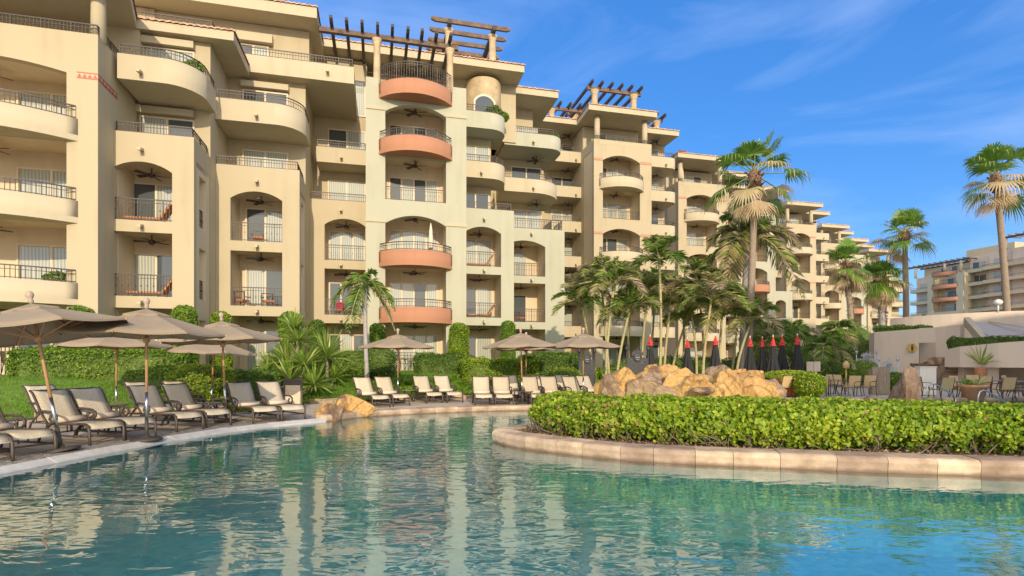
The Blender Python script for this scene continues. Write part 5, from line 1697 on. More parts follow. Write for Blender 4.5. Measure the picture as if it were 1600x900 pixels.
# under-planting of the grove and the courtyard shrubs behind it
for px, Y, rx, ry, rz_, lm, lab in [
        (915, 27.6, .9, .7, .8, HEDGE, 'bright bush below the palms between the two black emblem screens'),
        (985, 31, 1.5, 1, .9, CLIP, 'green bush behind the right black emblem screen'),
        (1050, 32, 1.7, 1, 1.0, DARKCLIP, 'dark bush among the palm stems behind the left part of the rocks'),
        (1098, 33, 1.5, 1, 1.0, CLIP, 'green bush among the palm stems behind the middle of the rocks'),
        (1140, 33.5, 1.6, 1, .9, DARKCLIP, 'dark bush below the tallest fan palm'),
        (1205, 37, 1.6, 1, 1.2, DARKCLIP, 'dark bush behind the closed black umbrellas'),
        (1240, 40, 1.7, 1, 1.5, CLIP, 'tall green bush behind the rightmost closed black umbrella'),
        (1285, 36, 1.5, 1, .9, DARKCLIP, 'low dark bush beyond the patio tables'),
        (1340, 44, 1.9, 1.2, 2.4, CLIP, 'big leafy bush beside the left end of the restaurant wall'),
        (1345, 33, 1.2, .9, .85, HEDGE, 'rounded bright bush left of the weathered timber stand'),
        (1395, 27.5, .75, .6, .52, CLIP, 'round clipped bush behind the standing boulder'),
        (1265, 23.0, .62, .6, .58, HEDGE, 'loose yellow-green bush in front of the patio chairs, right of the rock pile')]:
    shrub('garden_shrub', lab, hp_(px, Y), rx, ry, rz_, lm, .10, 2400, seed=int(px), z=0.0)
# a leafy mass closing the foot of the far wing
o_ = MB()
n = 5200
A = np.stack([rng.random(n)*70 + 52, rng.random(n)*9 + 66, np.zeros(n)], 1)
A[:, 1] = 62 + .62*(A[:, 0]-52) + rng.random(n)*7
A[:, 2] = rng.random(n)**.7*2.8
v, f, r = leaves(A, np.tile([0, -.6, .6], (n, 1)), .55, rnd=np.clip(.4 + .3*rng.normal(size=n), 0, 1))
tag(arr_obj('far_shrubbery', v, f, r, DARKCLIP), 'dark far shrubbery along the foot of the distant buildings', 'shrubbery', kind='stuff')
# ============================================================ FURNITURE AND OTHER THINGS
SLING = mat('sling_fabric', (0.46, 0.39, 0.275), .85, .2, 70.0, col2=(.60, .52, .38), bump=.3, bscale=200)
BOLST = mat('pale_bolster', (0.68, 0.56, 0.43), .85, .06, 8.0)
ALU = mat('bronze_frame', (0.062, 0.044, 0.031), .5, .15, 5.0)
FIN = mat('tan_finial', (.40, .31, .23), .6, .1)
CANVAS = mat('taupe_canvas', (0.285, 0.222, 0.150), .9, .07, 3.0, bump=.15, bscale=150)
POLEW = mat('teak_pole', (0.46, 0.25, 0.12), .5, .15, 4.0, stretch=(6, 6, 1))
STEEL = mat('steel', (0.62, 0.62, 0.62), .25, .05, 4.0, metal=1.0)
BASEM = mat('umbrella_base', (0.05, 0.042, 0.036), .6, .2)
BLACKC = mat('black_canvas', (0.018, 0.018, 0.020), .85, .2, 4.0)
REDC = mat('red_canvas', (0.55, 0.035, 0.025), .8, .1)
TOPM = mat('table_top', (0.20, 0.16, 0.12), .5, .15, 20.0)

def make_lounger():
    """foot end towards local +x, origin on the ground under the foot end's middle"""
    root = thing('sun_lounger', '', 'sun lounger', group='sling sun loungers round the pool')
    hw = .30
    def lp(s):      # side profile of the sling: s in 0..1 seat (foot->hinge)
        return None
    hinge = (-1.20, .36)
    seat = [(0.0, .20), (-.02, .30), (-.07, .365), (-.16, .39), (-.5, .375), (-.9, .36), hinge]
    ang = R(56)
    back = [hinge, (hinge[0]-.13, .36+.13), (hinge[0]-.27, .36+.31), (hinge[0]-.39, .36+.49), (hinge[0]-.46, .36+.58), (hinge[0]-.53, .36+.62)]
    for nm, prof in (('sling_seat', [(p[0], p[1]+.012) for p in seat[1:]]), ('sling_back', [(p[0], p[1]+.012) for p in back])):
        mb = MB(); k = len(prof)
        for (x, z) in prof:
            for y, dz in ((-hw, 0), (-hw*.5, -.012), (0, -.016), (hw*.5, -.012), (hw, 0)): mb.v.append((x, y, z + dz))
        for (x, z) in prof:
            for y, dz in ((-hw, 0), (-hw*.5, -.012), (0, -.016), (hw*.5, -.012), (hw, 0)): mb.v.append((x, y, z + dz - .012))
        o_ = k*5
        for i in range(k-1):
            for j in range(4):
                a = i*5+j
                mb.face((a, a+1, a+6, a+5), True); mb.face((a+o_, a+5+o_, a+6+o_, a+1+o_), True)
            a = i*5; mb.face((a, a+5, a+5+o_, a+o_)); a = i*5+4; mb.face((a, a+o_, a+5+o_, a+5))
        mb.face((0, 0+o_, 1+o_, 2+o_, 3+o_, 4+o_, 4, 3, 2, 1)); e = (k-1)*5; mb.face((e, e+1, e+2, e+3, e+4, e+4+o_, e+3+o_, e+2+o_, e+1+o_, e+o_))
        mb.build(nm, SLING, root)
    f = MB()
    for s in (-1, 1):
        y = s*(hw+.012)
        f.tube([(p[0], y, p[1]) for p in seat[1:]], .023, 7)
        f.tube([(p[0], y, p[1]) for p in back], .022, 7)
        f.tube([(-.05, y, .16), (-1.45, y, .14)], .018, 6)
    f.tube([(-.03, -hw, .17), (-.03, hw, .17)], .018, 6)
    f.tube([(-1.25, -hw, .33), (-1.25, hw, .33)], .016, 6)
    f.tube([(-1.45, -hw, .14), (-1.45, hw, .14)], .013, 6)
    f.tube([(back[-1][0], -hw, back[-1][1]), (back[-1][0], hw, back[-1][1])], .016, 6)
    f.tube([(-1.45, -hw*.6, .15), (back[2][0], -hw*.6, back[2][1]-.02)], .010, 6); f.tube([(-1.45, hw*.6, .15), (back[2][0], hw*.6, back[2][1]-.02)], .010, 6)
    f.build('frame', ALU, root)
    for s in (-1, 1):
        y = s*(hw+.012)
        l1 = MB(); l1.tube([(-.12, y, .385), (-.04, y, .35), (-.005, y, .27), (0.0, y, .12), (.01, y, 0)], .026, 7); l1.build('leg', ALU, root)
        l2 = MB(); l2.tube([(-1.10, y, .35), (-1.28, y, .24), (-1.42, y, .10), (-1.46, y, 0)], .025, 7); l2.build('leg', ALU, root)
        arm = MB(); arm.tube([(-1.44, y*1.02, .58), (-1.2, y*1.1, .60), (-.99, y*1.12, .585), (-.88, y*1.12, .54), (-.86, y*1.12, .46), (-.93, y*1.1, .39), (-1.03, y*1.06, .38), (-1.09, y*1.08, .45), (-1.04, y*1.1, .52)], .023, 7); arm.build('armrest', ALU, root)
    bo = MB(); bo.tube([(hinge[0]+.10, -hw*.97, .425), (hinge[0]+.10, 0, .42), (hinge[0]+.10, hw*.97, .425)], .06, 12); bo.build('bolster', BOLST, root)
    return root
LOUNGE = make_lounger(); Lused = []
def lounge(x, y, deg, label, z=0.0):
    return place(LOUNGE, Lused, (x, y, z), R(deg), label)
# near row at the left, foot ends to the water
for (x, y, a, lab) in [
        (-7.85, 8.15, -18, 'nearest sling lounger, cut off at the left edge of the picture'),
        (-7.86, 8.95, -19, 'near sling lounger showing its whole foot end, left of the leaning umbrella pole'),
        (-7.68, 10.32, -20, 'sling lounger just right of the leaning umbrella pole, its bolster pushed to the front'),
        (-7.52, 11.02, -20, 'sling lounger just left of the pole of the second umbrella from the left'),
        (-7.22, 12.2, -24, 'sling lounger just right of the pole of the second umbrella from the left'),
        (-6.98, 12.95, -26, 'sling lounger left of the pole of the umbrella before the yuccas'),
        (-6.22, 13.75, -42, 'sling lounger just right of the pole of the umbrella before the yuccas'),
        (-5.72, 14.25, -44, 'sling lounger in front of the litter bin'),
        # second row, behind
        (-9.7, 12.4, -20, 'second-row lounger at the left end, behind the nearest pair'),
        (-8.9, 14.5, -22, 'second-row lounger behind the small table of the second umbrella'),
        (-8.3, 15.2, -22, 'second-row lounger whose top shows right of the second umbrella pole'),
        # middle group
        (-4.40, 18.3, -52, 'sling lounger directly right of the yellow boulder'),
        (-3.85, 18.95, -54, 'second sling lounger right of the yellow boulder, beside the middle umbrella pole'),
        (-2.86, 20.15, -62, 'sling lounger right of the middle umbrella and its small table'),
        (-2.15, 20.5, -64, 'sling lounger left of the open patch of lawn, farther from the middle umbrella'),
        (-.98, 18.95, -83, 'sling lounger facing the water right of the open patch of lawn'),
        (-.26, 18.95, -84, 'sling lounger facing the water left of the pole of the umbrella at the island tip'),
        (.18, 21.0, -80, 'greyish second-row lounger behind the pole of the umbrella at the island tip'),
        (.98, 19.1, -78, 'sling lounger right of the pole of the umbrella at the island tip'),
        (1.42, 20.9, -78, 'narrow second-row lounger showing between the two loungers left of the reddish boulder'),
        (1.72, 19.3, -78, 'greyer sling lounger behind the small reddish boulder'),
        (2.55, 21.2, -74, 'second-row lounger showing just left of the rightmost brown umbrella'),
        (2.86, 19.4, -66, 'sling lounger beside the pole of the rightmost brown umbrella'),
        (3.55, 20.3, -64, 'last sling lounger, partly hidden by the rock pile')]:
    lounge(x, y, a, lab)

def make_table():
    root = thing('side_table', '', 'side table', group='small poolside tables')
    t = MB(); t._lathe([(.26, .43), (.285, .435), (.285, .455), (.26, .46)], 20); t.build('table_top', TOPM, root)
    for i in range(4):
        a = R(45 + 90*i); c, s = math.cos(a), math.sin(a)
        l_ = MB(); l_.tube([(.20*c, .20*s, .43), (.19*c, .19*s, .2), (.24*c, .24*s, 0)], .016, 6); l_.build('leg', ALU, root)
    r_ = MB(); r_.tube([(.19*math.cos(R(45)), .19*math.sin(R(45)), .2), (-.19*math.cos(R(45)), -.19*math.sin(R(45)), .2)], .01, 6); r_.tube([(.19*math.cos(R(135)), .19*math.sin(R(135)), .2), (-.19*math.cos(R(135)), -.19*math.sin(R(135)), .2)], .01, 6); r_.build('stretcher', ALU, root)
    return root
TAB = make_table(); Tused = []
for (x, y, lab) in [
        (-9.5, 10.35, 'small round table behind the leaning umbrella pole, between the first loungers'),
        (-8.75, 11.85, 'small round table beside the second umbrella pole from the left'),
        (-7.9, 14.2, 'small round table beside the pole of the umbrella before the yuccas'),
        (-10.2, 14.0, 'small round table in the second row behind the second umbrella pole'),
        (-8.6, 16.1, 'small round table in the second row near the tilted rear umbrella pole'),
        (-4.0, 21.0, 'small round table beside the middle umbrella, right of the yellow boulder'),
        (.52, 20.2, 'small round table under the umbrella at the island tip'),
        (2.35, 20.6, 'small round table under the rightmost brown umbrella')]:
    place(TAB, Tused, (x, y, 0), .3, lab)

def make_umbrella():
    root = thing('pool_umbrella', '', 'umbrella', group='brown poolside umbrellas')
    Rr, zr, zp = 1.42, 2.10, 2.56
    def canopy(r, z0, z1, th, sag, val):
        """eight separate cloth panels sewn along the ribs, each sagging a little, with a short hem"""
        mb = MB(); n = 8; sub = 6; rad = 5
        for k in range(n):
            for layer in (0, 1):
                b0 = len(mb.v)
                for j in range(rad+1):
                    t = max(.02, j/rad)
                    for i in range(sub+1):
                        f_ = i/sub; a = 2*math.pi*(k+f_)/n
                        w = math.cos(math.pi/n)/math.cos((f_-.5)*2*math.pi/n)
                        q = r*t*w; dip = sag*math.sin(math.pi*f_)*t
                        mb.v.append((q*math.cos(a), q*math.sin(a), z1 + (z0-z1)*(t**1.04) - dip - layer*th))
                for j in range(rad):
                    for i in range(sub):
                        x = b0 + j*(sub+1) + i
                        fc = (x, x+sub+1, x+sub+2, x+1)
                        mb.face(fc if layer == 0 else fc[::-1], True)
                if layer == 0:
                    e = b0 + rad*(sub+1); h0 = len(mb.v)
                    for i in range(sub+1):
                        p_ = mb.v[e+i]; mb.v.append((p_[0], p_[1], p_[2]-val))
                    for i in range(sub): mb.face((e+i, h0+i, h0+i+1, e+i+1))
        return mb
    c = canopy(Rr, zr, zp, .008, .035, .035).build('canopy', CANVAS, root)
    canopy(.42, zp-.095, zp+.03, .006, .02, .03).build('vent_cap', CANVAS, root)
    f = MB(); f._lathe([(.02, 2.58), (.045, 2.63), (.03, 2.665), (.05, 2.70), (.062, 2.74), (.045, 2.79), (.01, 2.81)], 12); f.build('finial', FIN, root)
    p = MB(); p.tube([(0, 0, .95), (0, 0, 2.58)], .026, 10); p.build('pole', POLEW, root)
    s = MB(); s.tube([(0, 0, .40), (0, 0, .95)], .029, 10); s.build('pole_sleeve', STEEL, root)
    s = MB(); s.tube([(0, 0, .03), (0, 0, .42)], .034, 10); s._lathe([(.27, 0), (.28, .03), (.24, .055), (.06, .07), (.05, .12)], 20); s.build('base', BASEM, root)
    h = MB(); h._lathe([(.05, 1.93), (.06, 1.96), (.06, 2.02), (.05, 2.05)], 12); h.build('hub', POLEW, root)
    for k in range(8):
        a = 2*math.pi*k/8; d = Vector((math.cos(a), math.sin(a), 0))
        r_ = MB(); r_.bar(d*.05 + Vector((0, 0, zp-.03)), d*(Rr+.02) + Vector((0, 0, zr-.03)), .022, .028)
        r_.bar(d*.05 + Vector((0, 0, 1.99)), d*.72 + Vector((0, 0, zr+.15)), .018, .022); r_.build('rib', POLEW, root)
    return root
UMB = make_umbrella(); Uused = []
def umb(x, y, rz, lab, s=1.0, tilt=None, z=0.0): place(UMB, Uused, (x, y, z), R(rz), lab, s, tilt)
umb(-7.78, 9.40, 8, 'nearest brown umbrella at the far left on a leaning pole', 1.0, (0, R(-10.5)))
umb(-7.20, 10.72, 14, 'second brown umbrella from the left, upright pole close to the pool edge', 1.0)
umb(-11.2, 15.4, 20, 'brown umbrella in the second row between the first two, on a lighter rear pole', 1.0, (0, R(0)), -.1)
umb(-7.30, 13.9, 10, 'brown umbrella just left of the yuccas with its pole leaning slightly right', 1.0, (0, R(-2.5)))
umb(-9.2, 16.6, 0, 'low brown umbrella half hidden behind the one left of the yuccas', .90, (0, R(3)), -.05)
umb(-4.32, 20.6, 22, 'middle brown umbrella in front of the lowest terracotta balcony', 1.0, (0, R(0)))
umb(.38, 19.7, 10, 'brown umbrella behind the tip of the pool island', 1.0, (0, R(-1.5)))
umb(.60, 23.2, 30, 'smaller looking brown umbrella farther back, behind the one at the island tip', 1.0)
umb(2.62, 20.0, 16, 'rightmost brown umbrella, just left of the rock pile', 1.0)

def make_closed():
    root = thing('closed_umbrella', '', 'umbrella', group='closed black umbrellas behind the rocks')
    def folds(z0, z1, r0, r1, amp, nf=8):
        mb = MB(); n = 64; rows_ = 10
        for j in range(rows_+1):
            t = j/rows_
            for k in range(n):
                a = 2*math.pi*k/n
                r = (r0 + (r1-r0)*t**1.25)*(1 + amp*t*math.cos(nf*a) + .05*math.sin(3*a+t*4))
                mb.v.append((r*math.cos(a), r*math.sin(a), z0 + (z1-z0)*t))
        for j in range(rows_):
            for k in range(n):
                a, b_ = j*n+k, j*n+(k+1) % n; mb.face((a, a+n, b_+n, b_), True)
        return mb
    folds(2.42, .78, .10, .33, .24).build('canopy', BLACKC, root)
    folds(2.72, 2.30, .03, .135, .12).build('cap', REDC, root)
    f = MB(); f._lathe([(.025, 2.70), (.03, 2.76), (.01, 2.84)], 10); f.build('finial', BOLST, root)
    p = MB(); p.tube([(0, 0, .05), (0, 0, 2.72)], .025, 8); p.build('pole', ALU, root)
    p = MB(); p._lathe([(.28, 0), (.28, .05), (.06, .09), (.05, .2)], 18); p.build('base', BASEM, root)
    return root
CL = make_closed(); Cused = []
for (px, Y, s, lab) in [
        (1016, 25.5, 1.0, 'closed black umbrella with a red cap, leftmost of the row beside the emblem screen'),
        (1074, 26.5, .97, 'slim closed black umbrella with a red cap behind the left half of the rocks'),
        (1118, 26.0, 1.02, 'wide closed black umbrella with a red cap behind the middle of the rocks'),
        (1172, 27.0, 1.0, 'closed black umbrella with a red cap at the foot of the tallest fan palm'),
        (1191, 27.5, 1.0, 'closed black umbrella with a red cap just right of the tallest fan palm'),
        (1208, 26.0, 1.0, 'closed black umbrella with a red cap, left of the touching pair'),
        (1222, 26.6, 1.02, 'closed black umbrella with a red cap, in the middle of the right three'),
        (1246, 26.2, 1.03, 'closed black umbrella with a red cap, rightmost of the row')]:
    q = at(px, Y); place(CL, Cused, (q.x, q.y, 0), px*.37, lab, s)

# ------------------------------------------------------------ rocks
def rockmat(name, c1, c2, c3):
    m, n, l, b = newmat(name)
    tc_ = n.new('ShaderNodeTexCoord')
    a1 = n.new('ShaderNodeTexNoise'); a1.inputs['Scale'].default_value = 1.7; a1.inputs['Detail'].default_value = 9; a1.inputs['Roughness'].default_value = .62; a1.inputs['Distortion'].default_value = .8
    l.new(tc_.outputs['Object'], a1.inputs['Vector'])
    r_ = n.new('ShaderNodeValToRGB'); el = r_.color_ramp.elements
    el[0].position, el[0].color = .32, (*c3, 1); el[1].position, el[1].color = .72, (*c2, 1)
    e = el.new(.47); e.color = (*c1, 1)
    l.new(a1.outputs['Fac'], r_.inputs['Fac'])
    vo = n.new('ShaderNodeTexVoronoi'); vo.feature = 'DISTANCE_TO_EDGE'; vo.inputs['Scale'].default_value = 1.5
    wa = n.new('ShaderNodeMixRGB'); wa.inputs[0].default_value = .35; l.new(tc_.outputs['Object'], wa.inputs[1]); l.new(a1.outputs['Color'], wa.inputs[2]); l.new(wa.outputs[0], vo.inputs['Vector'])
    vr = n.new('ShaderNodeMapRange'); vr.inputs[1].default_value = 0; vr.inputs[2].default_value = .05; vr.inputs[3].default_value = .38; vr.inputs[4].default_value = 1
    l.new(vo.outputs['Distance'], vr.inputs[0])
    mv = n.new('ShaderNodeMixRGB'); mv.blend_type = 'MULTIPLY'; mv.inputs[0].default_value = .8; l.new(r_.outputs[0], mv.inputs[1]); l.new(vr.outputs[0], mv.inputs[2])
    a3 = n.new('ShaderNodeTexNoise'); a3.inputs['Scale'].default_value = .9; a3.inputs['Detail'].default_value = 5; a3.inputs['Distortion'].default_value = 1.2
    mp_ = n.new('ShaderNodeMapping'); mp_.inputs['Location'].default_value = (7, 3, 1); l.new(tc_.outputs['Object'], mp_.inputs['Vector']); l.new(mp_.outputs[0], a3.inputs['Vector'])
    s3 = n.new('ShaderNodeMapRange'); s3.inputs[1].default_value = .56; s3.inputs[2].default_value = .66; l.new(a3.outputs['Fac'], s3.inputs[0])
    st_ = n.new('ShaderNodeMixRGB'); st_.inputs['Color2'].default_value = (.16, .095, .055, 1); l.new(s3.outputs[0], st_.inputs['Fac']); l.new(mv.outputs[0], st_.inputs['Color1'])
    a4 = n.new('ShaderNodeTexNoise'); a4.inputs['Scale'].default_value = 16; a4.inputs['Detail'].default_value = 8; l.new(tc_.outputs['Object'], a4.inputs['Vector'])
    r4 = n.new('ShaderNodeMapRange'); r4.inputs[1].default_value = .3; r4.inputs[2].default_value = .7; r4.inputs[3].default_value = .70; r4.inputs[4].default_value = 1.15; l.new(a4.outputs['Fac'], r4.inputs[0])
    m4 = n.new('ShaderNodeMixRGB'); m4.blend_type = 'MULTIPLY'; m4.inputs[0].default_value = 1; l.new(st_.outputs[0], m4.inputs[1]); l.new(r4.outputs[0], m4.inputs[2])
    l.new(m4.outputs[0], b.inputs['Base Color']); b.inputs['Roughness'].default_value = .85
    n2 = n.new('ShaderNodeTexNoise'); n2.inputs['Scale'].default_value = 7; n2.inputs['Detail'].default_value = 10; n2.inputs['Roughness'].default_value = .65
    l.new(tc_.outputs['Object'], n2.inputs['Vector'])
    bp = n.new('ShaderNodeBump'); bp.inputs['Strength'].default_value = .6; bp.inputs['Distance'].default_value = .06
    l.new(n2.outputs['Fac'], bp.inputs['Height']); l.new(bp.outputs[0], b.inputs['Normal'])
    return m
ROCKY = rockmat('golden_sandstone', (.54, .31, .095), (.60, .40, .165), (.30, .175, .08))
ROCKG = rockmat('greyish_sandstone', (.36, .25, .15), (.50, .33, .14), (.18, .125, .09))
ROCKR = rockmat('reddish_rock', (.40, .23, .17), (.46, .30, .22), (.28, .16, .13))
ROCKB = rockmat('brown_banded_rock', (.26, .18, .12), (.36, .26, .18), (.17, .11, .08))
def rock(name, label, c, rx, ry, rz_, m, seed, cuts=9, rot=0.0, group=None, cat='boulder', rough=.06, taper=0.0):
    bm_ = __import__('bmesh').new()
    import bmesh
    bmesh.ops.create_icosphere(bm_, subdivisions=5, radius=1.0)
    P = np.array([v.co[:] for v in bm_.verts]); g = np.random.default_rng(seed)
    P = P*(1 + .16*noise3(P, 1.5, seed))[:, None]
    for _ in range(cuts + 6):
        nn = unit(g.normal(size=3)); d = g.uniform(.50, .86)
        over = np.maximum(0, P @ nn - d); P = P - nn*(over*.98)[:, None]
    # strata ledges and chipped hollows
    ax = unit(g.normal(size=3) + np.array([0, 0, 1.2])); lay = np.sin((P @ ax)*g.uniform(7, 11) + g.random()*6)
    P = P*(1 + .022*np.sign(lay)*np.abs(lay)**.4 + rough*.55*noise3(P, 4.2, seed+1) + rough*.25*noise3(P, 11.0, seed+2))[:, None]
    P[:, :2] *= (1 - taper*P[:, 2:3])
    P = P*np.array([rx, ry, rz_])
    P[:, 2] = np.maximum(P[:, 2], -rz_*.55)
    for v, p_ in zip(bm_.verts, P): v.co = p_
    me = bpy.data.meshes.new(name); bm_.to_mesh(me); bm_.free()
    me.polygons.foreach_set('use_smooth', [True]*len(me.polygons)); me.materials.append(m)
    try: me.set_sharp_from_angle(angle=R(24))
    except Exception: pass
    o = bpy.data.objects.new(name, me); COL.objects.link(o)
    o.location = (c[0], c[1], c[2] + rz_*.5); o.rotation_euler = (0, 0, rot)
    return tag(o, label, cat, group)
def rpx(px, Y, z=0.0): q = at(px, Y); return (q.x, q.y, z)
rock('boulder', 'long yellow boulder lying on the pool edge left of the middle loungers', rpx(545, 15.9, -.05), .85, .5, .48, ROCKY, 31, 10, .25)
rock('boulder', 'squat yellow boulder piece at the left end of the yellow boulder, by the water', rpx(511, 15.2, -.15), .32, .28, .42, ROCKY, 32, 9, .9)
rock('boulder', 'dark slanted slab leaning on the left of the yellow boulder', rpx(524, 15.0, -.15), .22, .2, .34, ROCKG, 33, 8, .3)
rock('boulder', 'small reddish boulder in front of the loungers near the rightmost brown umbrella', rpx(895, 14.6, .05), .30, .26, .40, ROCKR, 34, 7, .3)
rock('standing_boulder', 'tall tapering brown boulder standing up from the island hedge', rpx(1413, 11.2, .0), .37, .34, 1.02, ROCKB, 47, 2, .8, taper=.16)
rock('boulder', 'low flat boulder peeping out of the hedge left of the standing boulder', rpx(1362, 11.6, .2), .28, .25, .42, ROCKB, 36, 8, 1.0)
pile = [  # px, Y, z, rx, ry, rz, material, label
    (968, 18.0, .1, .62, .6, .78, ROCKY, 'yellow boulder with dark hollows at the left end of the rock pile'),
    (952, 17.7, .05, .28, .3, .60, ROCKG, 'grey shaded boulder at the extreme left of the rock pile'),
    (1000, 17.6, .0, .55, .5, .70, ROCKG, 'greyish boulder, second from the left along the front of the rock pile'),
    (1032, 17.4, .0, .62, .5, .74, ROCKG, 'broad greyish boulder left of centre in the rock pile'),
    (1068, 17.3, .0, .75, .5, .80, ROCKY, 'large golden boulder at the centre front of the rock pile'),
    (1104, 17.2, .0, .60, .5, .68, ROCKY, 'golden boulder right of centre at the front of the rock pile'),
    (1142, 17.3, .0, .70, .5, .80, ROCKY, 'big golden boulder in the right front of the rock pile'),
    (1180, 17.6, .0, .58, .5, .78, ROCKY, 'golden boulder near the right end of the rock pile'),
    (1200, 18.1, .05, .40, .4, .70, ROCKG, 'brown hollowed boulder at the right end of the rock pile'),
    (1030, 18.6, .72, .66, .5, .42, ROCKY, 'golden slab on top of the left half of the rock pile'),
    (1006, 18.5, .55, .5, .45, .36, ROCKG, 'grey boulder in the upper left of the rock pile'),
    (1024, 18.9, .98, .36, .35, .28, ROCKY, 'topmost small golden boulder left of centre on the rock pile'),
    (1086, 18.5, .62, .62, .5, .40, ROCKY, 'golden boulder on the upper middle of the rock pile'),
    (1122, 18.6, .80, .42, .4, .42, ROCKG, 'brown topped boulder at the crest right of centre on the rock pile'),
    (1148, 18.5, .66, .60, .5, .44, ROCKY, 'golden boulder on the upper right of the rock pile'),
    (1176, 18.5, .55, .5, .45, .40, ROCKY, 'smaller golden boulder on the upper right end of the rock pile'),
    (1055, 18.7, .80, .40, .4, .30, ROCKY, 'wedge of golden stone in the saddle of the rock pile')]
for i, (px, Y, z_, rx, ry, rz_, m_, lab) in enumerate(pile):
    rock('boulder', lab, rpx(px, Y, z_*1.0), rx*1.5, ry*1.3, rz_*1.2, m_, 50+i, 11, i*.7, 'boulders of the rock pile behind the hedge', rough=.09)
# a jutting stone spout in the front
rock('boulder', 'flat stone lip jutting from the front of the rock pile', rpx(1098, 16.6, .6), .40, .34, .16, ROCKG, 91, 8, .5)

# ------------------------------------------------------------ litter bin
bn = thing('litter_bin', 'pebble-panelled litter bin with a dark hood beside the grass slope', 'litter bin', rpx(458, 18.0), R(20))
PEB = mat('bin_panel', (.62, .50, .34), .85, .2, 40.0, bump=.6, bscale=60)
mb = MB(); mb.box(-.262, .262, -.262, .262, .065, .78); mb.build('panel', PEB, bn)
mb = MB()
for sx in (-1, 1):
    for sy in (-1, 1): mb.box(sx*.26-.03, sx*.26+.03, sy*.26-.03, sy*.26+.03, 0, .93)
mb.box(-.28, .28, -.28, .28, 0, .06); mb.box(-.285, .285, -.285, .285, .931, .97); mb.build('frame', ALU, bn)
mb = MB(); mb.box(-.22, .22, -.255, .255, .80, .93); mb.build('flap', IRON, bn)

# ------------------------------------------------------------ ironwork screens with round emblem
def screen(label, px, Y, w, h, rz, m_, th=.05, posts=True, ring=True):
    q = at(px, Y)
    o = thing('emblem_screen', label, 'screen', (q.x, q.y, 0), R(rz))
    mb = MB()
    # perforated panel: a grid of bars over a sheet
    nx, nz_ = int(w/.13), int(h/.13)
    for i in range(nx+1): mb.box(-w/2 + w*i/nx - .047, -w/2 + w*i/nx + .047, -.02, .02, .25, h)
    for j in range(nz_+1): mb.box(-w/2, w/2, -.018, .018, .25 + (h-.25)*j/nz_ - .047, .25 + (h-.25)*j/nz_ + .047)
    mb.build('panel', m_, o)
    if ring:
        em = MB(); c = Vector((0, -.04, h + .05)); rr = w*.20 if w > .7 else w*.26
        em.tube([c + Vector((rr*math.cos(a), 0, rr*math.sin(a))) for a in np.linspace(0, 2*math.pi, 33)], .025, 6)
        k = len(em.v); em.add([c + Vector((rr*.96*math.cos(a), .01, rr*.96*math.sin(a))) for a in np.linspace(0, 2*math.pi, 32, endpoint=False)], [tuple(range(32))])
        e = em.build('emblem', m_, o)
        lt = MB(); lt.box(-rr*.6, rr*.6, -.055, -.042, h+.03, h+.07)
        pts = arch_pts(-rr*.6, rr*.6, h+.10, rr*.45); lt.tube([(a, -.05, z) for a, z in pts], .014, 5)
        lt.box(-rr*.4, rr*.4, -.055, -.042, h-.06, h-.03); lt.build('emblem_mark', DULLM, e)
        fl = MB()
        for k_ in range(7):
            x = (k_-3)*rr*.45; hh = (.38 - .05*abs(k_-3))*(1.0 if k_ % 2 else .8)
            z0 = h + rr*.55 + .05
            fl.prism([(x-.035, z0), (x+.035, z0), (x+.05, z0+hh*.4), (x+.03, z0+hh*.7), (x+.065, z0+hh), (x-.01, z0+hh*.72), (x-.04, z0+hh*.4)], -.02, .02, 'y')
        fl.build('flame_crest', m_, o)
    if posts:
        for s in (-1, 1):
            p = MB(); p.tube([(s*(w/2+.06), 0, 0), (s*(w/2+.06), 0, h+.32)], .035, 8); p._lathe([(.035, h+.32), (.07, h+.38), (.08, h+.5), (.05, h+.52)], 10, (s*(w/2+.06), 0, 0))
            for k_ in range(4):
                a = k_*1.57; p.tube([(s*(w/2+.06)+.06*math.cos(a), .06*math.sin(a), h+.48), (s*(w/2+.06)+.09*math.cos(a), .09*math.sin(a), h+.62)], [.014, .004], 5)
            p.build('torch_post', m_, o)
    return o
DULLM = mat('dull_mark', (.20, .21, .23), .5, .1)
GREYM = mat('pale_metal', (.42, .42, .43), .45, .12, 8.0)
BLACKM = mat('black_metal', (.030, .030, .034), .5, .2, 8.0)
screen('narrow black metal screen with a round emblem behind the rightmost brown umbrella pole', 917, 24.5, .60, 1.60, 10, BLACKM)
screen('wide black metal screen with a round emblem left of the closed black umbrellas', 996, 23.8, .84, 1.68, 6, BLACKM)
screen('pale grey perforated screen with a round emblem before the restaurant wall', 1354, 34.0, 1.05, 1.7, -8, GREYM)
screen('grey perforated screen with a round emblem behind the weathered timber stand', 1388, 29.0, .8, 1.25, -8, GREYM)

# weathered timber stand, white cabinet, stone pillar
o = thing('timber_stand', 'weathered brown timber stand with a flat face on the dining patio', 'timber stand', rpx(1376, 25.6), R(-10))
TIMB = mat('weathered_timber', (.30, .24, .17), .85, .3, 3.0, bump=.5, bscale=14, stretch=(8, 8, 1))
mb = MB()
for i in range(5):
    x0 = -.37 + i*.15; mb.prism([(x0, .02), (x0+.143, .02), (x0+.143, 1.30 - .02*(i % 2)), (x0, 1.30 - .03*((i+1) % 2))], -.06, .06, 'y')
mb.build('boards', TIMB, o); mb = MB(); mb.box(-.36, .36, .07, .40, 0, 1.2); mb.build('body', TIMB, o)
o = thing('white_cabinet', 'white painted plank cabinet on the dining patio below the stone planter', 'cabinet', rpx(1446, 25.0), R(-12))
mb = MB()
for i in range(5): mb.box(-.33 + i*.132, -.33 + i*.132 + .126, -.24, .24, .04, 1.28)
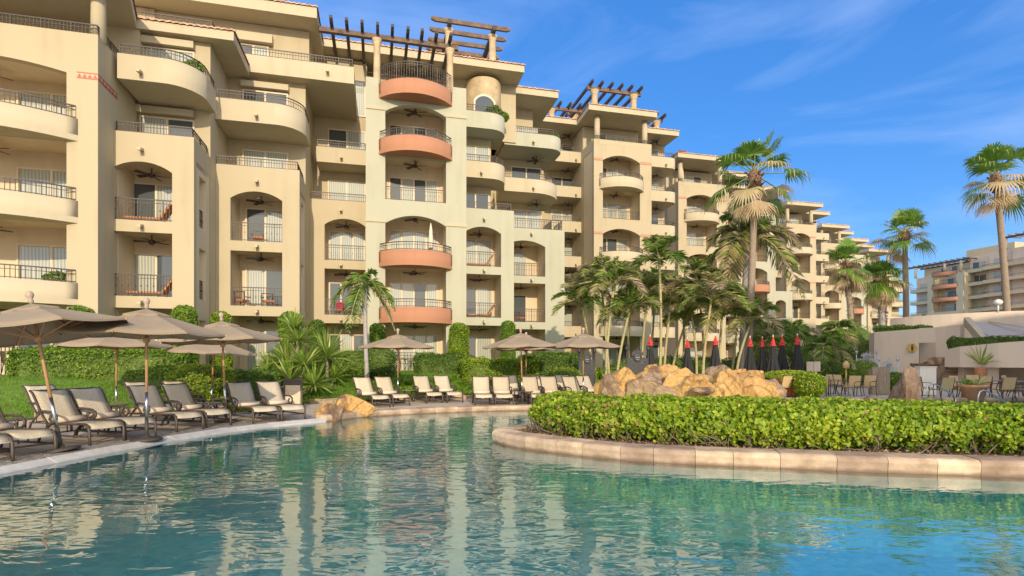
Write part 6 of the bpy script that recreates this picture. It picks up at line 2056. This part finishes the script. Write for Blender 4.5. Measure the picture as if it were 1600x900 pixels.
mb.build('planks', WHITE, o); mb = MB(); mb.box(-.35, .35, -.26, .26, 1.285, 1.33); mb.build('top', WHITE, o)
o = thing('stone_bar', 'stone faced bar counter with an uneven rock top behind the white cabinet', 'bar counter', rpx(1462, 30.5), R(-12))
mb = MB(); mb.box(-1.1, 1.3, -.3, .4, 0, 1.45); mb.build('counter', ROCKB, o); mb = MB(); mb.box(.5, 1.3, -.36, -.305, 1.2, 1.5); mb.build('panel', GREYM, o)
rock('boulder', 'uneven grey rock lying on top of the stone bar counter', rpx(1460, 30.4, 1.38), 1.0, .4, .34, ROCKG, 121, 9, 0)

# ------------------------------------------------------------ patio dining sets
SLING2 = mat('tan_sling', (.50, .36, .18), .8, .10, 20.0)
SLING3 = mat('taupe_sling', (.34, .27, .21), .8, .10, 20.0)
def make_chair():
    root = thing('patio_chair', '', 'chair', group='sling chairs on the dining patio')
    s = MB(); s.box(-.25, .25, -.24, .24, .43, .455); s.build('seat', SLING2, root)
    b_ = MB(); b_.add([(-.25, .235, .47), (.25, .235, .47), (.25, .34, .92), (-.25, .34, .92), (-.25, .255, .47), (.25, .255, .47), (.25, .36, .92), (-.25, .36, .92)], [(0,1,2,3),(7,6,5,4),(0,4,5,1),(1,5,6,2),(2,6,7,3),(3,7,4,0)]); b_.build('backrest', SLING2, root)
    for sx in (-1, 1):
        x = sx*.27
        l_ = MB(); l_.tube([(x, -.24, .45), (x, -.27, .22), (x, -.29, 0)], .017, 6); l_.build('leg', ALU, root)
        l_ = MB(); l_.tube([(x, .355, .93), (x, .24, .46), (x, .27, .2), (x, .34, 0)], .017, 6); l_.build('leg', ALU, root)
        a = MB(); a.tube([(x, .30, .68), (x, .0, .67), (x, -.22, .64), (x, -.27, .56), (x, -.24, .45)], .016, 6); a.tube([(x, -.25, .44), (x, .25, .44)], .014, 6); a.build('armrest', ALU, root)
    return root
CH = make_chair(); CHused = []
def chair(px, Y, deg, lab): q = at(px, Y); place(CH, CHused, (q.x, q.y, 0), R(deg), lab)
def make_dining():
    root = thing('dining_table', '', 'table', group='round tables on the dining patio')
    t = MB(); t._lathe([(.42, .70), (.46, .705), (.46, .735), (.42, .74)], 24); t.build('table_top', TOPM, root)
    for i in range(4):
        a = R(45+90*i); l_ = MB(); l_.tube([(.36*math.cos(a), .36*math.sin(a), .70), (.25*math.cos(a), .25*math.sin(a), .35), (.40*math.cos(a), .40*math.sin(a), 0)], .018, 6); l_.build('leg', ALU, root)
    return root
DT = make_dining(); DTused = []
for px, Y, lab in [(1296, 24.6, 'round patio table left of the weathered timber stand'), (1228, 25.0, 'round patio table behind the right end of the rock pile'),
                   (1500, 22.6, 'round patio table between the white cabinet and the terracotta pot'), (1545, 24.0, 'round patio table right of the terracotta pot'), (1592, 22.8, 'round patio table cut by the right edge of the picture')]:
    q = at(px, Y); place(DT, DTused, (q.x, q.y, 0), .4, lab)
for px, Y, a, lab in [
        (1221, 23.6, 200, 'brown patio chair just right of the rock pile'), (1243, 24.2, 20, 'patio chair in front of the orange planter'),
        (1282, 23.9, 160, 'tan-backed chair right of the loose yellow bush'), (1318, 25.6, 20, 'patio chair behind the table left of the timber stand'),
        (1330, 24.2, -60, 'tan-backed chair facing left, second left of the timber stand'), (1354, 24.4, -60, 'tan-backed chair facing left, next to the timber stand'),
        (1306, 26.2, 10, 'back patio chair at the far side of the table left of the timber stand'), (1268, 26.4, 90, 'far patio chair beyond the loose yellow bush'),
        (1470, 21.6, 185, 'tan-backed chair right behind the curved pool handrail'), (1441, 23.0, 100, 'dark framed chair in front of the white cabinet'),
        (1501, 24.0, 10, 'far chair behind the table left of the terracotta pot'), (1524, 25.2, -20, 'chair behind the terracotta pot'),
        (1566, 21.8, 180, 'tan-backed chair right of the terracotta pot, back to the pool'), (1530, 23.0, -80, 'chair at the right side of the table left of the terracotta pot'),
        (1583, 24.6, 30, 'chair at the far side of the right edge table'), (1599, 21.6, -140, 'chair cut off by the right edge of the picture')]:
    chair(px, Y, a, lab)
# terracotta pot with young plant
o = thing('plant_pot', 'large terracotta pot with a sparse young plant on the patio edge', 'plant pot', rpx(1521, 21.9))
TERRA = mat('terracotta', (.52, .24, .12), .75, .15, 5.0)
mb = MB(); mb._lathe([(.30, 0), (.44, .50), (.50, .52), (.50, .62), (.44, .62), (.40, .54), (.05, .52)], 26); mb.build('pot', TERRA, o)
v, f, r = join([rosette((0.1, 0, .56), 26, .42, .05, .1), rosette((-.2, .05, .55), 16, .32, .06, .1)]); arr_obj('plant', v, f, r, YUCCA, o)
o = thing('young_palm_plant', 'small spiky potted plant on the bar ledge above the patio chairs', 'plant', rpx(1532, 28.0, .9))
v, f, r = rosette((0, 0, .5), 20, .9, .07, .2); arr_obj('leaves', v, f, r, YUCCA, o); mb = MB(); mb._lathe([(.18, -.9), (.25, .3), (.27, .34), (.05, .34)], 16); mb.build('pot', TERRA, o)
# broad flat shrub in an orange slatted planter
o = thing('slatted_planter', 'orange slatted planter with a broad flat yellow-green shrub behind the rocks', 'planter', rpx(1233, 24.2))
mb = MB()
ORW = mat('orange_slats', (.60, .17, .03), .6, .2, 6.0)
for i in range(11): x = -.55 + i*.11; mb.prism([(x, .1), (x+.07, .1), (x+.10, .78), (x+.02, .78)], -.3, .3, 'y')
mb.box(-.6, .6, -.28, .28, .05, .12); mb.build('slats', ORW, o)
P, d = blob_points(2600, 1.12, .7, .22, 8, .1); P[:, 2] += .95
v, f, r = leaves(P, d, .07, rnd=np.clip(.7 + .2*rng.normal(size=len(P)), 0, .95)); arr_obj('leaves', v, f, r, HEDGE, o)
# sign boards and small lamp
o = thing('menu_board', 'small brown double menu board on a post behind the patio tables', 'sign', rpx(1271, 27.5), R(-5))
mb = MB(); mb.box(-.33, -.01, -.02, .02, 1.05, 1.55); mb.box(.01, .33, -.02, .02, 1.05, 1.55); mb.build('board', TAUPE, o); mb = MB(); mb.tube([(0, .03, 0), (0, .03, 1.5)], .03, 8); mb.build('post', ALU, o)
o = thing('post_lamp', 'small hexagonal ochre lantern on a short post on the patio', 'lamp', rpx(1322, 28.0))
mb = MB(); mb.tube([(0, 0, 0), (0, 0, 1.2)], .035, 8); mb.build('post', mat('ochre_post', (.50, .36, .14), .7, .1), o)
mb = MB(); mb._lathe([(.08, 1.18), (.17, 1.24), (.17, 1.45), (.05, 1.58), (.01, 1.6)], 6); mb.build('lantern', mat('ochre_lantern', (.55, .40, .18), .6, .1), o)
# pool ladder rails
def handrail(label, px, Y, rz, flip=1):
    q = at(px, Y); o = thing('pool_handrail', label, 'handrail', (q.x, q.y, -.1), R(rz))
    mb = MB(); mb.tube([(-.05, 0, -.1), (-.05, 0, .55), (0, 0, .72), (.12, 0, .80), (.28, 0, .78), (.95, 0, .33), (1.02, 0, .24), (1.0, 0, .1), (.9, 0, .06)] if flip > 0 else [(-.1, 0, -.2), (-.05, 0, .4), (.0, 0, .56), (.12, 0, .62), (.25, 0, .58), (1.0, 0, .12), (1.1, 0, .0)], .024, 10)
    mb.build('tube', STEEL, o); return o
handrail('curved steel pool handrail in front of the tan-backed patio chair', 1450, 21.0, -5, 1)
handrail('curved steel pool handrail in front of the terracotta pot', 1531, 19.6, -5, -1)

# ------------------------------------------------------------ restaurant at the right
BW = stucco('dusty_stucco', (.62, .52, .42))
def curved_wall(name, pts, z0, z1, th, m, parent):
    """thick wall along a plan line (outer face on the right of the line)"""
    a = [Vector(p) for p in pts]; b_ = offset(a, th)
    mb = MB(); k = len(a)
    zt = z1 if isinstance(z1, (list, tuple)) else [z1]*k; zb_ = z0 if isinstance(z0, (list, tuple)) else [z0]*k
    for i in range(k): mb.v += [(a[i].x, a[i].y, zb_[i]), (a[i].x, a[i].y, zt[i]), (b_[i].x, b_[i].y, zt[i]), (b_[i].x, b_[i].y, zb_[i])]
    for i in range(k-1):
        x = 4*i
        mb.face((x, x+4, x+5, x+1)); mb.face((x+1, x+5, x+6, x+2)); mb.face((x+2, x+6, x+7, x+3)); mb.face((x, x+3, x+7, x+4))
    mb.face((0, 1, 2, 3)); x = 4*(k-1); mb.face((x+3, x+2, x+1, x))
    return mb.build(name, m, parent)
rs = thing('restaurant', 'low curved plaster restaurant building with a doorway and a fabric roof at the right', 'building', (0, 0, 0))
def wp(px, Y): q = at(px, Y); return (q.x, q.y)
# left wall with the doorway
YW = 36.0
zt = CAMZ + (565-519)/F*YW
curved_wall('wall', [wp(1358, 37.5), wp(1366, YW), wp(1436, 34.8)], -.2, [zt-.05, zt, zt+.15], .35, BW, rs)
curved_wall('door_lintel', [wp(1436, 34.8), wp(1462, 34.3)], 2.75, zt+.2, .35, BW, rs)
curved_wall('wall', [wp(1462, 34.3), wp(1478, 33.8), wp(1500, 33.0)], -.2, [zt+.2, zt+.25, zt+.3], .35, BW, rs)
mb = MB(); q0, q1 = at(1436, 36.4), at(1464, 35.9)
mb.add([(q0.x-.4, q0.y, 0), (q1.x+.6, q1.y, 0), (q1.x+.6, q1.y, 2.8), (q0.x-.4, q0.y, 2.8)], [(0, 1, 2, 3)]); mb.shift(0, .6, 0)
b0 = MB(); b0.box(q0.x-.5, q1.x+.8, q0.y+.6, q0.y+.8, 0, 2.9); b0.build('inner_wall', TAUPE, rs)
# side return of the doorway (dark edge on its left) is the wall's own thickness; a door leaf stands open
dl = MB(); qd = at(1437, 34.9); dl.box(qd.x, qd.x+.06, qd.y+.1, qd.y+.95, .02, 2.7); dl.build('door_leaf', WOOD, rs)
# flat planter roof behind the left wall with trailing plants
mb = MB(); mb.prism([wp(1360, 37.6), wp(1450, 35.2), wp(1462, 41), wp(1362, 44)], zt-.35, zt-.12, 'z'); mb.build('roof_slab', BW, rs)
tag_o = clipped_hedge('roof_hedge', 'low leafy hedge growing along the roof of the left restaurant wall', ((at(1372, 38).x + at(1442, 36.6).x)/2, 37.0), 3.3, .7, .62, -.35, CLIP, .11, 260, .14, 71, zt-.12)
# big round wall
cx, cy = at(1504, 41.5).x, 41.5
rad = 6.4
arc = [(cx + rad*math.cos(t), cy + rad*math.sin(t)) for t in np.linspace(R(190), R(296), 22)]
curved_wall('round_wall', arc, 0, [zt+1.25 + .15*i/21 for i in range(22)], .35, BW, rs)
arc2 = [(cx + rad*math.cos(t), cy + rad*math.sin(t)) for t in np.linspace(R(296), R(340), 8)]
# fabric roof stretched from the round wall
TENT = mat('shade_fabric', (.40, .35, .31), .9, .06, 3.0)
mb = MB()
A = at(1514, 33.5, CAMZ + (565-503)/F*33.5); B = at(1640, 33.5, CAMZ + (565-506)/F*33.5); C = at(1545, 29.5, CAMZ + (565-525)/F*29.5); D_ = at(1680, 29.5, CAMZ + (565-520)/F*29.5)
nx, ny = 14, 6
for layer in (0, -.02):
    for j in range(ny+1):
        for i in range(nx+1):
            p_ = A.lerp(B, i/nx).lerp(C.lerp(D_, i/nx), j/ny); sag = .22*math.sin(math.pi*i/nx)*math.sin(math.pi*j/ny)
            mb.v.append((p_.x, p_.y, p_.z - sag + layer))
K = (nx+1)*(ny+1)
for j in range(ny):
    for i in range(nx):
        a = j*(nx+1)+i; mb.face((a, a+1, a+nx+2, a+nx+1), True); mb.face((a+K, a+nx+1+K, a+nx+2+K, a+1+K), True)
mb.build('fabric_roof', TENT, rs)
mb = MB(); mb.bar(A + Vector((-.15, 0, .05)), C + Vector((-.15, 0, -.4)), .30, .5); mb.build('roof_beam', PALE, rs)
mb = MB(); mb.bar(at(1545, 33.4, A.z+.02), at(1640, 29.8, C.z+.25), .12, .10); mb.build('roof_beam', PALE, rs)
# lower bar wall: a raised plaster band with a hedge on top and a dark opening below
lowz0, lowz1 = [CAMZ - (571-565)/F*29.5, CAMZ - (575-565)/F*29, 1.25, 1.25], [CAMZ + (565-548)/F*29.5, CAMZ + (565-544)/F*28.5, CAMZ + (565-536)/F*27, CAMZ + (565-530)/F*25]
curved_wall('bar_fascia', [wp(1476, 30), wp(1500, 29.0), wp(1560, 27.6), wp(1680, 25.8)], [1.25]*4, [2.2, 2.35, 2.5, 2.7], .5, BW, rs)
mb = MB(); mb.prism([wp(1478, 30.6), wp(1500, 29.6), wp(1560, 28.2), wp(1680, 26.4), wp(1680, 33), wp(1500, 33)], 1.3, 1.5, 'z'); mb.build('ceiling', BW, rs)
curved_wall('bar_back', [wp(1482, 33), wp(1560, 31.5), wp(1690, 30)], -.1, 1.3, .3, TAUPE, rs)
for px_, Y_ in ((1545, 28.4), (1508, 29.9)):
    q = at(px_, Y_); mb = MB(); mb.box(q.x-.3, q.x+.3, q.y-.25, q.y+.25, -.1, 1.3); mb.build('pillar', BW, rs)
q0 = at(1481, 30.2); q1 = at(1640, 27.4)
mid = (q0+q1)/2; Lh = (q1-q0).length
clipped_hedge('roof_hedge', 'long clipped hedge along the top of the lower bar wall under the fabric roof', (mid.x, mid.y), Lh, .7, .72, math.atan2(q1.y-q0.y, q1.x-q0.x), DARKCLIP, .10, 300, .10, 77, 2.15)
# small round restroom sign: an ochre plate with a dark figure
o = thing('restroom_sign', 'small ochre hexagonal plate with a dark standing figure beside the doorway', 'sign', (at(1424, 34.95).x, at(1424, 34.95).y-.06, 1.55 + (565-543)/F*34.9), R(-10))
mb = MB(); mb.prism([(.30*math.cos(a), .30*math.sin(a)) for a in np.linspace(0, 2*math.pi, 6, endpoint=False)], -.02, .02, 'y'); mb.build('plate', mat('ochre_plate', (.58, .38, .08), .5, .1), o)
mb = MB(); mb.prism([(.06*math.cos(a), .15+.06*math.sin(a)) for a in np.linspace(0, 2*math.pi, 12, endpoint=False)], -.03, -.021, 'y'); mb.prism([(-.09, .07), (.09, .07), (.07, -.06), (.05, -.2), (-.05, -.2), (-.07, -.06)], -.03, -.021, 'y'); mb.build('figure', WOOD, o)
# globe lamp on the round wall
o = thing('globe_lamp', 'small white globe lamp on the rim of the round restaurant wall', 'lamp', (at(1551, 36).x, 35.6, zt+1.3))
mb = MB(); mb.tube([(0, 0, 0), (0, 0, .45)], .05, 8); mb.build('post', WHITE, o); mb = MB(); mb._lathe([(.05, .43), (.2, .5), (.26, .62), (.2, .76), (.04, .83)], 14); mb.build('globe', WHITE, o)

# ------------------------------------------------------------ things on and in front of the balconies
def toB(s_, D_, z_): return (CT*s_ - ST*D_, ST*s_ + CT*D_, z_)
CUSH = mat('striped_cushion', (.50, .16, .07), .85, .25, 12.0)
m, n, l, b = newmat('striped_pad')
tc_ = n.new('ShaderNodeTexCoord'); wv = n.new('ShaderNodeTexWave'); wv.inputs['Scale'].default_value = 5; wv.bands_direction = 'X'
l.new(tc_.outputs['Object'], wv.inputs['Vector']); r_ = n.new('ShaderNodeValToRGB'); r_.color_ramp.interpolation = 'CONSTANT'
r_.color_ramp.elements[0].color = (.42, .10, .04, 1); r_.color_ramp.elements[1].position = .5; r_.color_ramp.elements[1].color = (.62, .33, .12, 1)
l.new(wv.outputs['Fac'], r_.inputs['Fac']); l.new(r_.outputs[0], b.inputs['Base Color']); b.inputs['Roughness'].default_value = .85
PAD = m
def make_bal_lounger():
    root = thing('balcony_lounger', '', 'lounger', group='padded loungers on the balconies')
    f = MB()
    for y in (-.3, .3): f.bar((-.9, y, .28), (.45, y, .28), .05)
    for x in (-.85, .4):
        for y in (-.3, .3): f.bar((x, y, 0), (x, y, .28), .05)
    f.build('frame', ALU, root)
    p = MB(); p.box(-.9, .42, -.29, .29, .305, .38)
    p.prism([(.42, .305), (.86, .98), (.80, 1.02), (.36, .38)], -.29, .29, 'y'); p.build('pad', PAD, root)
    return root
BL = make_bal_lounger(); BLused = []
for s_, D_, k, lab in [(S(240, DB+.7)-.1, DB+.75, 3, 'red striped lounger on the third-floor balcony of the second bay from the left'),
                       (S(244, DB+.7)-.1, DB+.75, 2, 'red striped lounger on the lower balcony of the second bay from the left'),
                       (S(750, DFr+.8), DFr+.8, 3, 'red striped lounger on the upper arched balcony right of the terracotta balconies'),
                       (S(752, DFr+.8), DFr+.8, 2, 'red striped lounger on the lower balcony right of the terracotta balconies')]:
    place(BL, BLused, toB(s_, D_, Z(k)), TH, lab)
# closed cream parasol on the tower balcony
o = thing('closed_parasol', 'closed cream parasol on the middle terracotta balcony', 'umbrella', toB(S(673, DE-.2), DE-.25, Z(3)-.2))
mb = MB(); mb._lathe([(.03, 2.25), (.09, 1.9), (.17, .95), (.12, .85)], 12); mb.build('canopy', BOLST, o); mb = MB(); mb.tube([(0, 0, 0), (0, 0, 2.3)], .02, 8); mb.build('pole', WHITE, o)
o = thing('closed_parasol', 'closed cream parasol on a top terrace of the blue-railed tower', 'umbrella', toB(S(1067, D4+.8), D4+.9, Z(7)))
mb = MB(); mb._lathe([(.03, 2.45), (.10, 2.1), (.2, 1.0), (.13, .9)], 12); mb.build('canopy', BOLST, o); mb = MB(); mb.tube([(0, 0, 0), (0, 0, 2.5)], .02, 8); mb.build('pole', WHITE, o)
# wooden balcony chairs with cushions
def make_seat():
    root = thing('balcony_chair', '', 'chair', group='small chairs on the balconies')
    f = MB()
    for x in (-.25, .25):
        for y in (-.25, .25): f.bar((x, y, 0), (x, y, .42 if y < 0 else .88), .04)
    f.bar((-.25, .25, .86), (.25, .25, .86), .04); f.bar((-.25, -.25, .62), (-.25, .25, .62), .04); f.bar((.25, -.25, .62), (.25, .25, .62), .04); f.build('frame', ALU, root)
    c = MB(); c.box(-.24, .24, -.24, .22, .40, .50); c.build('cushion', CUSH, root)
    return root
BS = make_seat(); BSu = []
for s_, D_, k, a, lab in [(S(402, DC+.7), DC+.8, 3, 10, 'chair with red cushion on the arched balcony of the third bay from the left'),
                          (S(377, DC+.7), DC+.9, 2, 160, 'left chair on the lower balcony of the third bay from the left'), (S(418, DC+.7), DC+.9, 2, 20, 'right chair on the lower balcony of the third bay from the left'),
                          (S(529, DD+.7), DD+.7, 2, 5, 'left chair on the low balcony beside the lowest terracotta balcony, before the pillow'), (S(548, DD+.7), DD+.7, 2, -5, 'right chair on the low balcony beside the lowest terracotta balcony'),
                          (S(812, DG+.7), DG+.8, 2, 30, 'chair on the low balcony of the last sage bay')]:
    place(BS, BSu, toB(s_, D_, Z(k)), TH + R(a), lab)
for px_, col, lab in ((532, (.55, .02, .06), 'crimson pillow on the low balcony left of the terracotta balconies'), (550, (.03, .12, .45), 'blue pillow on the low balcony left of the terracotta balconies')):
    q = toB(S(px_, DD+.65), DD+.72, Z(2)+.51)
    mb = MB(); k = 12
    for i in range(k+1):
        for j in range(k+1):
            x, z_ = i/k*2-1, j/k*2-1; t = ((1-abs(x)**2.5)*(1-abs(z_)**2.5))**.5*.11
            mb.v.append((x*.22, -t, z_*.2 + .2))
    for i in range(k+1):
        for j in range(k+1):
            x, z_ = i/k*2-1, j/k*2-1; t = ((1-abs(x)**2.5)*(1-abs(z_)**2.5))**.5*.11
            mb.v.append((x*.22, t, z_*.2 + .2))
    K = (k+1)**2
    for i in range(k):
        for j in range(k):
            a = i*(k+1)+j; mb.face((a, a+1, a+k+2, a+k+1), True); mb.face((a+K, a+k+1+K, a+k+2+K, a+1+K), True)
    tag(mb.build('pillow', mat('pillow_cloth_' + ('red' if col[0] > .3 else 'blue'), col, .85, .1), None, q, TH), lab, 'pillow')
# plants on terraces
def tuft(label, s_, D_, z_, r=.4, n=500, lm=None):
    o = thing('terrace_plant', label, 'plant', toB(s_, D_, z_), TH)
    P, d = blob_points(n, r, r*.7, r*.7, int(abs(s_*7)), .2); P[:, 2] += r*.75
    v, f, r_ = leaves(P, d, .11); arr_obj('leaves', v, f, r_, lm or CLIP, o)
    mb = MB(); mb._lathe([(.12, -.3), (.17, .08), (.18, .1), (.05, .1)], 12); mb.build('pot', TERRA, o)
tuft('yellow-green plant at the rounded corner of the upper left balcony', S(300, DB+.7), DB+.9, Z(5)+.55, .42, 600, STRAP)
tuft('green trailing plants on the top terrace right of the terracotta balconies', S(772, DFr+1.3), DFr+1.35, Z(6)+.55, .5, 800)
tuft('second clump of green plants on the top terrace at its rounded corner', S(786, DFr+1.6), DFr+1.8, Z(6)+.5, .45, 700)
tuft('small plant on the penthouse terrace below the blue roof rail', S(868, DG+.4), DG+.5, Z(6)+.5, .3, 300)
tuft('leafy plant behind the railing of the lowest bowed balcony', S(88, DA+.3), DA+.35, Z(2)+.3, .42, 500)
# patio railing and table behind the left hedge
def fence(label, p0, p1, h=1.05, sp=.13, m=None):
    o = thing('iron_fence', label, 'fence', (p0[0], p0[1], p0[2]))
    d = Vector(p1) - Vector(p0); L = d.length; mb = MB(); n = int(L/sp)
    for i in range(n+1):
        q = d*(i/n); mb.box(q.x-.011, q.x+.011, q.y-.011, q.y+.011, .04, h)
    mb.bar((0, 0, h), d + Vector((0, 0, h)), .04, .03); mb.bar((0, 0, .08), d + Vector((0, 0, .08)), .03, .03); mb.bar((0, 0, h-.14), d + Vector((0, 0, h-.14)), .02, .02); mb.build('bars', m or IRON, o)
    ps = MB()
    for i in range(0, 4): q = d*(i/3); ps.box(q.x-.03, q.x+.03, q.y-.03, q.y+.03, 0, h+.06)
    ps.build('posts', m or IRON, o)
pa, pb = at(-30, 18.8), at(46, 18.9)
fence('iron patio railing at the far left edge before the ground-floor terrace', (pa.x, pa.y, 1.0), (pb.x, pb.y, 1.0))
pa, pb = at(596, 27.0), at(676, 28.3)
fence('thin iron railing of the ground-floor patio under the terracotta balconies', (pa.x, pa.y, 1.0), (pb.x, pb.y, 1.0), 1.0, .16)
q = at(22, 20.2); place(CH, CHused, (q.x, q.y, 1.0), R(120), 'dark patio chair behind the iron railing at the far left')
q = at(640, 28.6); place(DT, DTused, (q.x, q.y, 1.0), .2, 'dining table on the ground-floor patio under the terracotta balconies')
for px_, a in ((632, 90), (649, -90)):
    q = at(px_, 28.6); place(CH, CHused, (q.x, q.y, 1.0), R(a), '%s chair at the patio table under the terracotta balconies' % ('left' if a > 0 else 'right'))
# path lamp and driftwood-like branch
print('OBJECTS', len(bpy.data.objects))
